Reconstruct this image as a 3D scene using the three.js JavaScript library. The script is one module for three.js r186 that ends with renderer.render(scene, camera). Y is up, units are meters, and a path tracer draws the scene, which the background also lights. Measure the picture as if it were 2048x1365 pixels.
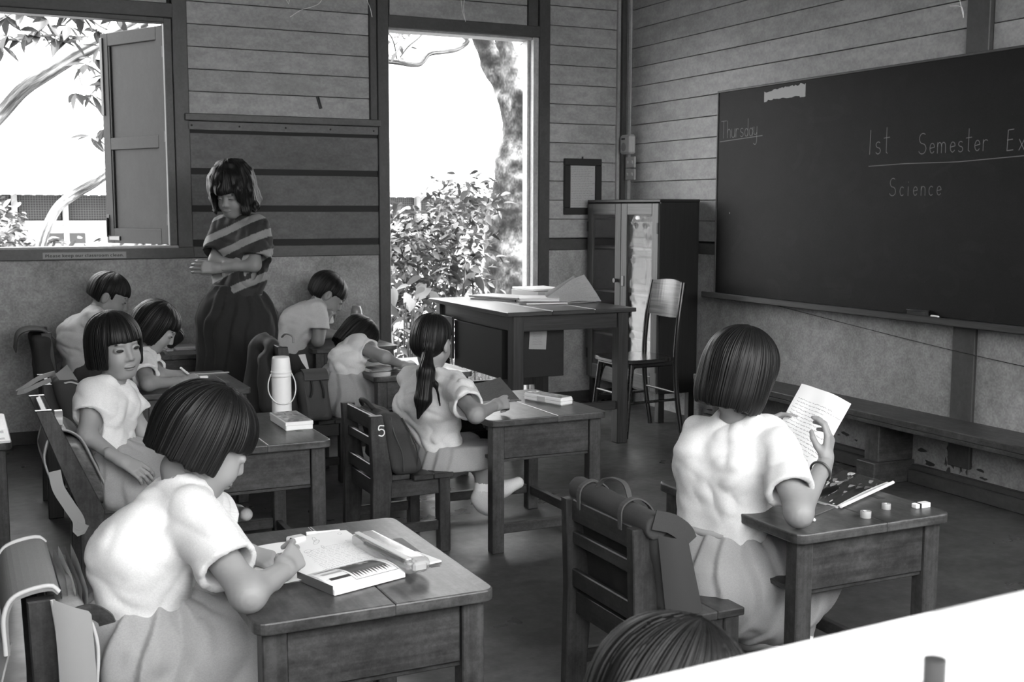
import * as THREE from 'three';
import { mergeGeometries } from 'three/addons/utils/BufferGeometryUtils.js';

// ---------------------------------------------------------------- camera, sky, sun, exposure
const scene = new THREE.Scene();
const camera = new THREE.PerspectiveCamera(32.66, 2048 / 1365, 0.05, 300);
camera.position.set(-4.343, 1.37, 7.24);
{
  const yaw = 0.44593, pitch = 0.11292, roll = 0.00175;
  const f = new THREE.Vector3(Math.sin(yaw) * Math.cos(pitch), -Math.sin(pitch), -Math.cos(yaw) * Math.cos(pitch));
  const r = new THREE.Vector3(Math.cos(yaw), 0, Math.sin(yaw)), u = r.clone().cross(f);
  camera.up.copy(u.multiplyScalar(Math.cos(roll)).addScaledVector(r, -Math.sin(roll)));
  camera.lookAt(camera.position.clone().add(f));
}
camera.focus = 3.6; camera.userData.fStop = 11;
scene.background = new THREE.Color(1, 1, 1);
scene.backgroundIntensity = 8.2;
const sun = new THREE.DirectionalLight(0xffffff, 6);
sun.position.set(9, 22, 7); sun.target.position.set(0, 0, 0); sun.castShadow = true;
sun.shadow.radius = 1; sun.shadow.mapSize.set(2048, 2048);
Object.assign(sun.shadow.camera, { left: -20, right: 20, top: 20, bottom: -20, near: 1, far: 70 });
scene.add(sun, sun.target);
const renderer = new THREE.WebGLRenderer({ antialias: true });
renderer.toneMapping = THREE.LinearToneMapping;
renderer.toneMappingExposure = 1.15;
renderer.shadowMap.enabled = true;

// ---------------------------------------------------------------- small helpers
function rng(seed) { let s = seed >>> 0; return () => { s = (s + 0x6D2B79F5) >>> 0; let t = s; t = Math.imul(t ^ (t >>> 15), t | 1); t ^= t + Math.imul(t ^ (t >>> 7), t | 61); return ((t ^ (t >>> 14)) >>> 0) / 4294967296; }; }
const R0 = rng(7);
const v3 = (a) => new THREE.Vector3(a[0], a[1], a[2]);
const lerp = (a, b, t) => a + (b - a) * t, mix = (a, b, t) => [lerp(a[0], b[0], t), lerp(a[1], b[1], t), lerp(a[2], b[2], t)];
const add = (a, b) => [a[0] + b[0], a[1] + b[1], a[2] + b[2]], sub = (a, b) => [a[0] - b[0], a[1] - b[1], a[2] - b[2]], mul = (a, k) => [a[0] * k, a[1] * k, a[2] * k];
const dot = (a, b) => a[0] * b[0] + a[1] * b[1] + a[2] * b[2], len = (a) => Math.hypot(a[0], a[1], a[2]), nrm = (a) => mul(a, 1 / (len(a) || 1));
const cross = (a, b) => [a[1] * b[2] - a[2] * b[1], a[2] * b[0] - a[0] * b[2], a[0] * b[1] - a[1] * b[0]];
const PERM = (() => { const r = rng(99), p = new Float32Array(4096); for (let i = 0; i < 4096; i++) p[i] = r() * 2 - 1; return p; })();
const hsh = (i, j, k) => PERM[(Math.imul(i, 73856093) ^ Math.imul(j, 19349663) ^ Math.imul(k, 83492791)) & 4095];
function noise(x, y, z) {
  const i = Math.floor(x), j = Math.floor(y), k = Math.floor(z); let u = x - i, v = y - j, w = z - k;
  u = u * u * (3 - 2 * u); v = v * v * (3 - 2 * v); w = w * w * (3 - 2 * w);
  return lerp(lerp(lerp(hsh(i, j, k), hsh(i + 1, j, k), u), lerp(hsh(i, j + 1, k), hsh(i + 1, j + 1, k), u), v), lerp(lerp(hsh(i, j, k + 1), hsh(i + 1, j, k + 1), u), lerp(hsh(i, j + 1, k + 1), hsh(i + 1, j + 1, k + 1), u), v), w);
}
const fbm = (x, y, z, o = 4) => { let s = 0, a = 0.5; for (let n = 0; n < o; n++) { s += a * noise(x, y, z); x = x * 2.03 + 5.1; y = y * 2.03 + 1.7; z = z * 2.03 + 9.2; a *= 0.5; } return s; };
// tileable noise on a texture: lattice coordinates wrap at (px, py)
function tnoise(x, y, px, py, s) {
  const i = Math.floor(x), j = Math.floor(y); let u = x - i, v = y - j; u = u * u * (3 - 2 * u); v = v * v * (3 - 2 * v);
  const a = ((i % px) + px) % px, b = ((i + 1) % px + px) % px, c = ((j % py) + py) % py, d = ((j + 1) % py + py) % py;
  return lerp(lerp(hsh(a, c, s), hsh(b, c, s), u), lerp(hsh(a, d, s), hsh(b, d, s), u), v);
}
function greyTex(w, h, fn, { repeat = [1, 1], data = false } = {}) {
  const a = new Uint8Array(w * h * 4);
  for (let y = 0; y < h; y++) for (let x = 0; x < w; x++) { const v = Math.max(0, Math.min(255, Math.round(255 * fn(x / w, y / h)))); const o = (y * w + x) * 4; a[o] = a[o + 1] = a[o + 2] = v; a[o + 3] = 255; }
  const t = new THREE.DataTexture(a, w, h, THREE.RGBAFormat);
  t.wrapS = t.wrapT = THREE.RepeatWrapping; t.magFilter = THREE.LinearFilter; t.minFilter = THREE.LinearMipmapLinearFilter; t.generateMipmaps = true;
  t.repeat.set(...repeat); if (!data) t.colorSpace = THREE.SRGBColorSpace; t.needsUpdate = true; return t;
}
function canvasTex(w, h, draw) {
  const c = document.createElement('canvas'); c.width = w; c.height = h; const g = c.getContext('2d'); draw(g, w, h);
  const t = new THREE.CanvasTexture(c); t.colorSpace = THREE.SRGBColorSpace; t.anisotropy = 8; return t;
}
// ---------------------------------------------------------------- textures (uv in metres) and materials
const tWood = greyTex(1024, 512, (u, v) => { // grain along u, 1 m x 0.25 m
  const w = v + 0.012 * tnoise(u * 4, v * 4, 4, 4, 3);
  let s = 0.80 + 0.10 * tnoise(u * 3, w * 40, 3, 40, 1) + 0.09 * tnoise(u * 10, w * 120, 10, 120, 2) + 0.07 * tnoise(u * 30, w * 250, 30, 250, 5) + 0.06 * tnoise(u * 5, v * 5, 5, 5, 7);
  return s;
}, { repeat: [1, 4] });
const tScratch = canvasTex(1024, 1024, (g, w, h) => { // worn varnish: fine scratches, nicks and faint rubbed patches, 0.8 m
  const r = rng(41); g.fillStyle = 'rgb(205,205,205)'; g.fillRect(0, 0, w, h);
  const im = g.getImageData(0, 0, w, h), d = im.data;
  for (let y = 0; y < h; y++) for (let x = 0; x < w; x++) { const u = x / w, v = y / h; let s = 198 + 18 * tnoise(u * 3, v * 60, 3, 60, 11) + 18 * tnoise(u * 8, v * 200, 8, 200, 12) + 24 * tnoise(u * 7, v * 7, 7, 7, 13) + 26 * tnoise(u * 26, v * 40, 26, 40, 14) + 20 * tnoise(u * 90, v * 110, 90, 110, 16) + 16 * tnoise(u * 300, v * 300, 300, 300, 15); d[(y * w + x) * 4] = d[(y * w + x) * 4 + 1] = d[(y * w + x) * 4 + 2] = s; }
  g.putImageData(im, 0, 0);
  for (let n = 0; n < 260; n++) { g.strokeStyle = `rgba(${r() < 0.7 ? '255,255,255' : '60,60,60'},${0.1 + 0.3 * r()})`; g.lineWidth = 0.6 + 1.2 * r(); g.beginPath(); const x = r() * w, y = r() * h, a = (r() - 0.5) * 3, l = 8 + 40 * r() * r(); g.moveTo(x, y); g.quadraticCurveTo(x + l * 0.5 * Math.cos(a) + 3, y + l * 0.5 * Math.sin(a), x + l * Math.cos(a), y + l * Math.sin(a)); g.stroke(); }
  for (let n = 0; n < 70; n++) { g.fillStyle = `rgba(${r() < 0.6 ? '255,255,255' : '40,40,40'},${0.2 + 0.4 * r()})`; g.beginPath(); g.ellipse(r() * w, r() * h, 1 + 3 * r(), 1 + 2 * r(), r() * 3, 0, 7); g.fill(); }
});
tScratch.wrapS = tScratch.wrapT = THREE.RepeatWrapping; tScratch.repeat.set(1.25, 1.25);
const tPaint = greyTex(512, 512, (u, v) => 0.86 + 0.05 * tnoise(u * 4, v * 6, 4, 6, 21) + 0.05 * tnoise(u * 16, v * 40, 16, 40, 22) + 0.045 * tnoise(u * 90, v * 120, 90, 120, 23) + 0.03 * tnoise(u * 250, v * 250, 250, 250, 24), { repeat: [0.8, 0.8] });
const tPlaster = greyTex(1024, 1024, (u, v) => 0.82 + 0.06 * tnoise(u * 3, v * 3, 3, 3, 31) + 0.06 * tnoise(u * 9, v * 11, 9, 11, 32) + 0.05 * tnoise(u * 40, v * 40, 40, 40, 33) + 0.07 * tnoise(u * 220, v * 220, 220, 220, 34), { repeat: [0.6, 0.6] });
const tPlasterB = greyTex(512, 512, (u, v) => 0.5 + 0.2 * tnoise(u * 30, v * 30, 30, 30, 35) + 0.25 * tnoise(u * 120, v * 120, 120, 120, 36), { repeat: [1.6, 1.6], data: true });
const tFloor = canvasTex(1024, 1024, (g, w, h) => { // trowelled cement with stains, 3.2 m
  const r = rng(77), im = g.createImageData(w, h), d = im.data;
  for (let y = 0; y < h; y++) for (let x = 0; x < w; x++) { const u = x / w, v = y / h, o = (y * w + x) * 4; d[o] = d[o + 1] = d[o + 2] = 186 + 22 * tnoise(u * 4, v * 4, 4, 4, 51) + 18 * tnoise(u * 14, v * 9, 14, 9, 52) + 15 * tnoise(u * 30, v * 90, 30, 90, 53) + 14 * tnoise(u * 120, v * 140, 120, 140, 54) + 14 * tnoise(u * 380, v * 380, 380, 380, 55); d[o + 3] = 255; }
  g.putImageData(im, 0, 0);
  for (let n = 0; n < 46; n++) { g.fillStyle = `rgba(60,60,60,${0.02 + 0.07 * r()})`; const x = r() * w, y = r() * h, s = 4 + 26 * r() * r(); for (let k = 0; k < 7; k++) { g.beginPath(); g.ellipse(x + (r() - 0.5) * s * 2, y + (r() - 0.5) * s, s * (0.3 + 0.7 * r()), s * (0.15 + 0.4 * r()), r() * 3, 0, 7); g.fill(); } }
  for (let n = 0; n < 120; n++) { g.strokeStyle = `rgba(${r() < 0.5 ? '230,230,230' : '50,50,50'},${0.08 + 0.12 * r()})`; g.lineWidth = 0.7 + r(); g.beginPath(); const x = r() * w, y = r() * h, a = r() * 6; g.moveTo(x, y); g.lineTo(x + 90 * r() * Math.cos(a), y + 90 * r() * Math.sin(a)); g.stroke(); }
});
tFloor.wrapS = tFloor.wrapT = THREE.RepeatWrapping; tFloor.repeat.set(0.31, 0.31);
const tFloorR = greyTex(512, 512, (u, v) => 0.52 + 0.12 * tnoise(u * 5, v * 5, 5, 5, 61) + 0.08 * tnoise(u * 19, v * 15, 19, 15, 62) + 0.05 * tnoise(u * 80, v * 80, 80, 80, 63), { repeat: [0.43, 0.43], data: true });
const tCloth = greyTex(256, 256, (u, v) => 0.9 + 0.06 * Math.sin(u * 2 * Math.PI * 64) * Math.sin(v * 2 * Math.PI * 64) + 0.03 * tnoise(u * 60, v * 60, 60, 60, 71), { repeat: [10, 10] });
const tBark = greyTex(512, 512, (u, v) => { const a = tnoise(u * 6, v * 6, 6, 6, 81), b = tnoise(u * 20, v * 14, 20, 14, 82), c = tnoise(u * 70, v * 50, 70, 50, 83); return 0.62 + 0.3 * a + 0.25 * b + 0.16 * c; }, { repeat: [1.2, 1.2] });
const tHair = greyTex(1024, 256, (u, v) => 0.5 + 0.3 * tnoise(u * 90, v * 2, 90, 2, 91) + 0.28 * tnoise(u * 230, v * 3, 230, 3, 92) + 0.2 * tnoise(u * 460, v * 5, 460, 5, 93), { data: true });
const G = (v) => new THREE.Color().setRGB(v, v, v);
const std = (v, roughness = 0.7, o = {}) => new THREE.MeshStandardMaterial({ color: G(v), roughness, metalness: 0, ...o });
const M = {
  plank: [0.41, 0.435, 0.46].map((v) => std(v, 0.55, { map: tPaint })),
  trim: std(0.085, 0.5, { map: tPaint }), post: std(0.072, 0.5, { map: tPaint }), jamb: std(0.5, 0.5, { map: tPaint }),
  pin: std(0.18, 0.9, { map: tPaint }), strip: std(0.018, 0.8), pinRail: std(0.17, 0.6, { map: tPaint }),
  plaster: std(0.47, 0.75, { map: tPlaster, bumpMap: tPlasterB, bumpScale: 0.001 }), skirting: std(0.05, 0.6, { map: tPaint }),
  floor: std(0.15, 0.72, { map: tFloor, roughnessMap: tFloorR }), ceiling: std(0.5, 0.9, { map: tPaint }), outerWall: std(0.55, 0.9, { map: tPlaster }),
  sill: std(0.86, 0.6, { map: tPaint }), metal: std(0.12, 0.4, { metalness: 0.8 }), darkMetal: std(0.02, 0.5, { metalness: 0.4 }),
  deskTop: std(0.10, 0.36, { map: tScratch }), desk: std(0.07, 0.45, { map: tScratch }), desk2: std(0.05, 0.45, { map: tScratch }),
  chair: std(0.055, 0.42, { map: tScratch }), chairDark: std(0.03, 0.42, { map: tWood }), teacherWood: std(0.055, 0.4, { map: tWood }), teacherTop: std(0.08, 0.3, { map: tWood }), chairVarnish: std(0.03, 0.22, { map: tWood }), chairBack: std(0.2, 0.25, { map: tWood }),
  black: std(0.012, 0.6), blackPanel: std(0.014, 0.55, { map: tPaint }), cupboard: std(0.075, 0.45, { map: tWood }), cupSide: std(0.012, 0.5, { map: tWood }),
  board: std(0.018, 0.55), white: std(0.85, 0.7), paper: std(0.82, 0.8), cover: std(0.1, 0.6), card: std(0.5, 0.8), plasticW: std(0.75, 0.35), plasticG: std(0.3, 0.35),
};

// ---------------------------------------------------------------- scene objects: things, parts, setting
const used = new Map();
function numbered(name) { const n = used.get(name) ?? 0; used.set(name, n + 1); return n ? `${name}_${String(n).padStart(3, '0')}` : name; }
function tag(o, label, category, group) { o.userData.label = label; o.userData.category = category; if (group) o.userData.group = group; return o; }
function mesh(name, geo, mat, parent) { // part of a thing (parent given) or a thing of one mesh
  const g = Array.isArray(geo) ? (geo.length > 1 ? mergeGeometries(geo.map((q) => (q.index ? q.toNonIndexed() : q)), false) : geo[0]) : geo;
  const m = new THREE.Mesh(g, mat); m.name = parent ? name : numbered(name); (parent ?? scene).add(m); return m;
}
function group(name, p = [0, 0, 0], turn = 0) { const o = new THREE.Group(); o.name = numbered(name); o.position.set(...p); o.rotation.y = turn; scene.add(o); return o; }
function setting(name, p = [0, 0, 0]) { const o = new THREE.Group(); o.name = name; o.position.set(...p); o.userData.kind = 'structure'; scene.add(o); return o; }
// uv in metres, the grain (u) along the longest side of each face
function boxUV(g, du = 0, dv = 0, long = null) {
  g.computeBoundingBox(); const s = new THREE.Vector3(); g.boundingBox.getSize(s); const S = [s.x, s.y, s.z];
  const p = g.attributes.position, n = g.attributes.normal, uv = new Float32Array(p.count * 2), P = [0, 0, 0];
  for (let i = 0; i < p.count; i++) {
    const N = [Math.abs(n.getX(i)), Math.abs(n.getY(i)), Math.abs(n.getZ(i))]; const a = N[0] > N[1] && N[0] > N[2] ? 0 : N[1] > N[2] ? 1 : 2;
    let [b, c] = [[1, 2], [0, 2], [0, 1]][a]; if (long !== null ? c === long : S[c] > S[b]) [b, c] = [c, b];
    P[0] = p.getX(i); P[1] = p.getY(i); P[2] = p.getZ(i); uv[i * 2] = P[b] + du; uv[i * 2 + 1] = P[c] + dv;
  }
  g.setAttribute('uv', new THREE.BufferAttribute(uv, 2)); return g;
}
// chamfered box from corner to corner
function bx(x0, x1, y0, y1, z0, z1, b = 0.003, o = {}) {
  const c = [(x0 + x1) / 2, (y0 + y1) / 2, (z0 + z1) / 2], h = [Math.abs(x1 - x0) / 2, Math.abs(y1 - y0) / 2, Math.abs(z1 - z0) / 2]; b = Math.min(b, ...h.map((q) => q * 0.9));
  const V = (s, a) => s.map((q, i) => c[i] + q * (i === a ? h[i] : h[i] - b)), pos = [];
  const tri = (p, q, r) => { const n = cross(sub(q, p), sub(r, p)), m = mul(add(add(p, q), r), 1 / 3); if (dot(n, sub(m, c)) < 0) pos.push(...p, ...r, ...q); else pos.push(...p, ...q, ...r); };
  const quad = (p, q, r, s) => { tri(p, q, r); tri(p, r, s); };
  for (let a = 0; a < 3; a++) { const [i, j] = [(a + 1) % 3, (a + 2) % 3]; for (const s of [-1, 1]) { const K = (u, w) => { const e = [0, 0, 0]; e[a] = s; e[i] = u; e[j] = w; return V(e, a); }; quad(K(-1, -1), K(1, -1), K(1, 1), K(-1, 1)); } }
  for (let a = 0; a < 3; a++) { const [i, j] = [(a + 1) % 3, (a + 2) % 3]; for (const s of [-1, 1]) for (const t of [-1, 1]) { const K = (w, f) => { const e = [0, 0, 0]; e[a] = w; e[i] = s; e[j] = t; return V(e, f); }; quad(K(-1, i), K(1, i), K(1, j), K(-1, j)); } }
  for (const x of [-1, 1]) for (const y of [-1, 1]) for (const z of [-1, 1]) tri(V([x, y, z], 0), V([x, y, z], 1), V([x, y, z], 2));
  const g = new THREE.BufferGeometry(); g.setAttribute('position', new THREE.Float32BufferAttribute(pos, 3)); g.computeVertexNormals();
  return boxUV(g, o.du ?? R0() * 3, o.dv ?? R0() * 3, o.long ?? null);
}
// prism: outline (x, y) pulled along z, with a small bevel
function prism(pts, z0, z1, bevel = 0.002, o = {}) {
  const s = new THREE.Shape(pts.map((p) => new THREE.Vector2(p[0], p[1])));
  let g = new THREE.ExtrudeGeometry(s, { depth: z1 - z0 - 2 * bevel, bevelEnabled: bevel > 0, bevelThickness: bevel, bevelSize: bevel, bevelOffset: -bevel, bevelSegments: o.seg ?? 1, curveSegments: o.curve ?? 6 });
  g.translate(0, 0, z0 + bevel); return boxUV(g, o.du ?? R0() * 3, o.dv ?? R0() * 3, o.long ?? null);
}
function tube(pts, r, seg = 24, rad = 6, closed = false) { const g = new THREE.TubeGeometry(new THREE.CatmullRomCurve3(pts.map(v3), closed), seg, r, rad, closed); return g; }
function rod(a, b, r0, r1 = r0, n = 10) { // straight round bar from a to b
  const d = sub(b, a), g = new THREE.CylinderGeometry(r1, r0, len(d), n, 1); g.translate(0, len(d) / 2, 0);
  g.applyQuaternion(new THREE.Quaternion().setFromUnitVectors(new THREE.Vector3(0, 1, 0), v3(nrm(d)))); g.translate(...a); return g;
}
function bar(a, b, w, h, bevel = 0.002, up = [0, 1, 0]) { // square bar from a to b
  const L = len(sub(b, a)), g = bx(-w / 2, w / 2, 0, L, -h / 2, h / 2, bevel), y = v3(nrm(sub(b, a)));
  let z = new THREE.Vector3().crossVectors(v3(Math.abs(y.y) > 0.9 ? [1, 0, 0] : up), y).normalize(); const x = new THREE.Vector3().crossVectors(y, z);
  g.applyMatrix4(new THREE.Matrix4().makeBasis(x, y, z).setPosition(...a)); return g;
}
const lathe = (pts, n = 24) => new THREE.LatheGeometry(pts.map((p) => new THREE.Vector2(p[0], p[1])), n);
const turnY = (g, a, p = [0, 0, 0]) => { g.rotateY(a); g.translate(...p); return g; };

// ---------------------------------------------------------------- the room
const CEIL = 3.45, XL = -8.2, ZN = 6.79;
{
  const f = setting('floor'); mesh('floor_slab', bx(XL - 0.2, 0.2, -0.12, 0, -0.14, ZN + 0.16, 0, { du: 0, dv: 0, long: 0 }), M.floor, f);
  const c = setting('ceiling'); mesh('ceiling_boards', bx(XL - 0.2, 0.2, CEIL, CEIL + 0.06, -0.2, ZN + 0.2, 0), M.ceiling, c);
  mesh('roof', [bx(XL - 0.5, 0.5, CEIL + 0.06, CEIL + 0.12, -0.75, ZN + 0.55, 0)], M.ceiling, c);
}
const PITCH = 0.1325;
// horizontal lap boards between x0 and x1 (or along z on the right wall), each a mesh
function planks(parent, along, a0, a1, y0, y1, first, face, jitter = 0.0012) {
  let n0 = Math.floor((y0 - first) / PITCH);
  for (let k = n0; first + k * PITCH < y1; k++) {
    const b = Math.max(y0, first + k * PITCH), t = Math.min(y1, first + (k + 1) * PITCH) - 0.004; if (t - b < 0.012) continue;
    const d = (R0() - 0.5) * jitter * 2, e = face + d;
    const g = along === 'x' ? bx(a0, a1, b, t, e - 0.016, e, 0.0025, { long: 0 }) : bx(-e, -e + 0.016, b, t, a0, a1, 0.0025, { long: 2 });
    const m = mesh('plank', g, M.plank[Math.floor(R0() * 3)], parent);
    if (along === 'x') { m.position.y = 0; m.rotation.x = 0; }
  }
}
{ // back wall: window, pinboard, doorway, corner
  const w = setting('wall_back');
  const back = (x0, x1, y0, y1) => bx(x0, x1, y0, y1, -0.1, -0.052, 0);
  mesh('wall_core', [back(XL, -4.46, 0, CEIL), back(-4.46, -3.14, 0, 1.1), back(-4.46, -3.14, 2.52, CEIL), back(-3.14, -1.77, 0, CEIL), back(-1.77, -0.72, 2.56, CEIL), back(-0.72, 0.04, 0, CEIL)], M.strip, w);
  planks(w, 'x', -3.03, -1.888, 1.936, CEIL, 2.472, -0.03);
  planks(w, 'x', -1.745, -0.757, 2.6, CEIL, 2.478, -0.03);
  planks(w, 'x', -0.603, -0.052, 1.164, CEIL, 2.494, -0.022);
  planks(w, 'x', -4.46, -3.14, 2.57, CEIL, 2.494, -0.03); planks(w, 'x', XL, -4.54, 1.15, CEIL, 2.494, -0.03);
  mesh('plaster', bx(XL, -1.84, 0, 1.075, -0.05, -0.014, 0), M.plaster, w); mesh('plaster', bx(-0.603, -0.03, 0, 1.09, -0.05, -0.014, 0), M.plaster, w);
  // painted frame timbers
  for (const [x0, x1, y0, y1, z1] of [[-3.118, -3.03, 1.08, CEIL, 0.004], [-1.888, -1.84, 1.936, CEIL, -0.006], [-1.842, -1.766, 0, CEIL, 0.012], [-0.682, -0.6, 0, CEIL, 0.012], [-0.757, -0.682, 2.6, CEIL, -0.008], [-0.034, 0.03, 0, CEIL, 0.03], [-4.54, -4.46, 1.08, CEIL, 0.004]]) mesh('post', bx(x0, x1, y0, y1, -0.06, z1, 0.004), M.post, w);
  mesh('lintel', bx(-1.768, -0.682, 2.53, 2.604, -0.1, 0.014, 0.004), M.post, w);
  mesh('beam', bx(-4.46, -3.11, 2.49, 2.575, -0.1, 0.006, 0.004), M.post, w);
  mesh('rail', bx(-0.603, -0.03, 1.084, 1.164, -0.05, 0.0, 0.004), M.post, w);
  mesh('rail', bx(-3.118, -1.84, 1.07, 1.141, -0.05, 0.002, 0.004), M.trim, w);
  mesh('corner_trim', bx(-0.058, -0.034, 0, CEIL, -0.05, 0.0, 0.003), M.plank[0], w);
  // pinboard below the boards: shelf, screwed rail, four panels with dark strips
  mesh('ledge', bx(-3.06, -1.83, 1.895, 1.938, -0.05, 0.03, 0.004), M.trim, w);
  const pr = mesh('pinboard_rail', bx(-3.045, -1.842, 1.842, 1.893, -0.05, 0.004, 0.002), M.pinRail, w);
  for (let i = 0; i < 5; i++) { const s = new THREE.SphereGeometry(0.006, 10, 6); s.scale(1, 1, 0.5); s.translate(-3.02 + i * 0.287, 1.868, 0.004); mesh('screw', s, M.black, pr); }
  for (const [y0, y1] of [[1.613, 1.822], [1.389, 1.576], [1.18, 1.35]]) mesh('pinboard_panel', bx(-3.03, -1.842, y0, y1, -0.04, -0.006, 0.002), M.pin, w);
  for (const [y0, y1] of [[1.82, 1.844], [1.574, 1.615], [1.348, 1.391], [1.14, 1.182]]) mesh('pinboard_strip', bx(-3.03, -1.842, y0, y1, -0.04, -0.012, 0.001), M.strip, w);
  const b = setting('baseboard_back'); mesh('board', [bx(XL, -1.84, 0, 0.075, -0.02, 0.006, 0.002), bx(-0.6, -0.03, 0, 0.075, -0.02, 0.006, 0.002)], M.skirting, b);
}
{ // doorway lining
  const d = setting('door_1');
  mesh('jamb', bx(-0.742, -0.722, 0, 2.53, -0.13, -0.055, 0.003), M.jamb, d); mesh('jamb', bx(-0.722, -0.682, 0, 2.53, -0.1, 0.0, 0.003), M.jamb, d);
  mesh('jamb', bx(-1.79, -1.766, 0, 2.53, -0.13, 0.0, 0.003), M.post, d); mesh('threshold', bx(-1.768, -0.72, -0.05, 0.012, -0.16, 0.0, 0.004), M.trim, d);
  mesh('drip_board', bx(-1.768, -0.72, 2.515, 2.532, -0.16, -0.02, 0.003), M.plank[2], d);
}
{ // window with its shutters: the right leaf swung out, the left one folded back outside
  const n = setting('window_1');
  mesh('sill_rail', bx(-4.54, -3.028, 1.07, 1.138, -0.1, 0.018, 0.004), M.trim, n); mesh('sill', bx(-4.46, -3.118, 1.132, 1.147, -0.13, 0.02, 0.003), M.plank[1], n);
  mesh('frame', bx(-3.165, -3.118, 1.147, 2.49, -0.1, -0.01, 0.004), M.trim, n); mesh('frame', bx(-4.46, -4.415, 1.147, 2.49, -0.1, -0.01, 0.004), M.trim, n); mesh('frame', bx(-4.42, -3.16, 2.462, 2.492, -0.1, -0.01, 0.004), M.trim, n);
  function leaf(px, ang, side) {
    const s = new THREE.Group(); s.name = 'shutter'; s.position.set(px, 0, -0.055); s.rotation.y = ang; n.add(s); const k = side;
    const X = (a, b) => (k > 0 ? [-b, -a] : [a, b]);
    const piece = (nm, a, b, y0, y1, z0, z1, m) => mesh(nm, bx(...X(a, b), y0, y1, z0, z1, 0.003), m, s);
    piece('stile', 0.012, 0.085, 1.152, 2.455, -0.018, 0.018, M.trimL); piece('stile', 0.565, 0.64, 1.152, 2.455, -0.018, 0.018, M.trimL);
    for (const [y0, y1] of [[1.152, 1.245], [1.735, 1.81], [2.375, 2.455]]) piece('rail', 0.083, 0.567, y0, y1, -0.018, 0.018, M.trimL);
    for (const [y0, y1] of [[1.243, 1.737], [1.808, 2.377]]) { piece('panel', 0.08, 0.57, y0, y1, -0.008, 0.004, M.trimL); piece('panel_moulding', 0.083, 0.1, y0 + 0.002, y1 - 0.002, 0.002, 0.014, M.trimL); piece('panel_moulding', 0.55, 0.567, y0 + 0.002, y1 - 0.002, 0.002, 0.014, M.trimL); }
    piece('rebate_strip', 0.612, 0.642, 1.95, 2.43, 0.017, 0.026, M.post);
    const bt = piece('bolt_plate', 0.605, 0.635, 1.2, 1.33, 0.017, 0.022, M.darkMetal);
    const r = rod(k > 0 ? [-0.62, 1.19, 0.028] : [0.62, 1.19, 0.028], k > 0 ? [-0.62, 1.31, 0.028] : [0.62, 1.31, 0.028], 0.006); mesh('bolt', r, M.darkMetal, bt);
    piece('bolt_keep', 0.5, 0.61, 1.168, 1.195, 0.017, 0.026, M.metal);
    for (const y of [1.3, 1.8, 2.3]) piece('hinge', -0.012, 0.03, y - 0.035, y + 0.035, 0.012, 0.02, M.darkMetal);
  }
  M.trimL = new THREE.MeshPhysicalMaterial({ color: G(0.026), roughness: 0.6, specularIntensity: 0.5, map: tPaint });
  leaf(-3.14, -62 * Math.PI / 180, 1); leaf(-4.44, 150 * Math.PI / 180, -1);
}
{ // blackboard wall
  const w = setting('wall_right');
  mesh('wall_core', bx(0.05, 0.16, 0, CEIL, -0.14, ZN + 0.14, 0), M.strip, w);
  planks(w, 'z', 0.026, 3.104, 1.15, CEIL, 2.49, -0.02); planks(w, 'z', 3.246, ZN, 1.15, CEIL, 2.49, -0.02);
  mesh('plaster', bx(0.012, 0.06, 0, 1.09, -0.02, ZN, 0), M.plaster, w);
  mesh('rail', bx(-0.004, 0.05, 1.084, 1.153, 0, ZN, 0.003), M.post, w);
  mesh('post', bx(-0.006, 0.06, 0.13, CEIL, 3.106, 3.244, 0.004), M.post, w); mesh('corner_trim', bx(-0.004, 0.05, 1.15, CEIL, 0.028, 0.06, 0.003), M.plank[0], w);
  mesh('post', bx(-0.006, 0.06, 0.2, CEIL, 6.2, 6.33, 0.004), M.post, w);
  // flaked paint at the foot of the post and along the wall
  const r = rng(5);
  for (let i = 0; i < 26; i++) { const z = i < 14 ? 3.08 + r() * 0.17 : 2.3 + r() * 2.2, y = i < 14 ? 0.08 + r() * 0.16 : 0.1 + r() * 0.08, a = [], n = 7 + Math.floor(r() * 4), s = 0.006 + 0.014 * r(); for (let k = 0; k < n; k++) { const q = k / n * 6.283, e = s * (0.5 + r()); a.push([Math.cos(q) * e * (i < 14 ? 0.6 : 1.7), Math.sin(q) * e * (i < 14 ? 1.9 : 0.6)]); } const g = prism(a, 0, 0.0016, 0); g.rotateY(-Math.PI / 2); g.translate(0.0122, y, z); mesh('flaked_patch', g, M.skirting, w); }
}
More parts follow.
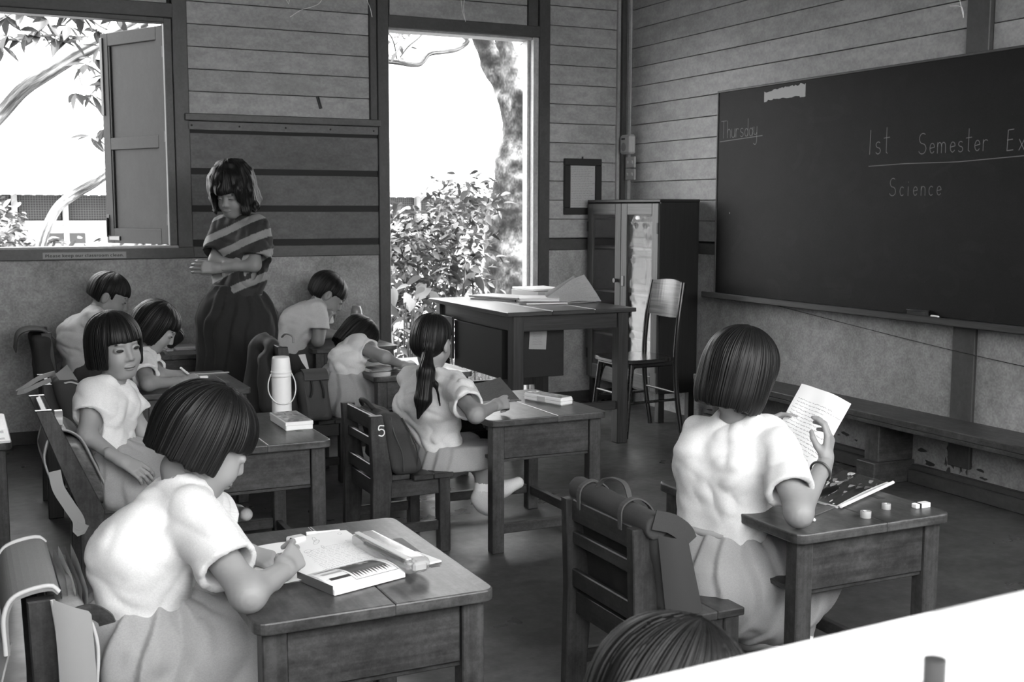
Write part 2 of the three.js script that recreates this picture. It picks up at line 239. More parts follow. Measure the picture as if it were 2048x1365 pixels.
{ // wall behind the camera: a row of open windows; the camera looks in over the sill of one of them
  const w = setting('wall_front'), y0 = 1.115, y1 = 2.85;
  mesh('wall_core', [bx(XL, 0.1, -0.1, y0, ZN, ZN + 0.13, 0), bx(XL, 0.1, y1, CEIL, ZN, ZN + 0.13, 0), bx(XL, -5.25, y0, y1, ZN, ZN + 0.13, 0)], M.outerWall, w);  // unseen left stretch kept solid, shaped to darken the back left corner
  for (const x of [-5.2, -3.62, -2.05, -0.05]) mesh('post', bx(x - 0.05, x + 0.05, y0, y1, ZN, ZN + 0.13, 0.004), M.post, w);
  const l = setting('wall_left'); mesh('wall_core', bx(XL - 0.13, XL, -0.1, CEIL, -0.1, ZN + 0.13, 0), M.plaster, l);
  const n = setting('window_2'); { const g = bx(-1.22, 0.26, 1.115, 1.145, 0, 0.195, 0.006); g.rotateY(3.3 * Math.PI / 180); g.translate(-3.92, 0, 6.768); mesh('sill', g, M.sill, n); }
  const c = mesh('sill_catch', [rod([-3.943, 1.143, 6.857], [-3.943, 1.164, 6.857], 0.0055), bx(-3.951, -3.935, 1.145, 1.148, 6.845, 6.87, 0.001)], M.darkMetal, n); c.userData.label = 'small dark iron shutter catch';
  for (const [i, a, b] of [[3, -3.57, -2.1], [4, -2.0, -0.1]]) { const q = setting('window_' + i); mesh('sill', bx(a, b, 1.115, 1.145, ZN - 0.025, ZN + 0.17, 0.006), M.sill, q); }
}

// ---------------------------------------------------------------- blackboard and what is on the walls
{
  const z0 = 1.188, z1 = 4.86, y0 = 0.852, y1 = 2.083, W = z1 - z0, H = y1 - y0;
  const tex = canvasTex(2048, 688, (g, w, h) => { // slate paint, wiped chalk and the chalk writing
    const im = g.createImageData(w, h), d = im.data; for (let y = 0; y < h; y++) for (let x = 0; x < w; x++) { const o = (y * w + x) * 4, u = x / w, v = y / h; d[o] = d[o + 1] = d[o + 2] = 36 + 5 * fbm(u * 5, v * 9, 3) + 4 * fbm(u * 60, v * 20, 8, 2) + 3 * noise(u * 700, v * 240, 1); d[o + 3] = 255; }
    g.putImageData(im, 0, 0);
    const r = rng(12); for (let n = 0; n < 70; n++) { g.strokeStyle = `rgba(150,150,150,${0.015 + 0.03 * r()})`; g.lineWidth = 8 + 26 * r(); g.beginPath(); const x = r() * w, y = r() * h; g.moveTo(x, y); g.bezierCurveTo(x + 60, y - 60 * r(), x + 120 * r(), y + 90 * r(), x + (r() - 0.5) * 200, y + (r() - 0.3) * 160); g.stroke(); }
    const X = (z) => (z - z0) / W * w, Y = (y) => (y1 - y) / H * h; // metres on the board to texture
    function ink(paths, ox, oy, sc, a = 0.72, lw = 3) { g.lineCap = 'round'; g.lineJoin = 'round'; for (const p of paths) for (let k = 0; k < 2; k++) { g.strokeStyle = `rgba(190,190,190,${a * (k ? 0.5 : 0.6)})`; g.lineWidth = k ? lw * 0.45 : lw * 0.8; g.beginPath(); p.forEach((q, i) => { const x = X(ox + q[0] * sc) + (k ? (r() - 0.5) * 1.4 : 0), y = Y(oy + q[1] * sc) + (k ? (r() - 0.5) * 1.4 : 0); i ? g.lineTo(x, y) : g.moveTo(x, y); }); g.stroke(); } }
    const arc = (cx, cy, rx, ry, a, b, n = 12) => Array.from({ length: n + 1 }, (_, i) => { const t = (a + (b - a) * i / n) * Math.PI / 180; return [cx + rx * Math.cos(t), cy + ry * Math.sin(t)]; });
    // glyphs in units of the small-letter height
    const L = {
      T: [[[-0.1, 2], [0.9, 2]], [[0.35, 2], [0.35, 0]]], h: [[[0, 2], [0, 0]], [...arc(0.3, 0.6, 0.3, 0.4, 180, 0), [0.6, 0]]], u: [[[0, 1], ...arc(0.3, 0.35, 0.3, 0.35, 180, 360), [0.6, 1]], [[0.6, 0.5], [0.62, 0]]], r: [[[0, 1], [0, 0]], arc(0.3, 0.62, 0.3, 0.36, 170, 50)],
      s: [[...arc(0.28, 0.75, 0.25, 0.23, 40, 250), ...arc(0.28, 0.25, 0.27, 0.25, 90, -150)]], d: [arc(0.3, 0.45, 0.3, 0.45, 20, 360), [[0.6, 2], [0.6, 0]]], a: [arc(0.3, 0.45, 0.3, 0.45, 30, 360), [[0.6, 0.95], [0.62, 0]]], y: [[[0, 1], ...arc(0.28, 0.45, 0.28, 0.35, 180, 350)], [[0.58, 1], [0.56, -0.5], ...arc(0.25, -0.55, 0.32, 0.45, 0, -140)]],
      1: [[[0.1, 2], [0.05, 0]]], t: [[[0.25, 2.1], [0.25, 0.1], [0.4, 0]], [[-0.05, 1.25], [0.6, 1.3]]], S: [[...arc(0.5, 1.5, 0.45, 0.5, 50, 255), ...arc(0.45, 0.5, 0.5, 0.5, 80, -150)]], e: [[[0.02, 0.5], [0.58, 0.6], ...arc(0.3, 0.5, 0.3, 0.48, 20, 320)]], m: [[[0, 1], [0, 0]], [...arc(0.25, 0.65, 0.25, 0.35, 180, 0), [0.5, 0]], [...arc(0.75, 0.65, 0.25, 0.35, 180, 0), [1.02, 0]]],
      E: [[[0.7, 2], [0.05, 1.95], [0, 0], [0.7, 0.05]], [[0, 1], [0.6, 1.05]]], x: [[[0, 1], [0.6, 0]], [[0.6, 1], [0, 0]]], c: [arc(0.32, 0.5, 0.32, 0.5, 50, 310)], i: [[[0.1, 1], [0.1, 0]], [[0.1, 1.5], [0.12, 1.52]]], n: [[[0, 1], [0, 0]], [...arc(0.3, 0.6, 0.3, 0.4, 180, 0), [0.6, 0]]],
    };
    const wd = { m: 1.35, T: 1.0, S: 1.2, E: 1.1, 1: 0.5, i: 0.45, t: 0.75 };
    function write(txt, z, y, sc, gap = 0.28, a, lw) { let x = 0; for (const ch of txt) { if (ch === ' ') { x += 1; continue; } ink(L[ch].map((p) => p.map((q) => [x + q[0], q[1]])), z, y, sc, a, lw); x += (wd[ch] ?? 0.72) + gap; } }
    write('Thursday', 1.222, 1.805, 0.052, 0.12, 1.1, 2.8); ink([[[0, 0], [0.42, 0.015]]], 1.205, 1.786, 1, 1.2);
    write('1st', 2.52, 1.655, 0.062, 0.25, 1.15); write('Semester', 2.865, 1.642, 0.05, 0.26, 1.0); write('Ex', 3.402, 1.636, 0.047, 0.3, 1.1);
    ink([[[0, 0], [0.25, 0.005], [0.6, 0.002], [1.05, 0.018]]], 2.52, 1.594, 1, 1.05); write('Science', 2.677, 1.44, 0.044, 0.45, 0.9);
    g.fillStyle = 'rgba(255,255,255,0.9)'; g.fillRect(X(1.318), Y(1.352), 3, 5);
    for (let n = 0; n < 60; n++) { g.fillStyle = `rgba(200,200,200,${0.1 + 0.3 * r()})`; g.fillRect(r() * w, r() * h, 1.5, 1.5); }
  });
  const b = group('blackboard', [0, 0, 0]); tag(b, 'long blackboard with faint chalk writing on the boarded wall', 'blackboard');
  const s = new THREE.PlaneGeometry(W, H); s.rotateY(-Math.PI / 2); s.translate(-0.0335, (y0 + y1) / 2, (z0 + z1) / 2);
  mesh('slate_panel', bx(-0.033, -0.004, y0, y1, z0, z1, 0.002), M.board, b);
  const wr = mesh('chalk_writing', s, new THREE.MeshPhysicalMaterial({ color: G(0.6), roughness: 0.55, specularIntensity: 0.3, map: tex }), b); wr.userData.label = 'writing surface with chalked words Thursday, 1st Semester Ex, Science';
  mesh('edge_strip', bx(-0.04, -0.004, y1, y1 + 0.012, z0 - 0.008, z1, 0.002), M.post, b); mesh('edge_strip', bx(-0.04, -0.004, y0, y1 + 0.012, z0 - 0.01, z0, 0.002), M.post, b);
  const t = mesh('chalk_tray', [bx(-0.11, -0.002, y0 - 0.022, y0 - 0.004, 1.15, z1, 0.004), bx(-0.115, -0.1, y0 - 0.03, y0 + 0.006, 1.15, z1, 0.004)], M.teacherWood, b); t.userData.label = 'wooden chalk tray';
  const r = rng(3), e = []; for (let i = 0; i <= 42; i++) e.push([1.636 + i * 0.0087, 2.046 + 0.007 * noise(i * 0.35, 3, 1) + 0.005 * noise(i * 0.9, 7, 2) + (i > 9 ? 0.014 : 0) + (i > 36 ? 0.008 : 0)]); for (let i = 42; i >= 0; i--) e.push([1.636 + i * 0.0087, 1.998 + (i < 4 || i > 36 ? -0.006 : 0.004) + 0.004 * noise(i * 0.6, 1, 9)]);
  const pg = prism(e, 0, 0.0012, 0); pg.rotateY(-Math.PI / 2); pg.translate(-0.0345, 0, 0); tag(mesh('paper_strip', pg, M.card), 'torn strip of pale paper stuck to the top of the blackboard', 'paper');
  const du = group('duster', [-0.06, y0 - 0.004, 2.93]); tag(du, 'oval felt chalk duster lying on the chalk tray', 'duster');
  const fe = new THREE.CylinderGeometry(0.5, 0.5, 1, 28); fe.scale(0.07, 0.028, 0.125); fe.translate(0, 0.014, 0); mesh('felt', fe, std(0.03, 0.95), du);
  const rim = new THREE.TorusGeometry(0.5, 0.05, 8, 28); rim.rotateX(Math.PI / 2); rim.scale(0.072, 0.06, 0.128); rim.translate(0, 0.03, 0); mesh('rim', rim, M.teacherWood, du); const hol = new THREE.CylinderGeometry(0.45, 0.45, 1, 24); hol.scale(0.07, 0.004, 0.125); hol.translate(0, 0.03, 0); mesh('wooden_back', hol, M.chairDark, du);
  const ck = rod([-0.062, y0 + 0.003, 3.022], [-0.068, y0 + 0.003, 3.072], 0.0065, 0.006); tag(mesh('chalk_stick', ck, M.white), 'short stick of white chalk on the chalk tray', 'chalk');
  tag(mesh('sagging_cord', tube([[0.008, 0.83, 1.5], [0.008, 0.785, 2.0], [0.008, 0.732, 2.6], [-0.008, 0.69, 3.17], [0.008, 0.655, 3.7], [0.008, 0.63, 4.3]], 0.0018, 40, 5), M.black), 'thin dark cord sagging along the wall under the blackboard', 'cord');
}
{ // small things fixed to the walls
  const f = group('picture_frame', [0, 0, 0]); tag(f, 'small black framed notice hanging on the boards beside the doorway', 'frame');
  const [x0, x1, y0, y1] = [-0.478, -0.18, 1.332, 1.722]; f.position.set((x0 + x1) / 2, y0, -0.02); const w = (x1 - x0) / 2, h = y1 - y0, B = 0.048;
  mesh('frame_bar', bx(-w, w, 0, B, 0.002, 0.024, 0.004), M.black, f); mesh('frame_bar', bx(-w, w, h - B, h, 0.002, 0.024, 0.004), M.black, f); mesh('frame_bar', bx(-w, -w + B, B, h - B, 0.002, 0.024, 0.004), M.black, f); mesh('frame_bar', bx(w - B, w, B, h - B, 0.002, 0.024, 0.004), M.black, f);
  const tx = canvasTex(256, 384, (g, W, H) => { g.fillStyle = '#b2b2b2'; g.fillRect(0, 0, W, H); const r = rng(8); g.fillStyle = '#6d6d6d'; for (let y = 26; y < H - 20; y += 15) { let x = 22; const e = W - 20 - r() * 60; while (x < e) { const l = 6 + r() * 22; g.fillRect(x, y + (r() - 0.5) * 2, l, 2.4); x += l + 6; } } });
  const p = new THREE.PlaneGeometry(2 * w - 2 * B + 0.01, h - 2 * B + 0.01); p.translate(0, h / 2, 0.008); mesh('notice_sheet', p, std(0.9, 0.6, { map: tx }), f);
  const gl = bx(-w + B, w - B, B, h - B, 0.0135, 0.015, 0); mesh('glass', gl, new THREE.MeshPhysicalMaterial({ color: G(1), roughness: 0.06, transmission: 1, thickness: 0, ior: 1.45 }), f); mesh('hanger', rod([0, h, 0.008], [0, h + 0.014, 0.008], 0.006), M.darkMetal, f);
  const tx2 = canvasTex(1024, 88, (g, W, H) => { g.fillStyle = '#8c8c8c'; g.fillRect(0, 0, W, H); g.strokeStyle = '#6a6a6a'; g.lineWidth = 4; g.strokeRect(2, 2, W - 4, H - 4); g.fillStyle = '#1c1c1c'; g.font = 'bold 52px sans-serif'; g.textBaseline = 'middle'; const s = 'Please keep our classroom clean.', m = g.measureText(s).width; g.save(); g.translate(28, H / 2 + 2); g.scale((W - 56) / m, 1); g.fillText(s, 0, 0); g.restore(); });
  const sg = group('wall_sign', [-3.655, 1.0765, 0.018]); tag(sg, 'narrow printed strip reading Please keep our classroom clean below the window', 'sign');
  mesh('strip_card', bx(-0.232, 0.232, 0, 0.04, 0.0, 0.003, 0.001), std(0.27, 0.7), sg); const sp = new THREE.PlaneGeometry(0.462, 0.039); sp.translate(0, 0.02, 0.0034); mesh('lettering', sp, std(1, 0.6, { map: tx2 }), sg);
  const pg = group('clothes_peg', [-2.225, 2.045, -0.027]); tag(pg, 'dark clothes peg hung on the boards above the pinboard', 'peg'); pg.rotation.z = 0.28;
  mesh('peg_leg', bx(-0.008, -0.001, -0.05, 0.03, 0, 0.012, 0.002), M.chairDark, pg); mesh('peg_leg', bx(0.002, 0.01, -0.05, 0.03, 0, 0.012, 0.002), M.chairDark, pg);
  const k = group('speaker_box', [0.0, 0, 0.105]); tag(k, 'small pale speaker box with round grille in the room corner', 'box'); k.position.set(-0.004, 1.755, 0.105);
  mesh('case', bx(-0.055, 0, 0, 0.135, -0.07, 0.07, 0.014), M.plasticW2 = std(0.42, 0.5), k); const gr = new THREE.CylinderGeometry(0.03, 0.03, 0.004, 20); gr.rotateZ(Math.PI / 2); gr.translate(-0.056, 0.05, -0.01); mesh('grille', gr, std(0.25, 0.7), k); mesh('badge', bx(-0.058, -0.054, 0.1, 0.112, -0.04, 0.005, 0.001), M.black, k);
  mesh('cable', tube([[-0.012, 0.13, 0.0], [-0.01, 0.25, 0.0], [-0.012, 0.6, 0.004], [-0.01, 1.1, -0.002], [-0.012, 1.66, 0.002]], 0.004, 40, 5), M.card, k);
  for (const [y, n, l] of [[1.66, 'switch_plate', 'upper of two pale switch plates under the speaker box'], [1.575, 'switch_plate', 'lower of two pale switch plates, just above the cupboard']]) { const q = group(n, [-0.006, y, 0.115]); tag(q, l, 'switch'); mesh('plate', bx(-0.014, 0, 0, 0.078, -0.062, 0.062, 0.004), M.plasticW2, q); for (const z of [-0.03, 0.03]) mesh('switch', bx(-0.019, -0.012, 0.028, 0.05, z - 0.01, z + 0.01, 0.003), M.card, q); }
}
{ // low bench board on blocks along the blackboard wall
  const b = group('wall_bench', [-0.13, 0, 3.6]); tag(b, 'long low wooden bench along the wall under the blackboard', 'bench');
  const S = (n, x0, x1, y0, y1, z0, z1) => mesh(n, bx(x0 + 0.13, x1 + 0.13, y0, y1, z0 - 3.6, z1 - 3.6, 0.004), M.bench, b); M.bench = std(0.085, 0.5, { map: tScratch });
  S('bench_top', -0.265, 0.008, 0.328, 0.362, 1.3, 6.2); S('front_lip', -0.262, -0.24, 0.305, 0.33, 1.3, 6.2);
  for (const z of [1.5, 2.82, 4.3, 5.8]) { S('support_block', -0.225, 0.006, 0.11, 0.328, z - 0.05, z + 0.05); S('foot_block', -0.262, 0.006, 0.0, 0.112, z - 0.065, z + 0.065); }
  const k = setting('baseboard_right'); for (const [z0, z1] of [[1.1, 1.43], [1.57, 2.75], [2.89, 4.23], [4.37, 5.73], [5.87, ZN]]) mesh('board', [bx(-0.045, 0.0, 0, 0.066, z0, z1, 0.004), bx(-0.02, 0.012, 0.0, 0.09, z0, z1, 0.002)], M.trim, k);
}
// ---------------------------------------------------------------- glazed cupboard, teacher's desk and chair
{
  const c = group('glazed_cupboard', [-0.16, 0, 0.53]); tag(c, 'tall dark cupboard with two glazed doors in the corner', 'cupboard');
  const X0 = -0.15, X1 = 0.14, Z0 = -0.47, Z1 = 0.45, y0 = 0.186, y1 = 1.42;
  mesh('side_panel', bx(X0, X1, y0, y1, Z1 - 0.02, Z1, 0.003), M.cupSide, c); mesh('side_panel', bx(X0, X1, y0, y1, Z0, Z0 + 0.02, 0.003), M.cupSide, c); mesh('back_panel', bx(X1 - 0.012, X1, y0, y1, Z0 + 0.02, Z1 - 0.02, 0.001), M.cupSide, c);
  mesh('top_board', bx(X0 - 0.012, X1, y1 - 0.006, y1 + 0.014, Z0 - 0.008, Z1 + 0.008, 0.004), M.cupSide, c); mesh('bottom_board', bx(X0 - 0.004, X1, y0, y0 + 0.02, Z0 + 0.02, Z1 - 0.02, 0.002), M.cupboard, c);
  for (const y of [0.5, 0.8, 1.1]) mesh('shelf', bx(X0 + 0.03, X1 - 0.012, y, y + 0.016, Z0 + 0.02, Z1 - 0.02, 0.002), M.cupSide, c);
  for (const [x, z] of [[X0 + 0.03, Z1 - 0.03], [X0 + 0.03, Z0 + 0.03], [X1 - 0.03, Z1 - 0.03], [X1 - 0.03, Z0 + 0.03]]) mesh('leg', bar([x, y0 + 0.002, z], [x, 0, z], 0.045, 0.045), M.cupSide, c);
  const glass = new THREE.MeshPhysicalMaterial({ color: G(1), roughness: 0.03, transmission: 1, thickness: 0, ior: 1.6, bumpMap: greyTex(128, 128, (u, v) => 0.5 + 0.5 * tnoise(u * 5, v * 5, 5, 5, 90), { data: true, repeat: [4, 4] }), bumpScale: 0.0012 });
  for (const [a, b, hx] of [[Z0 + 0.004, -0.012, 0], [-0.008, Z1 - 0.004, 1]]) {
    const d = new THREE.Group(); d.name = 'door'; c.add(d); const F = 0.075, x0 = X0 - 0.018, x1 = X0, ya = y0 + 0.012, yb = y1 - 0.012;
    mesh('stile', bx(x0, x1, ya, yb, a, a + F, 0.003), M.cupboard, d); mesh('stile', bx(x0, x1, ya, yb, b - F, b, 0.003), M.cupboard, d); for (const [p, q] of [[ya, ya + F + 0.02], [yb - F, yb]]) mesh('rail', bx(x0, x1, p, q, a + F, b - F, 0.003), M.cupboard, d);
    mesh('glass', bx(x0 + 0.008, x0 + 0.011, ya + F + 0.018, yb - F + 0.002, a + F - 0.002, b - F + 0.002, 0), glass, d);
    const hz = hx ? b - 0.008 : a + 0.008; for (const y of [0.36, 1.25]) mesh('hinge', bx(x0 - 0.003, x0 + 0.004, y - 0.035, y + 0.035, hz - 0.008, hz + 0.008, 0.001), M.darkMetal, d);
    if (hx) { const lk = mesh('lock_plate', bx(x0 - 0.006, x0, 0.86, 0.93, a + 0.015, a + 0.05, 0.003), M.metal, d); } else mesh('knob', rod([x0, 0.895, b - 0.035], [x0 - 0.03, 0.895, b - 0.035], 0.012, 0.016), M.metal, d);
  }
  // folders and boxes standing behind the glass
  const r = rng(31); let z = 0.12, i = 0;
  for (const y of [0.516, 0.816, 1.116]) { z = 0.6; i = 0; while (z < 0.86) { const t = 0.03 + 0.035 * r(), h = 0.17 + 0.08 * r(); const g = bx(-0.06, 0.06, 0, h, -t / 2, t / 2, 0.003); const m = mesh('file_folder', g, [M.cover, M.cover, M.plasticG, M.black][Math.floor(r() * 4)]); m.position.set(-0.12, y, z + t / 2); m.rotation.x = (r() - 0.5) * 0.06; tag(m, ['first', 'second', 'third', 'fourth', 'fifth', 'sixth'][i++] + ' upright folder from the middle stile on the ' + (y < 0.6 ? 'lower' : y < 1 ? 'middle' : 'upper') + ' cupboard shelf', 'folder', 'folders inside the cupboard'); z += t + 0.012 + (r() < 0.25 ? 0.08 : 0); } }
}
{
  const d = group('teacher_desk', [-1.185, 0, 0.855]); tag(d, 'tall plain teacher desk with hanging drawer box before the doorway', 'desk');
  const X = 0.415, Z = 0.595, H = 0.8;
  for (let k = 0; k < 3; k++) mesh('top_plank', bx(-X + k * 2 * X / 3 + 0.0006, -X + (k + 1) * 2 * X / 3 - 0.0006, H - 0.024, H, -Z, Z, 0.003, { long: 2 }), M.teacherTop, d);
  for (const sx of [-1, 1]) for (const sz of [-1, 1]) mesh('leg', bx(sx * (X - 0.075) - 0.035, sx * (X - 0.075) + 0.035, 0, H - 0.024, sz * (Z - 0.055) - 0.035, sz * (Z - 0.055) + 0.035, 0.004), M.teacherWood, d);
  for (const s of [-1, 1]) { mesh('apron', bx(-X + 0.1, X - 0.1, H - 0.115, H - 0.024, s * (Z - 0.05) - 0.012, s * (Z - 0.05) + 0.012, 0.002), M.teacherWood, d); mesh('apron', bx(s * (X - 0.07) - 0.012, s * (X - 0.07) + 0.012, H - 0.115, H - 0.024, -Z + 0.08, Z - 0.08, 0.002), M.teacherWood, d); }
  mesh('stretcher', bx(-X + 0.1, X - 0.1, 0.2, 0.25, Z - 0.07, Z - 0.04, 0.003), M.teacherWood, d); mesh('stretcher', bx(-X + 0.1, X - 0.1, 0.2, 0.25, -Z + 0.04, -Z + 0.07, 0.003), M.teacherWood, d);
  const bo = mesh('drawer_box', bx(-X + 0.045, 0.03, H - 0.4, H - 0.116, -0.28, 0.42, 0.003), M.blackPanel, d); for (const y of [H - 0.215, H - 0.32]) mesh('drawer_gap', bx(0.028, 0.032, y, y + 0.004, -0.27, 0.41, 0), M.strip, bo);
  mesh('side_board', bx(-X + 0.03, -X + 0.045, H - 0.36, H - 0.1, -Z + 0.1, -0.28, 0.002), M.teacherWood, d);
  const tx = canvasTex(192, 224, (g, W, Hh) => { g.fillStyle = '#a2a2a2'; g.fillRect(0, 0, W, Hh); g.strokeStyle = '#636363'; const r = rng(4); for (let y = 56; y < 180; y += 17) { g.lineWidth = 1.6; g.beginPath(); let x = 34; g.moveTo(x, y); while (x < 130 + r() * 20) { x += 5; g.lineTo(x, y + (r() - 0.5) * 8); } g.stroke(); } });
  const nt = group('paper_note', [-1.327,0.627,1.29]); tag(nt, 'small pale handwritten note stuck on the drawer box', 'paper'); nt.position.z = 1.278; nt.rotation.z = -0.06; const np = bx(-0.055, 0.055, -0.062, 0.062, 0, 0.001, 0); np.deleteAttribute('uv'); mesh('sheet', np, M.card, nt); const nf = new THREE.PlaneGeometry(0.108, 0.122); nf.translate(0, 0, 0.0016); mesh('handwriting', nf, std(1, 0.8, { map: tx }), nt);
}
{ // bent wooden chair drawn up to the teacher's desk
  const c = group('teacher_chair', [-0.4, 0, 1.12]); tag(c, 'varnished wooden chair with curved backrest facing the teacher desk', 'chair');
  const w = 0.18, m = M.chairVarnish;
  for (const s of [-1, 1]) {
    mesh('rear_leg', tube([[0.055, 0, s * w], [0.02, 0.22, s * w], [0.005, 0.45, s * w], [0.02, 0.68, s * w], [0.06, 0.925, s * (w - 0.01)]], 0.0165, 30, 8), m, c);
    mesh('front_leg', rod([-0.36, 0, s * (w + 0.03)], [-0.31, 0.44, s * w], 0.015, 0.019), m, c);
    mesh('stretcher', rod([-0.335, 0.21, s * (w + 0.015)], [0.02, 0.21, s * w], 0.0085), m, c); mesh('brace', tube([[-0.32, 0.3, s * w], [-0.29, 0.4, s * (w - 0.02)], [-0.21, 0.435, s * (w - 0.05)]], 0.006, 12, 6), m, c);
  }
  mesh('stretcher', rod([-0.335, 0.25, -w], [-0.335, 0.25, w], 0.0085), m, c); mesh('stretcher', rod([0.018, 0.25, -w], [0.018, 0.25, w], 0.0085), m, c);
  const o = []; for (let i = 0; i <= 40; i++) { const t = i / 40 * 2 * Math.PI, e = 0.55; const cx = Math.sign(Math.cos(t)) * Math.abs(Math.cos(t)) ** e, sz = Math.sign(Math.sin(t)) * Math.abs(Math.sin(t)) ** e; o.push([-0.185 + cx * 0.205, sz * (0.205 - 0.02 * cx)]); }
  const sg = prism(o, 0, 0.026, 0.005); sg.rotateX(Math.PI / 2); sg.translate(0, 0.47, 0); mesh('seat', sg, m, c); mesh('seat_rail', bx(-0.34, 0.0, 0.415, 0.446, -0.17, 0.17, 0.01), m, c);
  const bk = []; for (let i = 0; i <= 14; i++) { const t = i / 14 * 2 - 1; bk.push([t * (w - 0.012), 0.03 + 0.0 * t, 0.035 * (1 - t * t)]); }
  const P = [], I = []; for (let i = 0; i <= 14; i++) { const t = i / 14 * 2 - 1, z = t * (w - 0.008); for (const [j, y] of [[0, 0.715], [1, 0.92 + 0.018 * (1 - t * t)]]) for (const th of [0, 0.011]) { const x = 0.024 + (y - 0.7) * 0.13 + 0.03 * (1 - t * t) + th - 0.006; P.push(x, y - (j ? 0 : 0.012 * (1 - t * t)), z); } }
  const q = (a, b, d, e) => I.push(a, b, d, a, d, e); for (let i = 0; i < 14; i++) { const a = i * 4, b = a + 4; q(a, a + 2, b + 2, b); q(a + 1, b + 1, b + 3, a + 3); q(a + 2, a + 3, b + 3, b + 2); q(a, b, b + 1, a + 1); } q(0, 1, 3, 2); q(56, 58, 59, 57);
  const bg = new THREE.BufferGeometry(); bg.setAttribute('position', new THREE.Float32BufferAttribute(P, 3)); bg.setIndex(I); const bn = bg.toNonIndexed(); bn.computeVertexNormals(); const br = mesh('backrest', boxUV(bn), M.chairBack, c); br.userData.label = 'curved shiny plywood backrest';
}
// ---------------------------------------------------------------- pupils' desks and chairs
function schoolDesk(x0, z0, label, H = 0.545, wx = 0.53, wz = 0.665, parts = true) {
  const d = group('school_desk', [x0 + wx / 2, 0, z0 + wz / 2]); tag(d, label, 'desk', 'pupils desks');
  const X = wx / 2, Z = wz / 2, T = 0.027, j = X * 0.12, mt = M.deskTop, md = M.desk;
  const corner = (pts, cx, cz, a) => { for (let i = 0; i <= 5; i++) { const t = (a + i * 18) * Math.PI / 180; pts.push([cx + 0.03 * Math.cos(t), cz + 0.03 * Math.sin(t)]); } };
  for (const [a, b, s] of [[-X, j - 0.0005, 1], [j + 0.0005, X, 0]]) { // two boards, grain running from side to side
    const o = []; if (s) { o.push([b, -Z], [b, Z]); corner(o, a + 0.03, Z - 0.03, 90); corner(o, a + 0.03, -Z + 0.03, 180); } else { o.push([a, Z], [a, -Z]); corner(o, b - 0.03, -Z + 0.03, 270); corner(o, b - 0.03, Z - 0.03, 0); }
    const g = prism(o, 0, T, 0.004, { seg: 2, long: 1 }); g.rotateX(Math.PI / 2); g.translate(0, H, 0); mesh('top_board', g, mt, d);
  }
  mesh('pencil_groove', bx(X - 0.075, X - 0.05, H - 0.003, H + 0.0006, -0.13, 0.13, 0.001), M.desk2, d);
  for (const sx of [-1, 1]) for (const sz of [-1, 1]) mesh('leg', bx(sx * (X - 0.045) - 0.026, sx * (X - 0.045) + 0.026, 0, H - T, sz * (Z - 0.048) - 0.024, sz * (Z - 0.048) + 0.024, 0.003), md, d);
  for (const s of [-1, 1]) mesh('side_panel', bx(-X + 0.072, X - 0.074, H - T - 0.136, H - T - 0.002, s * (Z - 0.04) - 0.009, s * (Z - 0.04) + 0.009, 0.002), md, d);
  mesh('front_panel', bx(X - 0.05, X - 0.035, H - T - 0.136, H - T - 0.002, -Z + 0.072, Z - 0.072, 0.002), md, d); mesh('book_shelf', bx(-X + 0.04, X - 0.05, H - T - 0.15, H - T - 0.137, -Z + 0.04, Z - 0.04, 0.002), md, d);
  mesh('stretcher', bx(-X + 0.07, X - 0.07, 0.075, 0.115, -Z + 0.035, -Z + 0.06, 0.003), md, d); mesh('stretcher', bx(-X + 0.07, X - 0.07, 0.075, 0.115, Z - 0.06, Z - 0.035, 0.003), md, d);
  mesh('foot_rest', bar([X - 0.05, 0.09, -Z + 0.07], [X - 0.05, 0.09, Z - 0.07], 0.04, 0.024), md, d); return d;
}
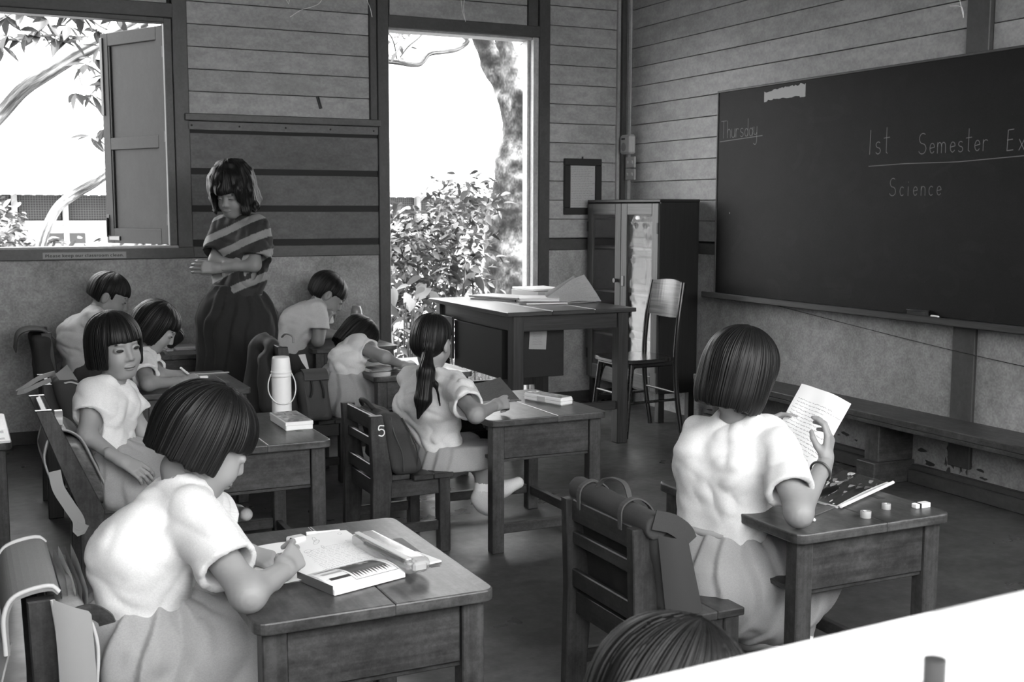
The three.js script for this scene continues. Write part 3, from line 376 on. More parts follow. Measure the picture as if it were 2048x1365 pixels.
function schoolChair(xb, zc, label, { sh = 0.325, bh = 0.58, rake = 0.0, w = 0.385, dp = 0.335, m = M.chair, turn = 0, num = null } = {}) {
  const c = group('school_chair', [xb, 0, zc], turn); tag(c, label, 'chair', 'pupils chairs'); const W = w / 2;
  for (const s of [-1, 1]) {
    const z0 = s > 0 ? W - 0.034 : -W; mesh('back_post', prism([[0, 0], [0.062, 0], [0.088, sh], [0.05 - rake, bh], [-0.002 - rake, bh], [0.006, sh]], z0, z0 + 0.034, 0.003), m, c);
    mesh('front_leg', bx(dp - 0.05, dp - 0.004, 0, sh - 0.02, s > 0 ? W - 0.044 : -W, s > 0 ? W : -W + 0.044, 0.003), m, c);
    mesh('side_apron', bx(0.08, dp - 0.05, sh - 0.085, sh - 0.02, s * (W - 0.02) - 0.011, s * (W - 0.02) + 0.011, 0.002), m, c); mesh('side_stretcher', bx(0.055, dp - 0.05, 0.09, 0.13, s * (W - 0.02) - 0.01, s * (W - 0.02) + 0.01, 0.002), m, c);
  }
  mesh('front_apron', bx(dp - 0.034, dp - 0.012, sh - 0.085, sh - 0.02, -W + 0.044, W - 0.044, 0.002), m, c); mesh('rear_apron', bx(0.03, 0.052, sh - 0.085, sh - 0.02, -W + 0.034, W - 0.034, 0.002), m, c);
  for (let k = 0; k < 3; k++) { const a = 0.088 + (dp - 0.078) * k / 3, b = 0.088 + (dp - 0.078) * (k + 1) / 3 - 0.001; mesh('seat_board', bx(a, b, sh - 0.022, sh, -W + (k ? -0.006 : 0.034) * 1, W - (k ? -0.006 : 0.034), 0.003, { long: 2 }), m, c); }
  const at = (y) => 0.03 - rake * Math.max(0, (y - sh) / (bh - sh)) - 0.004;
  for (const [a, b, t] of [[bh - 0.062, bh - 0.001, 0.02], [bh - 0.128, bh - 0.092, 0.016], [bh - 0.25, bh - 0.2, 0.016]]) { const g = bx(-t / 2, t / 2, a - (a + b) / 2, b - (a + b) / 2, -W + 0.032, W - 0.032, 0.003); g.rotateZ(Math.atan2(rake, bh - sh)); g.translate(at((a + b) / 2), (a + b) / 2, 0); mesh('back_rail', g, m, c); }
  return c;
}
const WIN = 'window';
schoolDesk(-3.838, 4.335, 'desk of the girl writing over a booklet, with open book and pencil case');
schoolDesk(-2.44, 4.285, 'desk with comic book, tape rolls and eraser, of the girl reading a sheet');
schoolDesk(-2.482, 2.49, 'desk of the ponytail girl, with a printed pencil box');
schoolDesk(-3.68, 2.585, 'desk carrying the pale vacuum flask and a thick box');
schoolDesk(-2.505, 1.17, 'desk of the girl leaning over with outstretched arm');
schoolDesk(-3.66, 1.25, 'desk of the long-haired girl holding a pale pencil');
schoolDesk(-2.46, 0.03, 'desk against the wall beside the doorway, of the boy resting chin on hand', 0.545, 0.53, 0.56);
schoolDesk(-3.56, 0.03, 'desk under the pinboard, of the boy with open collar', 0.545, 0.53, 0.5);
schoolDesk(-4.72, 2.15, 'desk with printed booklet on its corner beside the chair with a leather satchel');
schoolChair(-4.245, 4.64, 'chair holding a bulging piped school bag behind the writing girl', { bh: 0.6 });
schoolChair(-2.845, 4.62, 'slatted chair with a dark rolled satchel, of the girl reading a sheet', { bh: 0.572 });
const chair5 = schoolChair(-2.925, 2.82, 'chair with chalked number 5 and a canvas bag, of the ponytail girl', { bh: 0.572 });
schoolChair(-4.0, 2.87, 'raked chair with a leather satchel, of the girl looking round', { bh: 0.69, rake: 0.12 });
schoolChair(-2.93, 1.5, 'chair with jacket, bags and paper tag, of the girl leaning over her desk', { bh: 0.70, rake: 0.02, m: M.chairDark });
schoolChair(-4.02, 1.62, 'chair with a strapped shoulder bag, of the long-haired girl', { bh: 0.6, m: M.chairDark });
schoolChair(-2.86, 0.33, 'chair of the boy resting chin on hand beside the doorway', { m: M.chairDark });
schoolChair(-3.94, 0.33, 'chair with a dark bag under the window, of the boy with open collar', { bh: 0.7, m: M.chairDark });
{ // the painted number on the end of the chair back
  const t = canvasTex(64, 96, (g, w, h) => { g.fillStyle = '#3c3c3c'; g.fillRect(0, 0, w, h); });
  const pts = [[0.012, 0.034], [-0.008, 0.034], [-0.010, 0.018], [0.0, 0.021], [0.011, 0.015], [0.012, 0.002], [0.003, -0.006], [-0.011, -0.002]];
  const g = tube(pts.map((p) => [p[0], p[1], 0]), 0.0026, 40, 6); g.scale(1, 1, 0.3); g.translate(0.042, 0.5, 0.1935); const m = mesh('painted_number', g, M.white, chair5); m.userData.label = 'white painted figure 5';
}

// ---------------------------------------------------------------- smooth solids: distance fields meshed with surface nets
const smin = (a, b, k) => { const h = Math.max(k - Math.abs(a - b), 0) / k; return Math.min(a, b) - h * h * k * 0.25; };
const smax = (a, b, k) => -smin(-a, -b, k);
function coneF(a, b, ra, rb) { // tapered capsule
  const bx_ = b[0] - a[0], by = b[1] - a[1], bz = b[2] - a[2], il = 1 / (bx_ * bx_ + by * by + bz * bz || 1e-9), ax = a[0], ay = a[1], az = a[2], dr = rb - ra;
  return (x, y, z) => { const px = x - ax, py = y - ay, pz = z - az; let t = (px * bx_ + py * by + pz * bz) * il; t = t < 0 ? 0 : t > 1 ? 1 : t; const qx = px - bx_ * t, qy = py - by * t, qz = pz - bz * t; return Math.sqrt(qx * qx + qy * qy + qz * qz) - ra - dr * t; };
}
function ellF(c, r) { const [a, b, d] = r, [cx, cy, cz] = c; return (x, y, z) => { const px = x - cx, py = y - cy, pz = z - cz, k0 = Math.hypot(px / a, py / b, pz / d), k1 = Math.hypot(px / (a * a), py / (b * b), pz / (d * d)); return k1 < 1e-9 ? -Math.min(a, b, d) : k0 * (k0 - 1) / k1; }; }
function boxF(c, h, r = 0) { return (x, y, z) => { const qx = Math.abs(x - c[0]) - h[0] + r, qy = Math.abs(y - c[1]) - h[1] + r, qz = Math.abs(z - c[2]) - h[2] + r; return Math.hypot(Math.max(qx, 0), Math.max(qy, 0), Math.max(qz, 0)) + Math.min(Math.max(qx, qy, qz), 0) - r; }; }
const blend = (fs, k) => (x, y, z) => { let d = fs[0](x, y, z); for (let i = 1; i < fs.length; i++) d = smin(d, fs[i](x, y, z), k); return d; };
// mesh of the zero surface of f inside lo..hi
function solid(f, lo, hi, cell, color = null, uvOf = null) {
  const N = [0, 1, 2].map((i) => Math.ceil((hi[i] - lo[i]) / cell) + 1), B = 8, nx = N[0] + B + 2, ny = N[1] + B + 2, vid = new Map(), pos = [], blocks = [];
  const key = (i, j, k) => i + nx * (j + ny * k), half = B * cell / 2, reach = half * Math.sqrt(3) * 1.22 + cell;
  for (let bk = 0; bk < N[2]; bk += B) for (let bj = 0; bj < N[1]; bj += B) for (let bi = 0; bi < N[0]; bi += B) {
    if (Math.abs(f(lo[0] + bi * cell + half, lo[1] + bj * cell + half, lo[2] + bk * cell + half)) > reach) continue;
    const S = B + 1, v = new Float32Array(S * S * S); let neg = 0;
    for (let k = 0; k < S; k++) for (let j = 0; j < S; j++) for (let i = 0; i < S; i++) { const d = f(lo[0] + (bi + i) * cell, lo[1] + (bj + j) * cell, lo[2] + (bk + k) * cell); v[i + S * (j + S * k)] = d; if (d < 0) neg++; }
    if (!neg || neg === S * S * S) continue; blocks.push([bi, bj, bk, v]);
    for (let k = 0; k < B; k++) for (let j = 0; j < B; j++) for (let i = 0; i < B; i++) {
      let m = 0; const o = i + S * (j + S * k), q = [v[o], v[o + 1], v[o + S], v[o + S + 1], v[o + S * S], v[o + S * S + 1], v[o + S * S + S], v[o + S * S + S + 1]]; for (let c = 0; c < 8; c++) if (q[c] < 0) m |= 1 << c;
      if (m === 0 || m === 255) continue; let sx = 0, sy = 0, sz = 0, n = 0;
      for (const [a, b] of EDGES) { if ((q[a] < 0) === (q[b] < 0)) continue; const t = q[a] / (q[a] - q[b]); sx += (a & 1) + ((b & 1) - (a & 1)) * t; sy += ((a >> 1) & 1) + (((b >> 1) & 1) - ((a >> 1) & 1)) * t; sz += (a >> 2) + ((b >> 2) - (a >> 2)) * t; n++; }
      vid.set(key(bi + i, bj + j, bk + k), pos.length / 3); pos.push(lo[0] + (bi + i + sx / n) * cell, lo[1] + (bj + j + sy / n) * cell, lo[2] + (bk + k + sz / n) * cell);
    }
  }
  const idx = [];
  for (const [bi, bj, bk, v] of blocks) { const S = B + 1; for (let k = 0; k < B; k++) for (let j = 0; j < B; j++) for (let i = 0; i < B; i++) { const o = i + S * (j + S * k), s = v[o] < 0, I = bi + i, J = bj + j, K = bk + k;
    const face = (a, b, c, d, flip) => { const A = vid.get(a), Bv = vid.get(b), C = vid.get(c), D = vid.get(d); if (A === undefined || Bv === undefined || C === undefined || D === undefined) return; flip ? idx.push(A, C, Bv, A, D, C) : idx.push(A, Bv, C, A, C, D); };
    if (s !== v[o + 1] < 0) face(key(I, J - 1, K - 1), key(I, J, K - 1), key(I, J, K), key(I, J - 1, K), !s);
    if (s !== v[o + S] < 0) face(key(I - 1, J, K - 1), key(I - 1, J, K), key(I, J, K), key(I, J, K - 1), !s);
    if (s !== v[o + S * S] < 0) face(key(I - 1, J - 1, K), key(I, J - 1, K), key(I, J, K), key(I - 1, J, K), !s); } }
  const g = new THREE.BufferGeometry(); g.setAttribute('position', new THREE.Float32BufferAttribute(pos, 3)); g.setIndex(idx); g.computeVertexNormals();
  const n = pos.length / 3, uv = new Float32Array(n * 2); for (let i = 0; i < n; i++) { if (uvOf) { const q = uvOf(pos[i * 3], pos[i * 3 + 1], pos[i * 3 + 2]); uv[i * 2] = q[0]; uv[i * 2 + 1] = q[1]; continue; } uv[i * 2] = pos[i * 3] * 0.8 + pos[i * 3 + 2] * 0.6; uv[i * 2 + 1] = pos[i * 3 + 1] + 0.35 * (pos[i * 3] * 0.6 - pos[i * 3 + 2] * 0.8); } g.setAttribute('uv', new THREE.BufferAttribute(uv, 2));
  if (color) { const c = new Float32Array(n * 3); for (let i = 0; i < n; i++) { const q = color(pos[i * 3], pos[i * 3 + 1], pos[i * 3 + 2]); c[i * 3] = c[i * 3 + 1] = c[i * 3 + 2] = q; } g.setAttribute('color', new THREE.BufferAttribute(c, 3)); }
  return g;
}
const EDGES = [[0, 1], [2, 3], [4, 5], [6, 7], [0, 2], [1, 3], [4, 6], [5, 7], [0, 4], [1, 5], [2, 6], [3, 7]];
function joined(gs) { return mergeGeometries(gs.map((g) => { const q = g; return q; }), false); }
function bounds(pts, pad) { const lo = [9, 9, 9], hi = [-9, -9, -9]; for (const p of pts) for (let i = 0; i < 3; i++) { lo[i] = Math.min(lo[i], p[i] - pad); hi[i] = Math.max(hi[i], p[i] + pad); } return [lo, hi]; }

// ---------------------------------------------------------------- people
const frame3 = (f, u) => { const x = nrm(f), z = nrm(cross(x, u)), y = cross(z, x); return { x, y, z }; };
const toLocal = (F, c, s) => (x, y, z) => { const a = x - c[0], b = y - c[1], d = z - c[2]; return [(a * F.x[0] + b * F.x[1] + d * F.x[2]) / s, (a * F.y[0] + b * F.y[1] + d * F.y[2]) / s, (a * F.z[0] + b * F.z[1] + d * F.z[2]) / s]; };
const toWorld = (F, c, s) => (p) => [0, 1, 2].map((i) => c[i] + s * (p[0] * F.x[i] + p[1] * F.y[i] + p[2] * F.z[i]));
const HEAD = (() => { // head-local field: x forward, y up, z to the person's right
  const cr = ellF([-0.008, 0.03, 0], [0.094, 0.084, 0.074]), fa = ellF([0.03, -0.03, 0], [0.06, 0.076, 0.058]), ch = ellF([0.052, -0.086, 0], [0.026, 0.02, 0.028]), cR = ellF([0.056, -0.038, 0.03], [0.03, 0.03, 0.027]), cL = ellF([0.056, -0.038, -0.03], [0.03, 0.03, 0.027]);
  const jw = coneF([0.0, -0.055, 0.045], [0.048, -0.085, 0.016], 0.018, 0.014), jl = coneF([0.0, -0.055, -0.045], [0.048, -0.085, -0.016], 0.018, 0.014), br = coneF([0.083, 0.024, -0.03], [0.083, 0.024, 0.03], 0.008, 0.008);
  const n1 = coneF([0.086, 0.008, 0], [0.099, -0.028, 0], 0.007, 0.0105), nr = ellF([0.09, -0.033, 0.011], [0.009, 0.007, 0.008]), nl = ellF([0.09, -0.033, -0.011], [0.009, 0.007, 0.008]);
  const eR = ellF([0.076, 0.003, 0.032], [0.0135, 0.011, 0.018]), eL = ellF([0.076, 0.003, -0.032], [0.0135, 0.011, 0.018]), sR = ellF([0.1, 0.004, 0.033], [0.018, 0.013, 0.02]), sL = ellF([0.1, 0.004, -0.033], [0.018, 0.013, 0.02]);
  const l1 = ellF([0.087, -0.0585, 0], [0.011, 0.0055, 0.021]), l2 = ellF([0.0855, -0.068, 0], [0.0115, 0.0065, 0.017]);
  const ears = [1, -1].map((s) => { const a = ellF([-0.008, -0.008, s * 0.076], [0.019, 0.031, 0.011]), b = ellF([-0.003, -0.005, s * 0.087], [0.009, 0.018, 0.008]); return (x, y, z) => smax(a(x, y, z), -b(x, y, z), 0.006); });
  return (x, y, z) => { let d = smin(cr(x, y, z), fa(x, y, z), 0.03); if (d > 0.06) return d - 0.02; if (d < -0.04) return d; d = smin(d, ch(x, y, z), 0.03); d = smin(d, jw(x, y, z), 0.03); d = smin(d, jl(x, y, z), 0.03); d = smin(d, cR(x, y, z), 0.02); d = smin(d, cL(x, y, z), 0.02); if (x > 0.035) { d = smin(d, br(x, y, z), 0.016); d = smax(d, -sR(x, y, z), 0.014); d = smax(d, -sL(x, y, z), 0.014); d = smin(d, eR(x, y, z), 0.004); d = smin(d, eL(x, y, z), 0.004); d = smin(d, n1(x, y, z), 0.012); d = smin(d, nr(x, y, z), 0.006); d = smin(d, nl(x, y, z), 0.006); d = smin(d, l1(x, y, z), 0.005); d = smin(d, l2(x, y, z), 0.005); } if (Math.abs(z) > 0.045) { d = smin(d, ears[0](x, y, z), 0.006); d = smin(d, ears[1](x, y, z), 0.006); } return d; };
})();
// a hand: d = direction of the fingers, n = way the palm faces, side = +1 when the thumb lies along cross(d, n)
function handF(w, d, n, side, s, curl = [20, 35, 25], thumb = [0.5, 0.4], spread = 0.06) {
  d = nrm(d); const t = mul(nrm(cross(d, n)), side); n = nrm(cross(cross(d, n), d)); const fs = [], pts = [w], palm = [];
  const P = (a, b, c) => [0, 1, 2].map((i) => w[i] + s * (d[i] * a + t[i] * b + n[i] * c));
  const L = [[0.042, 0.026, 0.022], [0.047, 0.029, 0.023], [0.043, 0.027, 0.022], [0.034, 0.021, 0.019]], off = [0.029, 0.0095, -0.0095, -0.027], kn = [0.086, 0.09, 0.086, 0.078];
  for (let k = 0; k < 4; k++) {
    const a = P(0.0, off[k] * 0.55, 0), b = P(kn[k], off[k], 0); palm.push(coneF(a, b, 0.0125 * s, 0.0115 * s)); pts.push(b);
    let cur = b, ang = 0; const sp = spread * (1.5 - k); for (let q = 0; q < 3; q++) { ang += (Array.isArray(curl[0]) ? curl[k][q] : curl[q]) * Math.PI / 180; const dir = nrm([0, 1, 2].map((i) => d[i] * Math.cos(ang) + n[i] * Math.sin(ang) + t[i] * sp * Math.cos(ang))); const nx = add(cur, mul(dir, L[k][q] * s)); fs.push(coneF(cur, nx, (0.0098 - q * 0.0009) * s, (0.0092 - q * 0.001) * s)); cur = nx; pts.push(nx); }
  }
  const t0 = P(0.018, 0.02, 0.004), t1 = P(0.045, 0.02 + 0.03 * thumb[0], 0.012 + 0.02 * thumb[1]), t2 = P(0.072, 0.02 + 0.034 * thumb[0], 0.014 + 0.04 * thumb[1]), t3 = P(0.094, 0.018 + 0.026 * thumb[0], 0.014 + 0.052 * thumb[1]); pts.push(t1, t2, t3);
  const pf = blend(palm, 0.014 * s), tf = blend([coneF(t0, t1, 0.0155 * s, 0.0125 * s), coneF(t1, t2, 0.0118 * s, 0.0102 * s), coneF(t2, t3, 0.0102 * s, 0.008 * s)], 0.005 * s), arm = coneF(P(-0.06, 0, 0), P(0.012, 0, 0), 0.0272 * s, 0.0255 * s);
  return { f: (x, y, z) => { let q = smin(pf(x, y, z), arm(x, y, z), 0.02 * s); q = smin(q, tf(x, y, z), 0.012 * s); for (const e of fs) q = smin(q, e(x, y, z), 0.0035 * s); return q; }, pts };
}
const SKIN = (v) => new THREE.MeshPhysicalMaterial({ color: G(v), roughness: 0.55, sheen: 0.15 });
M.skin = SKIN(0.27); M.skinDark = SKIN(0.21); M.hair = new THREE.MeshPhysicalMaterial({ color: G(1), vertexColors: true, roughness: 0.46, specularIntensity: 0.5, bumpMap: tHair, bumpScale: 0.0035 });
M.shirt = std(0.86, 0.85, { map: tCloth }); M.skirt = std(0.41, 0.9, { map: tCloth }); M.shorts = std(0.06, 0.9, { map: tCloth }); M.shoe = std(0.8, 0.8, { map: tCloth }); M.sock = std(0.85, 0.9); M.lash = std(0.01, 0.6); M.lip = std(0.07, 0.6); M.eyeWhite = std(0.6, 0.3); M.belt = std(0.16, 0.7);
function strands(az, y, r) { return 0.0016 * noise(az * 7, y * 9, r * 14) + 0.0011 * noise(az * 22, y * 6 + 3, r * 9) + 0.0009 * noise(az * 44, y * 8, 4); }
const hairTone = (az, y) => 0.006 + 0.005 * Math.max(0, noise(az * 30, y * 6, 2) + 0.4 * noise(az * 80, y * 9, 7));
// hair styles as head-local fields
const HAIR = {
  bob({ len: L = 0.085, fringe = 0.03, face = 0.036, side = 0.064, puff = 0, back = 0, wob = 0.004, up = 0 } = {}) {
    const cap = ellF([-0.012, 0.034 + up * 0.6, 0], [0.112 + puff, 0.096 + puff + up * 0.5, 0.091 + puff]), skirt = ellF([-0.02 - back, -0.04, 0], [0.094 + puff, 0.13, 0.098 + puff]), cut = boxF([0.115, fringe - 0.15, 0], [0.115 - face, 0.15, side], 0.012);
    return (x, y, z) => { let d = smin(cap(x, y, z), skirt(x, y, z), 0.03); d = smax(d, -(y + L + wob * noise(Math.atan2(z, x) * 9, 2, 5)), 0.006); return smax(d, -cut(x, y, z), 0.008); };
  },
  short({ fringe = 0.04, nape = -0.03, face = 0.02 } = {}) {
    const cap = ellF([-0.012, 0.036, 0], [0.108, 0.093, 0.085]), nk = ellF([-0.045, -0.015, 0], [0.058, 0.06, 0.066]), cut = boxF([0.13, fringe - 0.15, 0], [0.13 - face, 0.15, 0.2], 0.01), ear = ellF([-0.005, -0.02, 0], [0.026, 0.04, 0.2]);
    return (x, y, z) => { let d = smin(cap(x, y, z), nk(x, y, z), 0.03); d = smax(d, -(y - nape + 0.25 * (x + 0.08)), 0.008); d = smax(d, -cut(x, y, z), 0.012); return smax(d, -ear(x, y, z), 0.008); };
  },
  tied() { const cap = ellF([-0.012, 0.03, 0], [0.102, 0.091, 0.082]), nk = ellF([-0.05, -0.012, 0], [0.055, 0.062, 0.066]), cut = boxF([0.13, -0.115, 0], [0.11, 0.15, 0.2], 0.01); return (x, y, z) => smax(smin(cap(x, y, z), nk(x, y, z), 0.03), -cut(x, y, z), 0.012); },
};
function person(label, J, o = {}) {
  const g = group('person', [J.pv[0], 0, J.pv[2]]); tag(g, label, 'person', o.group); const inv = [-J.pv[0], 0, -J.pv[2]];
  const put = (n, geo, m, par = g) => { geo.translate(...inv); return mesh(n, geo, m, par); };
  const k = o.size ?? 1, fine = o.cell ?? 0.0035, skin = o.skin ?? M.skin, F = frame3(J.head.f, J.head.u), hs = J.head.s, hc = J.head.c, loc = toLocal(F, hc, hs), wor = toWorld(F, hc, hs);
  const lat = nrm(sub(J.sR, J.sL)), lat2 = J.hR ? nrm(sub(J.hR, J.hL)) : lat;
  const nb = wor([-0.022, -0.07, 0]), neck = coneF(J.nk, nb, 0.037 * k, 0.04 * hs);
  // body
  const fb = [], bp = [J.pv, J.ch, J.nk, J.sR, J.sL]; const C = (a, b, ra, rb) => { fb.push(coneF(a, b, ra * k, rb * k)); bp.push(a, b); };
  for (const s of [-1, 1]) { C(add(J.pv, mul(lat2, s * 0.045 * k)), add(J.ch, mul(lat, s * 0.04 * k)), 0.06, 0.06); C(add(J.ch, mul(lat, s * 0.04 * k)), add(J.nk, mul(lat, s * 0.02 * k)), 0.058, 0.035); }
  C(J.sL, J.sR, 0.035, 0.035); const ar = o.arm ?? 1; for (const q of ['R', 'L']) { if (J['e' + q]) { C(J['s' + q], J['e' + q], 0.037 * ar, 0.031 * ar); C(J['e' + q], J['w' + q], 0.031 * ar, 0.0205 * ar); } if (J['k' + q]) { C(J['h' + q], J['k' + q], 0.062, 0.045); C(J['k' + q], mix(J['k' + q], J['a' + q], 0.35), 0.042, 0.043); C(mix(J['k' + q], J['a' + q], 0.35), J['a' + q], 0.043, 0.026); } }
  const hands = []; for (const q of ['R', 'L']) { const h = J['hand' + q]; if (h) hands.push(handF(J['w' + q], h.d, h.n, h.side ?? (q === 'R' ? -1 : 1), (h.s ?? 0.78) * (o.handS ?? 1), h.curl, h.thumb, h.spread)); }
  const limbs = blend(fb, 0.028 * k), geos = []; { const [lo, hi] = bounds(bp, 0.09 * k); geos.push(solid((x, y, z) => smin(limbs(x, y, z), neck(x, y, z), 0.02), lo, hi, o.bodyCell ?? 0.0105)); }
  const headF = (x, y, z) => { const p = loc(x, y, z); return smin(HEAD(p[0], p[1], p[2]) * hs, neck(x, y, z), 0.025); };
  geos.push(solid((x, y, z) => Math.max(headF(x, y, z), len([x - hc[0], y - hc[1], z - hc[2]]) - 0.165 * hs), sub(hc, [0.17, 0.17, 0.17]), add(hc, [0.17, 0.17, 0.17]), fine));
  for (const h of hands) { const [lo, hi] = bounds(h.pts, 0.05); geos.push(solid(h.f, lo, hi, Math.min(fine, 0.0032))); }
  put('body', joined(geos), skin);
  // face
  if (o.face !== false) {
    for (const s of [1, -1]) {
      const lid = o.lid ?? 0.0042, e = new THREE.SphereGeometry(1, 16, 10); e.scale(0.004, lid, 0.0135); e.rotateX(-s * 0.06); const m4 = new THREE.Matrix4().makeBasis(v3(F.x), v3(F.y), v3(F.z)); e.rotateY(s * -0.28); e.translate(0.0878, 0.0025, s * 0.0325); e.scale(hs, hs, hs); e.applyMatrix4(m4); e.translate(...hc); const em = put('eye', e, M.lash);
      if (o.whites) { const w = new THREE.SphereGeometry(1, 12, 8); w.scale(0.003, lid * 0.75, 0.006); for (const t of [-1, 1]) { } }
      put('eyebrow', tube([wor([0.0895, 0.021, s * 0.017]), wor([0.0875, 0.0255, s * 0.03]), wor([0.079, 0.023, s * 0.046])], 0.0022 * hs, 10, 5), M.lash);
    }
    put('mouth_line', tube([wor([0.084, -0.0632, -0.021]), wor([0.0955, -0.0635, -0.01]), wor([0.0978, -0.0632, 0]), wor([0.0955, -0.0635, 0.01]), wor([0.084, -0.0632, 0.021])], 0.0018 * hs, 16, 5), M.lip);
  }
  // hair
  if (o.hair) {
    const hf = o.hair, extra = o.hairExtra ?? [], up = o.hairAxis;
    const H = (x, y, z) => { const p = loc(x, y, z), az = Math.atan2(p[2], p[0] + 0.01), r = Math.hypot(p[0], p[1], p[2]); let d = hf(p[0], p[1], p[2]) * hs; for (const e of extra) d = smin(d, e(x, y, z), 0.02); if (d > 0.014 || d < -0.014) return d; return d - hs * strands(az, p[1], r) * (o.strand ?? 1.2) * 0.8 - (o.lump ?? 0) * noise(x * 26, y * 26, z * 26); };
    const [lo, hi] = bounds([hc, ...(o.hairPts ?? [])], 0.175); put('hair', solid(H, lo, hi, o.hairCell ?? Math.max(0.003, fine * 0.9), (x, y, z) => { const p = loc(x, y, z); return hairTone(Math.atan2(p[2], p[0]), p[1]); }, (x, y, z) => { const p = loc(x, y, z); return [Math.atan2(p[2], p[0] + 0.01) / 6.2832, p[1] * 1.5 + 0.12 * noise(p[0] * 9, p[1] * 9, p[2] * 9)]; }), M.hair);
  }
  // shirt
  const sh = o.shirt ?? {}, st = (sh.r ?? 0.088) * k, fs = []; const lc = (p, w) => [add(p, mul(lat, w * k)), add(p, mul(lat, -w * k))];
  const [p1, p2] = [add(J.pv, mul(lat2, 0.05 * k)), add(J.pv, mul(lat2, -0.05 * k))], [c1, c2] = lc(J.ch, 0.05), [n1, n2] = lc(mix(J.nk, J.ch, 0.12), 0.03);
  fs.push(coneF(p1, c1, st * 0.95, st), coneF(p2, c2, st * 0.95, st), coneF(c1, n1, st, 0.046 * k), coneF(c2, n2, st, 0.046 * k), coneF(J.sL, J.sR, 0.046 * k, 0.046 * k)); for (const e of sh.extra ?? []) fs.push(coneF(e[0], e[1], e[2], e[3]));
  const torso = blend(fs, 0.045 * k), sl = [], sp = [J.pv, J.ch, J.nk, J.sR, J.sL];
  for (const q of ['R', 'L']) if (J['e' + q]) { const cuff = mix(J['s' + q], J['e' + q], sh.sleeve ?? 0.72), dir = nrm(sub(J['e' + q], J['s' + q])), c = coneF(J['s' + q], cuff, 0.05 * k * (sh.sw ?? 1), 0.06 * k * (sh.sw ?? 1)), hole = coneF(mix(J['s' + q], cuff, 0.8), add(cuff, mul(dir, 0.1)), 0.043 * ar * k * (sh.sw ?? 1), 0.05 * ar * k * (sh.sw ?? 1)); sp.push(add(cuff, mul(dir, 0.03))); sl.push([c, cuff, dir, hole]); }
  const nh = coneF(mix(J.nk, nb, 0.15), nb, 0.046 * k, 0.06 * hs), fd = sh.folds ?? 1, fdir = nrm(sub(J.ch, J.pv)), hem = sh.hem ?? null, seed = (label.length * 7.3) % 11;
  const SF = (x, y, z) => {
    let d = torso(x, y, z); if (d < -0.05) return d; if (d > 0.12) { let m = d; for (const s of sl) m = Math.min(m, s[0](x, y, z)); if (m > 0.06) return m; }
    for (const [c, cu, dr] of sl) { const pl = (x - cu[0]) * dr[0] + (y - cu[1]) * dr[1] + (z - cu[2]) * dr[2]; d = smin(d, smax(c(x, y, z), pl, 0.004), 0.03 * k); }
    const al = (x * fdir[0] + y * fdir[1] + z * fdir[2]); if (d < 0.02 && d > -0.02) { const n1 = noise(x * 9 + y * 7 + seed, y * 11 - z * 4, z * 9 - y * 5), n2 = noise(x * 21 - y * 13, y * 9 + seed, z * 21 + y * 14), n3 = noise(y * 24 + x * 9, x * 8 - z * 7, seed + z * 6); d += fd * (0.011 * (0.32 - Math.abs(n1)) + 0.0065 * (0.3 - Math.abs(n2)) + 0.006 * (0.3 - Math.abs(n3))); }
    if (sh.pleat) d += sh.pleat(x, y, z);
    for (const s of sl) d = smax(d, -s[3](x, y, z), 0.003); d = smax(d, -nh(x, y, z), 0.004); if (hem) d = smax(d, (x - hem[0][0]) * hem[1][0] + (y - hem[0][1]) * hem[1][1] + (z - hem[0][2]) * hem[1][2], 0.004); return d;
  };
  { const [lo, hi] = bounds(sp, 0.135 * k); const m = put(sh.name ?? 'shirt', solid(SF, lo, hi, sh.cell ?? 0.0055, sh.color ?? null), sh.mat ?? M.shirt); if (sh.label) m.userData.label = sh.label; }
  if (o.collar) { const cp = []; for (let i = 0; i <= 12; i++) { const a = i / 12 * 5.2 - 2.6 + Math.PI, q = add(mix(J.nk, nb, 0.35), add(mul(lat, Math.sin(a) * 0.052 * k), mul(nrm(cross(lat, sub(nb, J.nk))), -Math.cos(a) * 0.052 * k))); cp.push(add(q, [0, -0.008, 0])); } put('collar', tube(cp, 0.011 * k, 30, 7), sh.mat ?? M.shirt); }
  // lower garment
  const sk = o.skirt; if (sk) {
    const fs2 = sk.cones.map((c) => coneF(...c)), sf = blend(fs2, sk.k ?? 0.07), fw = nrm(sk.dir ?? [1, 0, 0]), sd = nrm(cross(fw, [0, 1, 0])), A = sk.amp ?? 0.006, Q = sk.freq ?? 46;
    const NP = sk.pleats ?? 15;
    const KF = (x, y, z) => { let d = sf(x, y, z); if (d < 0.03 && d > -0.03) { const u = (x - J.pv[0]) * sd[0] + (z - J.pv[2]) * sd[2], w = (x - J.pv[0]) * fw[0] + (z - J.pv[2]) * fw[2], yy = y - J.pv[1], rr = Math.hypot(u, w); let th = Math.atan2(u, w) / 6.2832 * NP + 0.5 * noise(x * 7, y * 7, z * 7) + yy * 2.2; th -= Math.floor(th); const saw = th < 0.82 ? th / 0.82 : (1 - th) / 0.18; d += A * (1.3 * (0.5 - saw) * Math.min(1, rr / 0.1 + Math.max(0, -yy) * 3) + 1.1 * (0.3 - Math.abs(noise(x * 10 + 3, y * 9, z * 10))) + 0.35 * noise(x * 40, y * 18, z * 40)); } for (const c of sk.cuts ?? []) d = smax(d, (x - c[0][0]) * c[1][0] + (y - c[0][1]) * c[1][1] + (z - c[0][2]) * c[1][2], 0.006); return d; };
    const [lo, hi] = bounds(sk.cones.flatMap((c) => [c[0], c[1]]), sk.pad ?? 0.16); put(sk.name ?? 'skirt', solid(KF, lo, hi, sk.cell ?? 0.0065), sk.mat ?? M.skirt);
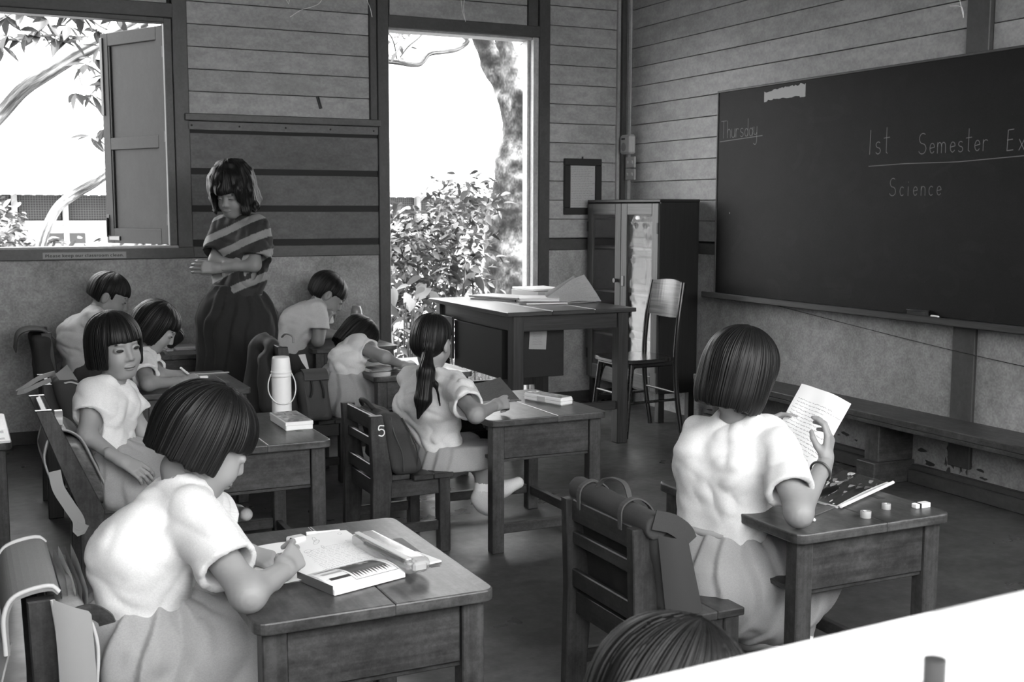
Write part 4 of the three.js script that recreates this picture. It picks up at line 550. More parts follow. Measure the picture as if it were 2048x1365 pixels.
    if (sk.waist) { const [wc, rx, rz, h] = sk.waist, pts = []; for (let i = 0; i < 20; i++) { const t = i / 20 * 6.283; pts.push(add(wc, add(mul(fw, Math.cos(t) * rx), mul(sd, Math.sin(t) * rz)))); } put('waistband', tube(pts, h, 40, 6, true), sk.mat ?? M.skirt); }
  }
  for (const q of ['R', 'L']) if (J['t' + q]) { // shoe and sock
    const a = J['a' + q], t = J['t' + q], d = nrm(sub(t, a)), up = nrm(sub(J['k' + q], a)), heel = add(a, add(mul(up, -0.035 * k), mul(d, -0.01))), toe = add(t, [0, 0, 0]);
    const s1 = coneF(heel, mix(heel, toe, 0.55), 0.031 * k, 0.032 * k), s2 = coneF(mix(heel, toe, 0.5), toe, 0.033 * k, 0.025 * k), op = coneF(add(a, mul(up, 0.0)), add(a, mul(up, 0.06)), 0.027 * k, 0.03 * k), s3 = coneF(heel, a, 0.03 * k, 0.031 * k), f = (x, y, z) => smax(smin(smin(s1(x, y, z), s2(x, y, z), 0.02), s3(x, y, z), 0.02), -op(x, y, z), 0.004);
    const [lo, hi] = bounds([heel, toe, a], 0.06); put('shoe', solid(f, lo, hi, 0.0045), o.shoeMat ?? M.shoe); const sc = coneF(add(a, mul(up, -0.02)), add(a, mul(up, 0.055 * k)), 0.03 * k, 0.0315 * k); const [l2, h2] = bounds([a, add(a, mul(up, 0.06))], 0.05); put('sock', solid((x, y, z) => smax(sc(x, y, z), (x - a[0]) * up[0] + (y - a[1]) * up[1] + (z - a[2]) * up[2] - 0.06 * k, 0.004), l2, h2, 0.0045), M.sock);
  }
  return { g, put, wor, F };
}
{ // girl writing at the near desk
  const pv = [-4.012,0.402,4.62], ch = [-3.99,0.611,4.62], nk = [-3.891,0.764,4.6], sR = [-3.904,0.71,4.715], sL = [-3.857,0.679,4.5], eR = [-3.831,0.582,4.916], wR = [-3.734,0.592,4.82], eL = [-3.787,0.6,4.399], wL = [-3.769,0.58,4.6];
  const hR = add(pv, [0.03, -0.01, 0.07]), hL = add(pv, [0.03, -0.01, -0.07]), kR = [-3.68, 0.375, 4.75], kL = [-3.68, 0.375, 4.5], aR = [-3.62, 0.1, 4.72], aL = [-3.6, 0.1, 4.52];
  const J = { pv, ch, nk, sR, sL, eR, wR, eL, wL, hR, hL, kR, kL, aR, aL, tR: [-3.48, 0.035, 4.73], tL: [-3.46, 0.035, 4.52],
    head: { c: [-3.853,0.843,4.6], f: [0.86, -0.46, -0.08], u: [0.46, 0.88, 0.04], s: 1.06 },
    handR: { d: [0.7, 0.25, -0.75], n: [-0.55, -0.55, -0.62], side: 1, curl: [[22, 48, 30], [30, 55, 30], [45, 62, 40], [55, 65, 45]], thumb: [0.15, 0.75] },
    handL: { d: [0.72, -0.22, 0.62], n: [0.1, -0.95, -0.25], side: -1, curl: [[30, 40, 30], [32, 45, 30], [34, 45, 30], [36, 45, 30]], thumb: [0.7, 0.5] } };
  person('girl with a bob bent low over her book, writing with her right hand', J, { group: 'pupils', size: 1.06, cell: 0.003, bodyCell: 0.007, hair: HAIR.bob({ len: 0.05, fringe: 0.016, face: 0.028, side: 0.1, puff: 0.002 }), hairCell: 0.003, strand: 1.5,
    shirt: { r: 0.097, cell: 0.005, sleeve: 0.68, sw: 1.1, folds: 0.9 },
    skirt: { cell: 0.0055, k: 0.08, amp: 0.013, freq: 38, cones: [[add(pv, [-0.02, 0.06, 0.05]), add(pv, [0.0, 0.0, 0.06]), 0.095, 0.115], [add(pv, [-0.02, 0.06, -0.05]), add(pv, [0.0, 0.0, -0.06]), 0.095, 0.115], [add(hR, [0, 0.02, 0]), add(kR, [-0.02, 0.03, 0.0]), 0.12, 0.1], [add(hL, [0, 0.02, 0]), add(kL, [-0.02, 0.03, 0.0]), 0.12, 0.1], [add(hR, [-0.02, -0.08, 0.05]), add(kR, [-0.06, -0.06, 0.03]), 0.08, 0.075], [add(pv, [0.1, 0, 0]), mix(kR, kL, 0.5), 0.09, 0.08]], cuts: [[add(kR, [0.04, 0, 0]), [1, 0, 0]], [[0, 0.22, 0], [0, -1, 0]]] } });
}
{ // girl reading a sheet
  const pv = [-2.416,0.377,4.58], ch = [-2.399,0.651,4.58], nk = [-2.355,0.78,4.58], sR = [-2.315,0.731,4.68], sL = add(sR, [-0.095, -0.015, -0.205]), eR = [-2.396,0.585,4.896], wR = [-2.16,0.668,4.72], eL = add(sL, [0.14, -0.13, -0.02]), wL = [-2.113,0.678,4.36];
  const hR = add(pv, [0.05, -0.01, 0.06]), hL = add(pv, [0.02, -0.01, -0.08]), kR = add(pv, [0.27, -0.02, 0.08]), kL = add(pv, [0.27, -0.02, -0.1]), aR = [-2.2, 0.1, 4.68], aL = [-2.2, 0.1, 4.46];
  const J = { pv, ch, nk, sR, sL, eR, wR, eL, wL, hR, hL, kR, kL, aR, aL, tR: [-2.06, 0.035, 4.7], tL: [-2.06, 0.035, 4.46],
    head: { c: [-2.355,0.909,4.58], f: [0.93, -0.22, -0.3], u: [0.2, 0.97, 0.06], s: 1.02 },
    handR: { d: [0.25, 0.92, -0.1], n: [-0.5, 0.0, -0.86], side: 1, curl: [[25, 30, 20], [28, 34, 22], [32, 36, 22], [36, 36, 22]], thumb: [0.35, 0.9] },
    handL: { d: [0.75, 0.55, 0.1], n: [0.6, 0.0, 0.8], curl: [25, 30, 20], thumb: [0.4, 0.8] } };
  const p = person('girl with a smooth bob and bangle holding up a handwritten sheet to read', J, { group: 'pupils', size: 1.04, cell: 0.0032, bodyCell: 0.008, hair: HAIR.bob({ len: 0.1, fringe: 0.02, face: 0.045, side: 0.075, puff: 0.006, back: 0.006 }), hairCell: 0.003, strand: 0.7,
    shirt: { r: 0.092, cell: 0.005, sleeve: 0.72, sw: 1.06, folds: 1.25, hem: [add(pv, [0, -0.01, 0]), [0, -1, 0]] },
    skirt: { cell: 0.0055, k: 0.07, amp: 0.009, freq: 34, dir: [0.95, 0, -0.3], pad: 0.2, cones: [[add(pv, [0, 0.085, 0.035]), add(pv, [-0.02, -0.02, 0.05]), 0.082, 0.125], [add(pv, [0, 0.085, -0.035]), add(pv, [-0.02, -0.02, -0.06]), 0.082, 0.125], [hR, kR, 0.125, 0.1], [hL, kL, 0.12, 0.1], [add(pv, [0.05, -0.06, 0.1]), add(pv, [0.19, -0.09, 0.12]), 0.1, 0.09], [add(pv, [-0.02, -0.1, 0.06]), add(pv, [0.1, -0.14, 0.12]), 0.1, 0.09]], waist: [add(pv, [0.0, 0.098, 0]), 0.094, 0.127, 0.011], cuts: [[add(kR, [0.06, 0, 0]), [1, 0, 0]], [[0, 0.16, 0], [0, -1, 0]], [add(pv, [0, 0.1, 0]), [0.0, 1, 0]]] } });
  const bg = new THREE.TorusGeometry(0.029, 0.0032, 10, 40), bd = nrm(sub(wR, eR)); bg.applyQuaternion(new THREE.Quaternion().setFromUnitVectors(new THREE.Vector3(0, 0, 1), v3(nrm(add(bd, [0.25, 0, 0.15]))))); bg.translate(...mix(eR, wR, 0.78)); p.put('bangle', bg, M.metal).userData.label = 'thin shiny bangle on the wrist';
}
{ // girl looking round towards the camera
  const pv = [-3.866,0.43,2.87], ch = [-3.866,0.644,2.87], nk = [-3.847,0.751,2.86], sR = [-3.924,0.71,2.9], sL = [-3.802,0.689,2.76], eR = [-3.956,0.583,3], wR = [-3.861,0.509,3.1], eL = add(sL, [0.06, -0.15, 0.0]), wL = add(sL, [0.16, -0.27, 0.08]);
  const hR = add(pv, [0.02, -0.01, 0.07]), hL = add(pv, [0.02, -0.01, -0.07]), kR = add(pv, [0.29, 0.0, 0.1]), kL = add(pv, [0.29, 0.0, -0.08]), aR = add([-3.359,0.07,2.482], [-0.02, 0.06, 0]), aL = add(pv, [0.32, -0.3, -0.08]);
  const J = { pv, ch, nk, sR, sL, eR, wR, eL, wL, hR, hL, kR, kL, aR, aL, tR: [-3.399,0.226,2.95], tL: add(aL, [0.13, -0.06, 0]),
    head: { c: [-3.835,0.875,2.87], f: [0.38, -0.06, 0.92], u: [-0.1, 0.99, 0.06], s: 1.0 },
    handR: { d: [0.75, -0.45, 0.4], n: [0.1, -0.7, -0.7], side: 1, curl: [20, 28, 18], thumb: [0.5, 0.5] } };
  person('girl with a straight fringe turning round on her chair to look back', J, { group: 'pupils', size: 0.98, cell: 0.003, hair: HAIR.bob({ len: 0.07, fringe: 0.028, face: 0.034, side: 0.061, puff: 0.003 }), hairCell: 0.0032, strand: 1.1, lid: 0.0056,
    shirt: { r: 0.074, cell: 0.005, sleeve: 0.5, sw: 1.1, folds: 1.1, hem: [add(pv, [0, 0.015, 0]), [0, -1, 0]] },
    skirt: { cell: 0.006, amp: 0.006, freq: 40, dir: [0.95, 0, 0.2], cones: [[add(pv, [0, 0.02, 0.03]), add(pv, [-0.01, -0.02, 0.05]), 0.09, 0.11], [add(pv, [0, 0.02, -0.03]), add(pv, [-0.01, -0.02, -0.05]), 0.09, 0.11], [hR, kR, 0.105, 0.085], [hL, kL, 0.105, 0.085], [add(hR, [0.03, -0.04, 0.04]), add(kR, [-0.06, -0.05, 0.02]), 0.09, 0.07]], cuts: [[add(kR, [0.05, 0, 0]), [1, 0, 0]], [[0, 0.26, 0], [0, -1, 0]]] } });
}
{ // ponytail girl seen from behind
  const pv = [-2.566,0.338,2.82], ch = [-2.622,0.565,2.82], nk = [-2.599,0.701,2.82], sR = [-2.547,0.659,2.93], sL = add(sR, [-0.09, 0.0, -0.23]), eR = [-2.566,0.585,3.202], wR = [-2.431,0.592,3.084], eL = add(sL, [0.08, -0.14, -0.04]), wL = add(sL, [0.22, -0.16, 0.02]);
  const hR = add(pv, [0.02, -0.01, 0.07]), hL = add(pv, [0.02, -0.01, -0.07]), kR = [-2.396,0.369,2.92], kL = [-2.358,0.339,2.72], aR = [-2.428,0.208,2.94], aL = [-2.37,0.199,2.86];
  const J = { pv, ch, nk, sR, sL, eR, wR, eL, wL, hR, hL, kR, kL, aR, aL, tR: [-2.415,0.142,2.98], tL: [-2.239,0.22,2.9],
    head: { c: [-2.594,0.829,2.82], f: [0.76, -0.16, -0.62], u: [0.12, 0.98, -0.02], s: 0.98 },
    handR: { d: [0.9, 0.1, -0.35], n: [0.0, -0.5, -0.85], side: 1, curl: [[28, 50, 35], [34, 55, 35], [44, 60, 40], [50, 60, 40]], thumb: [0.2, 0.7] },
    handL: { d: [0.9, -0.2, 0.2], n: [0, -1, 0], curl: [20, 30, 20] } };
  const t0 = [-2.643,0.807,2.9], t1 = [-2.679,0.727,2.97], t2 = [-2.699,0.62,2.985], t3 = [-2.72,0.546,2.985], s2 = [-2.639,0.675,2.975], s3 = [-2.62,0.588,2.97], extra = [coneF(t0, t1, 0.02, 0.034), coneF(t1, t2, 0.034, 0.032), coneF(t2, t3, 0.032, 0.006), coneF(t1, s2, 0.012, 0.008), coneF(s2, s3, 0.008, 0.002)];
  const p = person('girl with a long ponytail sitting with her back turned, writing', J, { group: 'pupils', cell: 0.0034, face: true, hair: HAIR.tied(), hairExtra: extra, hairPts: [t3, s3], hairCell: 0.003, strand: 1.3,
    shirt: { r: 0.09, cell: 0.0048, sleeve: 0.72, sw: 1.12, folds: 1.5, hem: [add(pv, [0, 0.02, 0]), [0, -1, 0]] },
    skirt: { cell: 0.0055, amp: 0.006, freq: 36, dir: [0.97, 0, 0.0], cones: [[add(pv, [0, 0.04, 0.03]), add(pv, [0, -0.02, 0.05]), 0.088, 0.11], [add(pv, [0, 0.04, -0.03]), add(pv, [0, -0.02, -0.05]), 0.088, 0.11], [hR, kR, 0.11, 0.088], [hL, kL, 0.105, 0.088], [add(hR, [0.04, -0.04, 0.03]), add(kR, [-0.08, -0.04, 0.01]), 0.085, 0.07]], cuts: [[add(kR, [0.03, 0, 0]), [1, -0.15, 0]], [[0, 0.318, 0], [0, -1, 0]], [add(pv, [0, 0.075, 0]), [0, 1, 0]]], waist: [add(pv, [0, 0.07, 0]), 0.09, 0.122, 0.01] } });
  const tg = new THREE.TorusGeometry(0.016, 0.005, 8, 24); tg.applyQuaternion(new THREE.Quaternion().setFromUnitVectors(new THREE.Vector3(0, 0, 1), v3(nrm(sub(t1, t0))))); tg.translate(...mix(t0, t1, 0.15)); p.put('hair_tie', tg, M.plasticG);
}
{ // girl leaning over her desk with one arm stretched out
  const pv = [-2.576,0.455,1.5], ch = [-2.548,0.593,1.52], nk = [-2.492,0.671,1.5], sR = [-2.498,0.672,1.6], sL = [-2.445,0.656,1.38], eR = [-2.419,0.63,1.739], wR = [-2.303,0.575,1.653], eL = [-2.38,0.6,1.429], wL = [-2.277,0.575,1.49];
  const hR = add(pv, [0.02, -0.01, 0.07]), hL = add(pv, [0.02, -0.01, -0.07]), kR = add(pv, [0.28, -0.02, 0.08]), kL = add(pv, [0.28, -0.02, -0.08]), aR = add(pv, [0.3, -0.32, 0.08]), aL = add(pv, [0.3, -0.32, -0.08]);
  const J = { pv, ch, nk, sR, sL, eR, wR, eL, wL, hR, hL, kR, kL, aR, aL, tR: add(aR, [0.12, -0.06, 0]), tL: add(aL, [0.12, -0.06, 0]),
    head: { c: [-2.449,0.69,1.4], f: [0.62, -0.75, 0.0], u: [0.75, 0.62, -0.1], s: 0.95 },
    handR: { d: [0.95, 0.05, -0.1], n: [0, -1, -0.2], side: 1, curl: [[35, 45, 30], [40, 50, 30], [42, 50, 30], [45, 50, 30]] } };
  person('girl slumped forward with her head down behind an outstretched arm', J, { group: 'pupils', size: 0.97, cell: 0.004, face: false, hair: HAIR.bob({ len: 0.1, fringe: 0.02, face: 0.04, side: 0.07 }), shirt: { r: 0.086, sleeve: 0.38, folds: 1.4, sw: 1.1 },
    skirt: { amp: 0.008, freq: 36, cones: [[add(pv, [0, 0.03, 0.03]), add(pv, [0, -0.03, 0.06]), 0.095, 0.115], [add(pv, [0, 0.03, -0.03]), add(pv, [0, -0.03, -0.06]), 0.095, 0.115], [hR, kR, 0.11, 0.09], [hL, kL, 0.11, 0.09], [add(pv, [0.02, -0.08, 0.1]), add(pv, [0.12, -0.12, 0.12]), 0.09, 0.08]], cuts: [[add(kR, [-0.02, 0, 0]), [1, 0, 0]], [[0, 0.27, 0], [0, -1, 0]]] } });
}
{ // long-haired girl writing
  const pv = add([-3.629,0.481,1.62], [0, 0, 0]), ch = [-3.6,0.599,1.6], nk = [-3.552,0.7,1.6], sR = [-3.588,0.66,1.72], sL = [-3.539,0.65,1.5], eR = [-3.588,0.59,1.886], wR = [-3.432,0.582,1.815], eL = [-3.499,0.59,1.65], wL = [-3.375,0.58,1.594];
  const hR = add(pv, [0.02, -0.01, 0.07]), hL = add(pv, [0.02, -0.01, -0.07]), kR = add(pv, [0.28, -0.02, 0.08]), kL = add(pv, [0.28, -0.02, -0.08]), aR = add(pv, [0.3, -0.3, 0.08]), aL = add(pv, [0.3, -0.3, -0.08]);
  const J = { pv, ch, nk, sR, sL, eR, wR, eL, wL, hR, hL, kR, kL, aR, aL, tR: add(aR, [0.12, -0.06, 0]), tL: add(aL, [0.12, -0.06, 0]),
    head: { c: [-3.503,0.814,1.6], f: [0.8, -0.55, 0.25], u: [0.5, 0.85, 0.1], s: 0.98 },
    handR: { d: [0.9, 0.1, -0.1], n: [-0.2, -0.7, -0.7], side: 1, curl: [[50, 55, 30], [55, 60, 35], [60, 65, 40], [64, 65, 40]], thumb: [0.2, 0.9] } };
  const q = [-3.401,0.759,1.5], q2 = [-3.421,0.717,1.5], q3 = [-3.585,0.796,1.5];
  person('girl with long hair falling beside her face, writing with a pale pencil', J, { group: 'pupils', cell: 0.0038, skin: M.skin, hair: HAIR.bob({ len: 0.085, fringe: 0.03, face: 0.026, side: 0.068, puff: 0.002 }), hairExtra: [coneF([-3.44,0.842,1.54], q, 0.04, 0.04), coneF(q, q2, 0.04, 0.02), coneF([-3.554,0.865,1.54], q3, 0.05, 0.03)], hairPts: [q2, q3], shirt: { r: 0.084, sleeve: 0.6, folds: 1.2 },
    skirt: { cones: [[add(pv, [0, 0.02, 0]), pv, 0.11, 0.12], [hR, kR, 0.1, 0.085], [hL, kL, 0.1, 0.085]], cuts: [[add(kR, [0.03, 0, 0]), [1, 0, 0]]] } });
}
{ // boy with an open collar under the window
  const pv = [-3.725,0.486,0.38], ch = [-3.737,0.664,0.38], nk = [-3.632,0.8,0.38], sR = [-3.672,0.761,0.5], sL = [-3.631,0.756,0.26], eR = [-3.633,0.584,0.54], wR = [-3.38, 0.585, 0.44], eL = [-3.57,0.588,0.22], wL = [-3.36, 0.585, 0.24];
  const hR = add(pv, [0.02, -0.01, 0.07]), hL = add(pv, [0.02, -0.01, -0.07]), kR = add(pv, [0.3, -0.02, 0.08]), kL = add(pv, [0.3, -0.02, -0.08]), aR = add(pv, [0.3, -0.32, 0.08]), aL = add(pv, [0.3, -0.32, -0.08]);
  const J = { pv, ch, nk, sR, sL, eR, wR, eL, wL, hR, hL, kR, kL, aR, aL, tR: add(aR, [0.12, -0.06, 0]), tL: add(aL, [0.12, -0.06, 0]), head: { c: [-3.573,0.876,0.38], f: [0.86, -0.4, 0.2], u: [0.4, 0.9, 0], s: 1.1 }, handR: { d: [0.9, -0.1, -0.1], n: [0, -1, 0], side: 1, curl: [25, 30, 20] } };
  person('boy in an open-collared shirt bent over his desk under the window', J, { group: 'pupils', size: 1.08, cell: 0.004, skin: M.skinDark, collar: true, hair: HAIR.short({ fringe: 0.03, face: 0.03 }), shirt: { r: 0.095, sleeve: 0.7, sw: 1.1, folds: 1.4, mat: std(0.6, 0.85, { map: tCloth }) },
    skirt: { name: 'shorts', mat: M.shorts, amp: 0.004, cones: [[add(pv, [0, 0.02, 0]), pv, 0.1, 0.115], [hR, kR, 0.09, 0.075], [hL, kL, 0.09, 0.075]], cuts: [[add(kR, [-0.04, 0, 0]), [1, 0, 0]]] } });
}
{ // boy resting his chin on his hand
  const pv = [-2.587,0.479,0.36], ch = [-2.482,0.687,0.36], nk = [-2.349,0.804,0.36], sR = [-2.403,0.763,0.48], sL = [-2.318,0.767,0.25], eR = [-2.412,0.587,0.52], wR = [-2.349,0.69,0.46], eL = [-2.3, 0.6, 0.24], wL = [-2.14, 0.585, 0.32];
  const hR = add(pv, [0.02, -0.01, 0.07]), hL = add(pv, [0.02, -0.01, -0.07]), kR = add(pv, [0.3, -0.02, 0.08]), kL = add(pv, [0.3, -0.02, -0.08]), aR = add(pv, [0.3, -0.32, 0.08]), aL = add(pv, [0.3, -0.32, -0.08]);
  const J = { pv, ch, nk, sR, sL, eR, wR, eL, wL, hR, hL, kR, kL, aR, aL, tR: add(aR, [0.12, -0.06, 0]), tL: add(aL, [0.12, -0.06, 0]), head: { c: [-2.305,0.848,0.36], f: [0.8, -0.58, 0.1], u: [0.55, 0.8, 0], s: 1.12 }, handR: { d: [0.45, 0.85, -0.1], n: [0.7, -0.3, -0.6], side: 1, curl: [[45, 50, 30], [50, 55, 30], [55, 55, 30], [60, 55, 30]] } };
  person('boy hunched over his desk by the doorway, resting chin on hand', J, { group: 'pupils', size: 1.06, cell: 0.004, skin: M.skinDark, collar: true, hair: HAIR.short({ fringe: 0.015, face: 0.025, nape: -0.04 }), shirt: { r: 0.095, sleeve: 0.62, sw: 1.15, folds: 0.9, mat: std(0.6, 0.85, { map: tCloth }) },
    skirt: { name: 'shorts', mat: M.shorts, amp: 0.004, cones: [[add(pv, [0, 0.02, 0]), pv, 0.1, 0.115], [hR, kR, 0.09, 0.075], [hL, kL, 0.09, 0.075]], cuts: [[add(kR, [-0.04, 0, 0]), [1, 0, 0]]] } });
}
{ // the teacher standing between the desks with folded arms
  const pv = [-2.97,0.848,0.88], ch = [-2.93,1.147,0.88], nk = [-2.932,1.314,0.88], sL = [-2.867,1.261,0.97], sR = [-3.004,1.267,0.78], eL = [-2.902,1.071,1.03], wL = [-3.082,1.057,0.98], eR = [-3.068,1.094,0.86], wR = [-2.996,1.077,1];
  const hL = add(pv, [0.03, -0.02, 0.09]), hR = add(pv, [-0.03, -0.02, -0.09]), kL = add(pv, [0.04, -0.4, 0.09]), kR = add(pv, [-0.02, -0.4, -0.09]), aL = add(pv, [0.06, -0.8, 0.09]), aR = add(pv, [0, -0.8, -0.09]); aL[1] = aR[1] = 0.085;
  const J = { pv, ch, nk, sR, sL, eR, wR, eL, wL, hR, hL, kR, kL, aR, aL, tL: add(aL, [-0.13, -0.045, 0.08]), tR: add(aR, [-0.13, -0.045, 0.08]), head: { c: [-2.974,1.443,0.89], f: [-0.62, -0.3, 0.72], u: [-0.2, 0.95, 0.25], s: 1.02 },
    handL: { d: [-0.95, 0.1, 0.1], n: [0.1, -0.1, -0.95], side: 1, s: 0.95, curl: [35, 40, 25] }, handR: { d: [0.8, 0.2, 0.3], n: [0.2, -0.2, -0.9], side: 1, s: 0.9, curl: [30, 30, 20] } };
  const sd = nrm([0.42, 0.86, 0.1]);
  person('teacher in a boldly striped blouse and long dark skirt, arms folded, looking down', J, { size: 1.1, cell: 0.0042, skin: M.skinDark, shoeMat: M.black, lid: 0.002, hair: HAIR.bob({ len: 0.075, fringe: 0.046, face: 0.03, side: 0.066, puff: 0.034, wob: 0.03, up: 0.03 }), strand: 1.2, lump: 0.012, hairCell: 0.0042,
    shirt: { name: 'blouse', label: 'loose blouse with broad slanting dark and light stripes', r: 0.1, sleeve: 0.8, sw: 1.3, folds: 1.2, cell: 0.0055, mat: new THREE.MeshStandardMaterial({ color: G(1), roughness: 0.85, vertexColors: true, map: tCloth }), color: (x, y, z) => { const q = ((x * -0.34 + y * 0.9 + z * -0.2) / 0.1 + 40.1) % 1; return q < 0.6 ? 0.028 : 0.3; }, hem: [add(pv, [0, 0.05, 0]), [0, -1, 0]] },
    skirt: { name: 'long_skirt', mat: std(0.018, 0.95), cell: 0.009, amp: 0.01, freq: 26, k: 0.1, pad: 0.25, dir: [-0.6, 0, 0.7], cones: [[add(pv, [0.0, 0.1, 0.0]), add(pv, [0.01, -0.06, 0.0]), 0.115, 0.175], [add(pv, [0.05, -0.08, 0.05]), add(pv, [0.03, -0.55, 0.05]), 0.15, 0.185], [add(pv, [-0.05, -0.08, -0.04]), add(pv, [-0.04, -0.55, -0.05]), 0.15, 0.185]], cuts: [[add(pv, [0, 0.11, 0]), [0, 1, 0]], [[0, 0.3, 0], [0, -1, 0]]] } });
}
{ // child whose head shows below the near window sill
  const hc = [-3.585, 0.752, 6.1], pv = [-3.66, 0.38, 6.14], ch = [-3.64, 0.53, 6.14], nk = [-3.625, 0.62, 6.12], sR = [-3.61, 0.585, 6.26], sL = [-3.61, 0.585, 6.0];
  const J = { pv, ch, nk, sR, sL, eR: [-3.52, 0.47, 6.29], wR: [-3.38, 0.5, 6.22], eL: [-3.52, 0.47, 5.98], wL: [-3.38, 0.5, 6.02], hR: add(pv, [0.02, 0, 0.07]), hL: add(pv, [0.02, 0, -0.07]), kR: [-3.36, 0.38, 6.22], kL: [-3.36, 0.38, 6.04], aR: [-3.34, 0.095, 6.22], aL: [-3.34, 0.095, 6.04], tR: [-3.2, 0.035, 6.22], tL: [-3.2, 0.035, 6.04], head: { c: hc, f: [0.9, -0.42, -0.1], u: [0.42, 0.9, 0], s: 1.0 }, handR: { d: [0.9, -0.1, -0.1], n: [0, -1, 0], side: 1 }, handL: { d: [0.9, -0.1, 0.1], n: [0, -1, 0] } };
  person('child with straight dark hair whose crown shows just inside the near sill', J, { group: 'pupils', cell: 0.006, hair: HAIR.bob({ len: 0.06, fringe: 0.02, face: 0.035, side: 0.07 }), hairCell: 0.0032, strand: 1.6, shirt: { r: 0.09 }, skirt: { cones: [[add(pv, [0, 0.02, 0]), pv, 0.11, 0.12], [J.hR, J.kR, 0.1, 0.085], [J.hL, J.kL, 0.1, 0.085]], cuts: [[[-3.34, 0, 0], [1, 0, 0]]] } });
  schoolChair(-3.86, 6.13, 'chair of the child sitting just inside the near sill');
}

// ---------------------------------------------------------------- school bags on the chairs
const B = { light: std(0.25, 0.85, { map: tCloth }), pipe: std(0.5, 0.7), canvas: std(0.05, 0.9, { map: tCloth }), dark: std(0.028, 0.75, { map: tCloth }), leather: std(0.1, 0.38, { map: tScratch }), strap: std(0.26, 0.6), grey: std(0.075, 0.85, { map: tCloth }) };
function bagBody(c, h, r, { lean = 0, puff = 0.012, seed = 1, cell = 0.007, taper = 0 } = {}) { // soft box, leaning in x with height
  const f0 = boxF([0, 0, 0], h, r);
  return solid((x, y, z) => { const q = y - c[1], t = 1 - taper * (q / h[1]) * 0.5; return f0((x - c[0] - lean * q) / t, q, z - c[2]) * 0.9 - puff * (0.35 - Math.abs(noise(x * 9 + seed, y * 7, z * 9))) - 0.004 * noise(x * 26, y * 14 + seed, z * 26); }, [c[0] - h[0] - 0.1, c[1] - h[1] - 0.05, c[2] - h[2] - 0.05], [c[0] + h[0] + 0.1, c[1] + h[1] + 0.05, c[2] + h[2] + 0.05], cell);
}
function strapG(pts, w, t, n = 30, side = [0, 0, 1]) { // flat band along a curve
  const cv = new THREE.CatmullRomCurve3(pts.map(v3)), P = [], I = [];
  for (let i = 0; i <= n; i++) { const p = cv.getPoint(i / n), tg = cv.getTangent(i / n), s = v3(side).addScaledVector(tg, -tg.dot(v3(side))).normalize(), nn = new THREE.Vector3().crossVectors(tg, s); for (const [a, b] of [[-1, -1], [1, -1], [1, 1], [-1, 1]]) { const q = p.clone().addScaledVector(s, a * w / 2).addScaledVector(nn, b * t / 2); P.push(q.x, q.y, q.z); } }
  for (let i = 0; i < n; i++) for (let k = 0; k < 4; k++) { const a = i * 4 + k, b = i * 4 + (k + 1) % 4; I.push(a, b, b + 4, a, b + 4, a + 4); } I.push(0, 2, 1, 0, 3, 2, n * 4, n * 4 + 1, n * 4 + 2, n * 4, n * 4 + 2, n * 4 + 3);
  const g = new THREE.BufferGeometry(); g.setAttribute('position', new THREE.Float32BufferAttribute(P, 3)); g.setIndex(I); const q = g.toNonIndexed(); q.computeVertexNormals(); return boxUV(q);
}
function bag(name, label, at) { const g = group(name, [at[0], at[1], at[2]]); tag(g, label, 'bag', 'school bags on the chairs'); return (n, geo, m, par = g) => { geo.translate(-at[0], -at[1], -at[2]); return mesh(n, geo, m, par === g ? g : par); }; }
function sheet(corners, bulge, mat, { nx = 14, ny = 14, th = 0, wave = 0, seed = 0 } = {}) { // paper with corners a (0,0) b (1,0) c (1,1) d (0,1)
  const [a, b, c, d] = corners, nn = nrm(cross(sub(b, a), sub(d, a))), P = [], U = [], I = [];
  for (let j = 0; j <= ny; j++) for (let i = 0; i <= nx; i++) { const u = i / nx, v = j / ny, p = mix(mix(a, b, u), mix(d, c, u), v), k = bulge * 4 * u * (1 - u) + wave * noise(u * 3 + seed, v * 3, 1); P.push(p[0] + nn[0] * k, p[1] + nn[1] * k, p[2] + nn[2] * k); U.push(u, 1 - v); }
  for (let j = 0; j < ny; j++) for (let i = 0; i < nx; i++) { const q = j * (nx + 1) + i; I.push(q, q + 1, q + nx + 2, q, q + nx + 2, q + nx + 1); }
  const g = new THREE.BufferGeometry(); g.setAttribute('position', new THREE.Float32BufferAttribute(P, 3)); g.setAttribute('uv', new THREE.Float32BufferAttribute(U, 2)); g.setIndex(I); g.computeVertexNormals(); return g;
}
const two = (v, r, o = {}) => std(v, r, { side: THREE.DoubleSide, ...o });
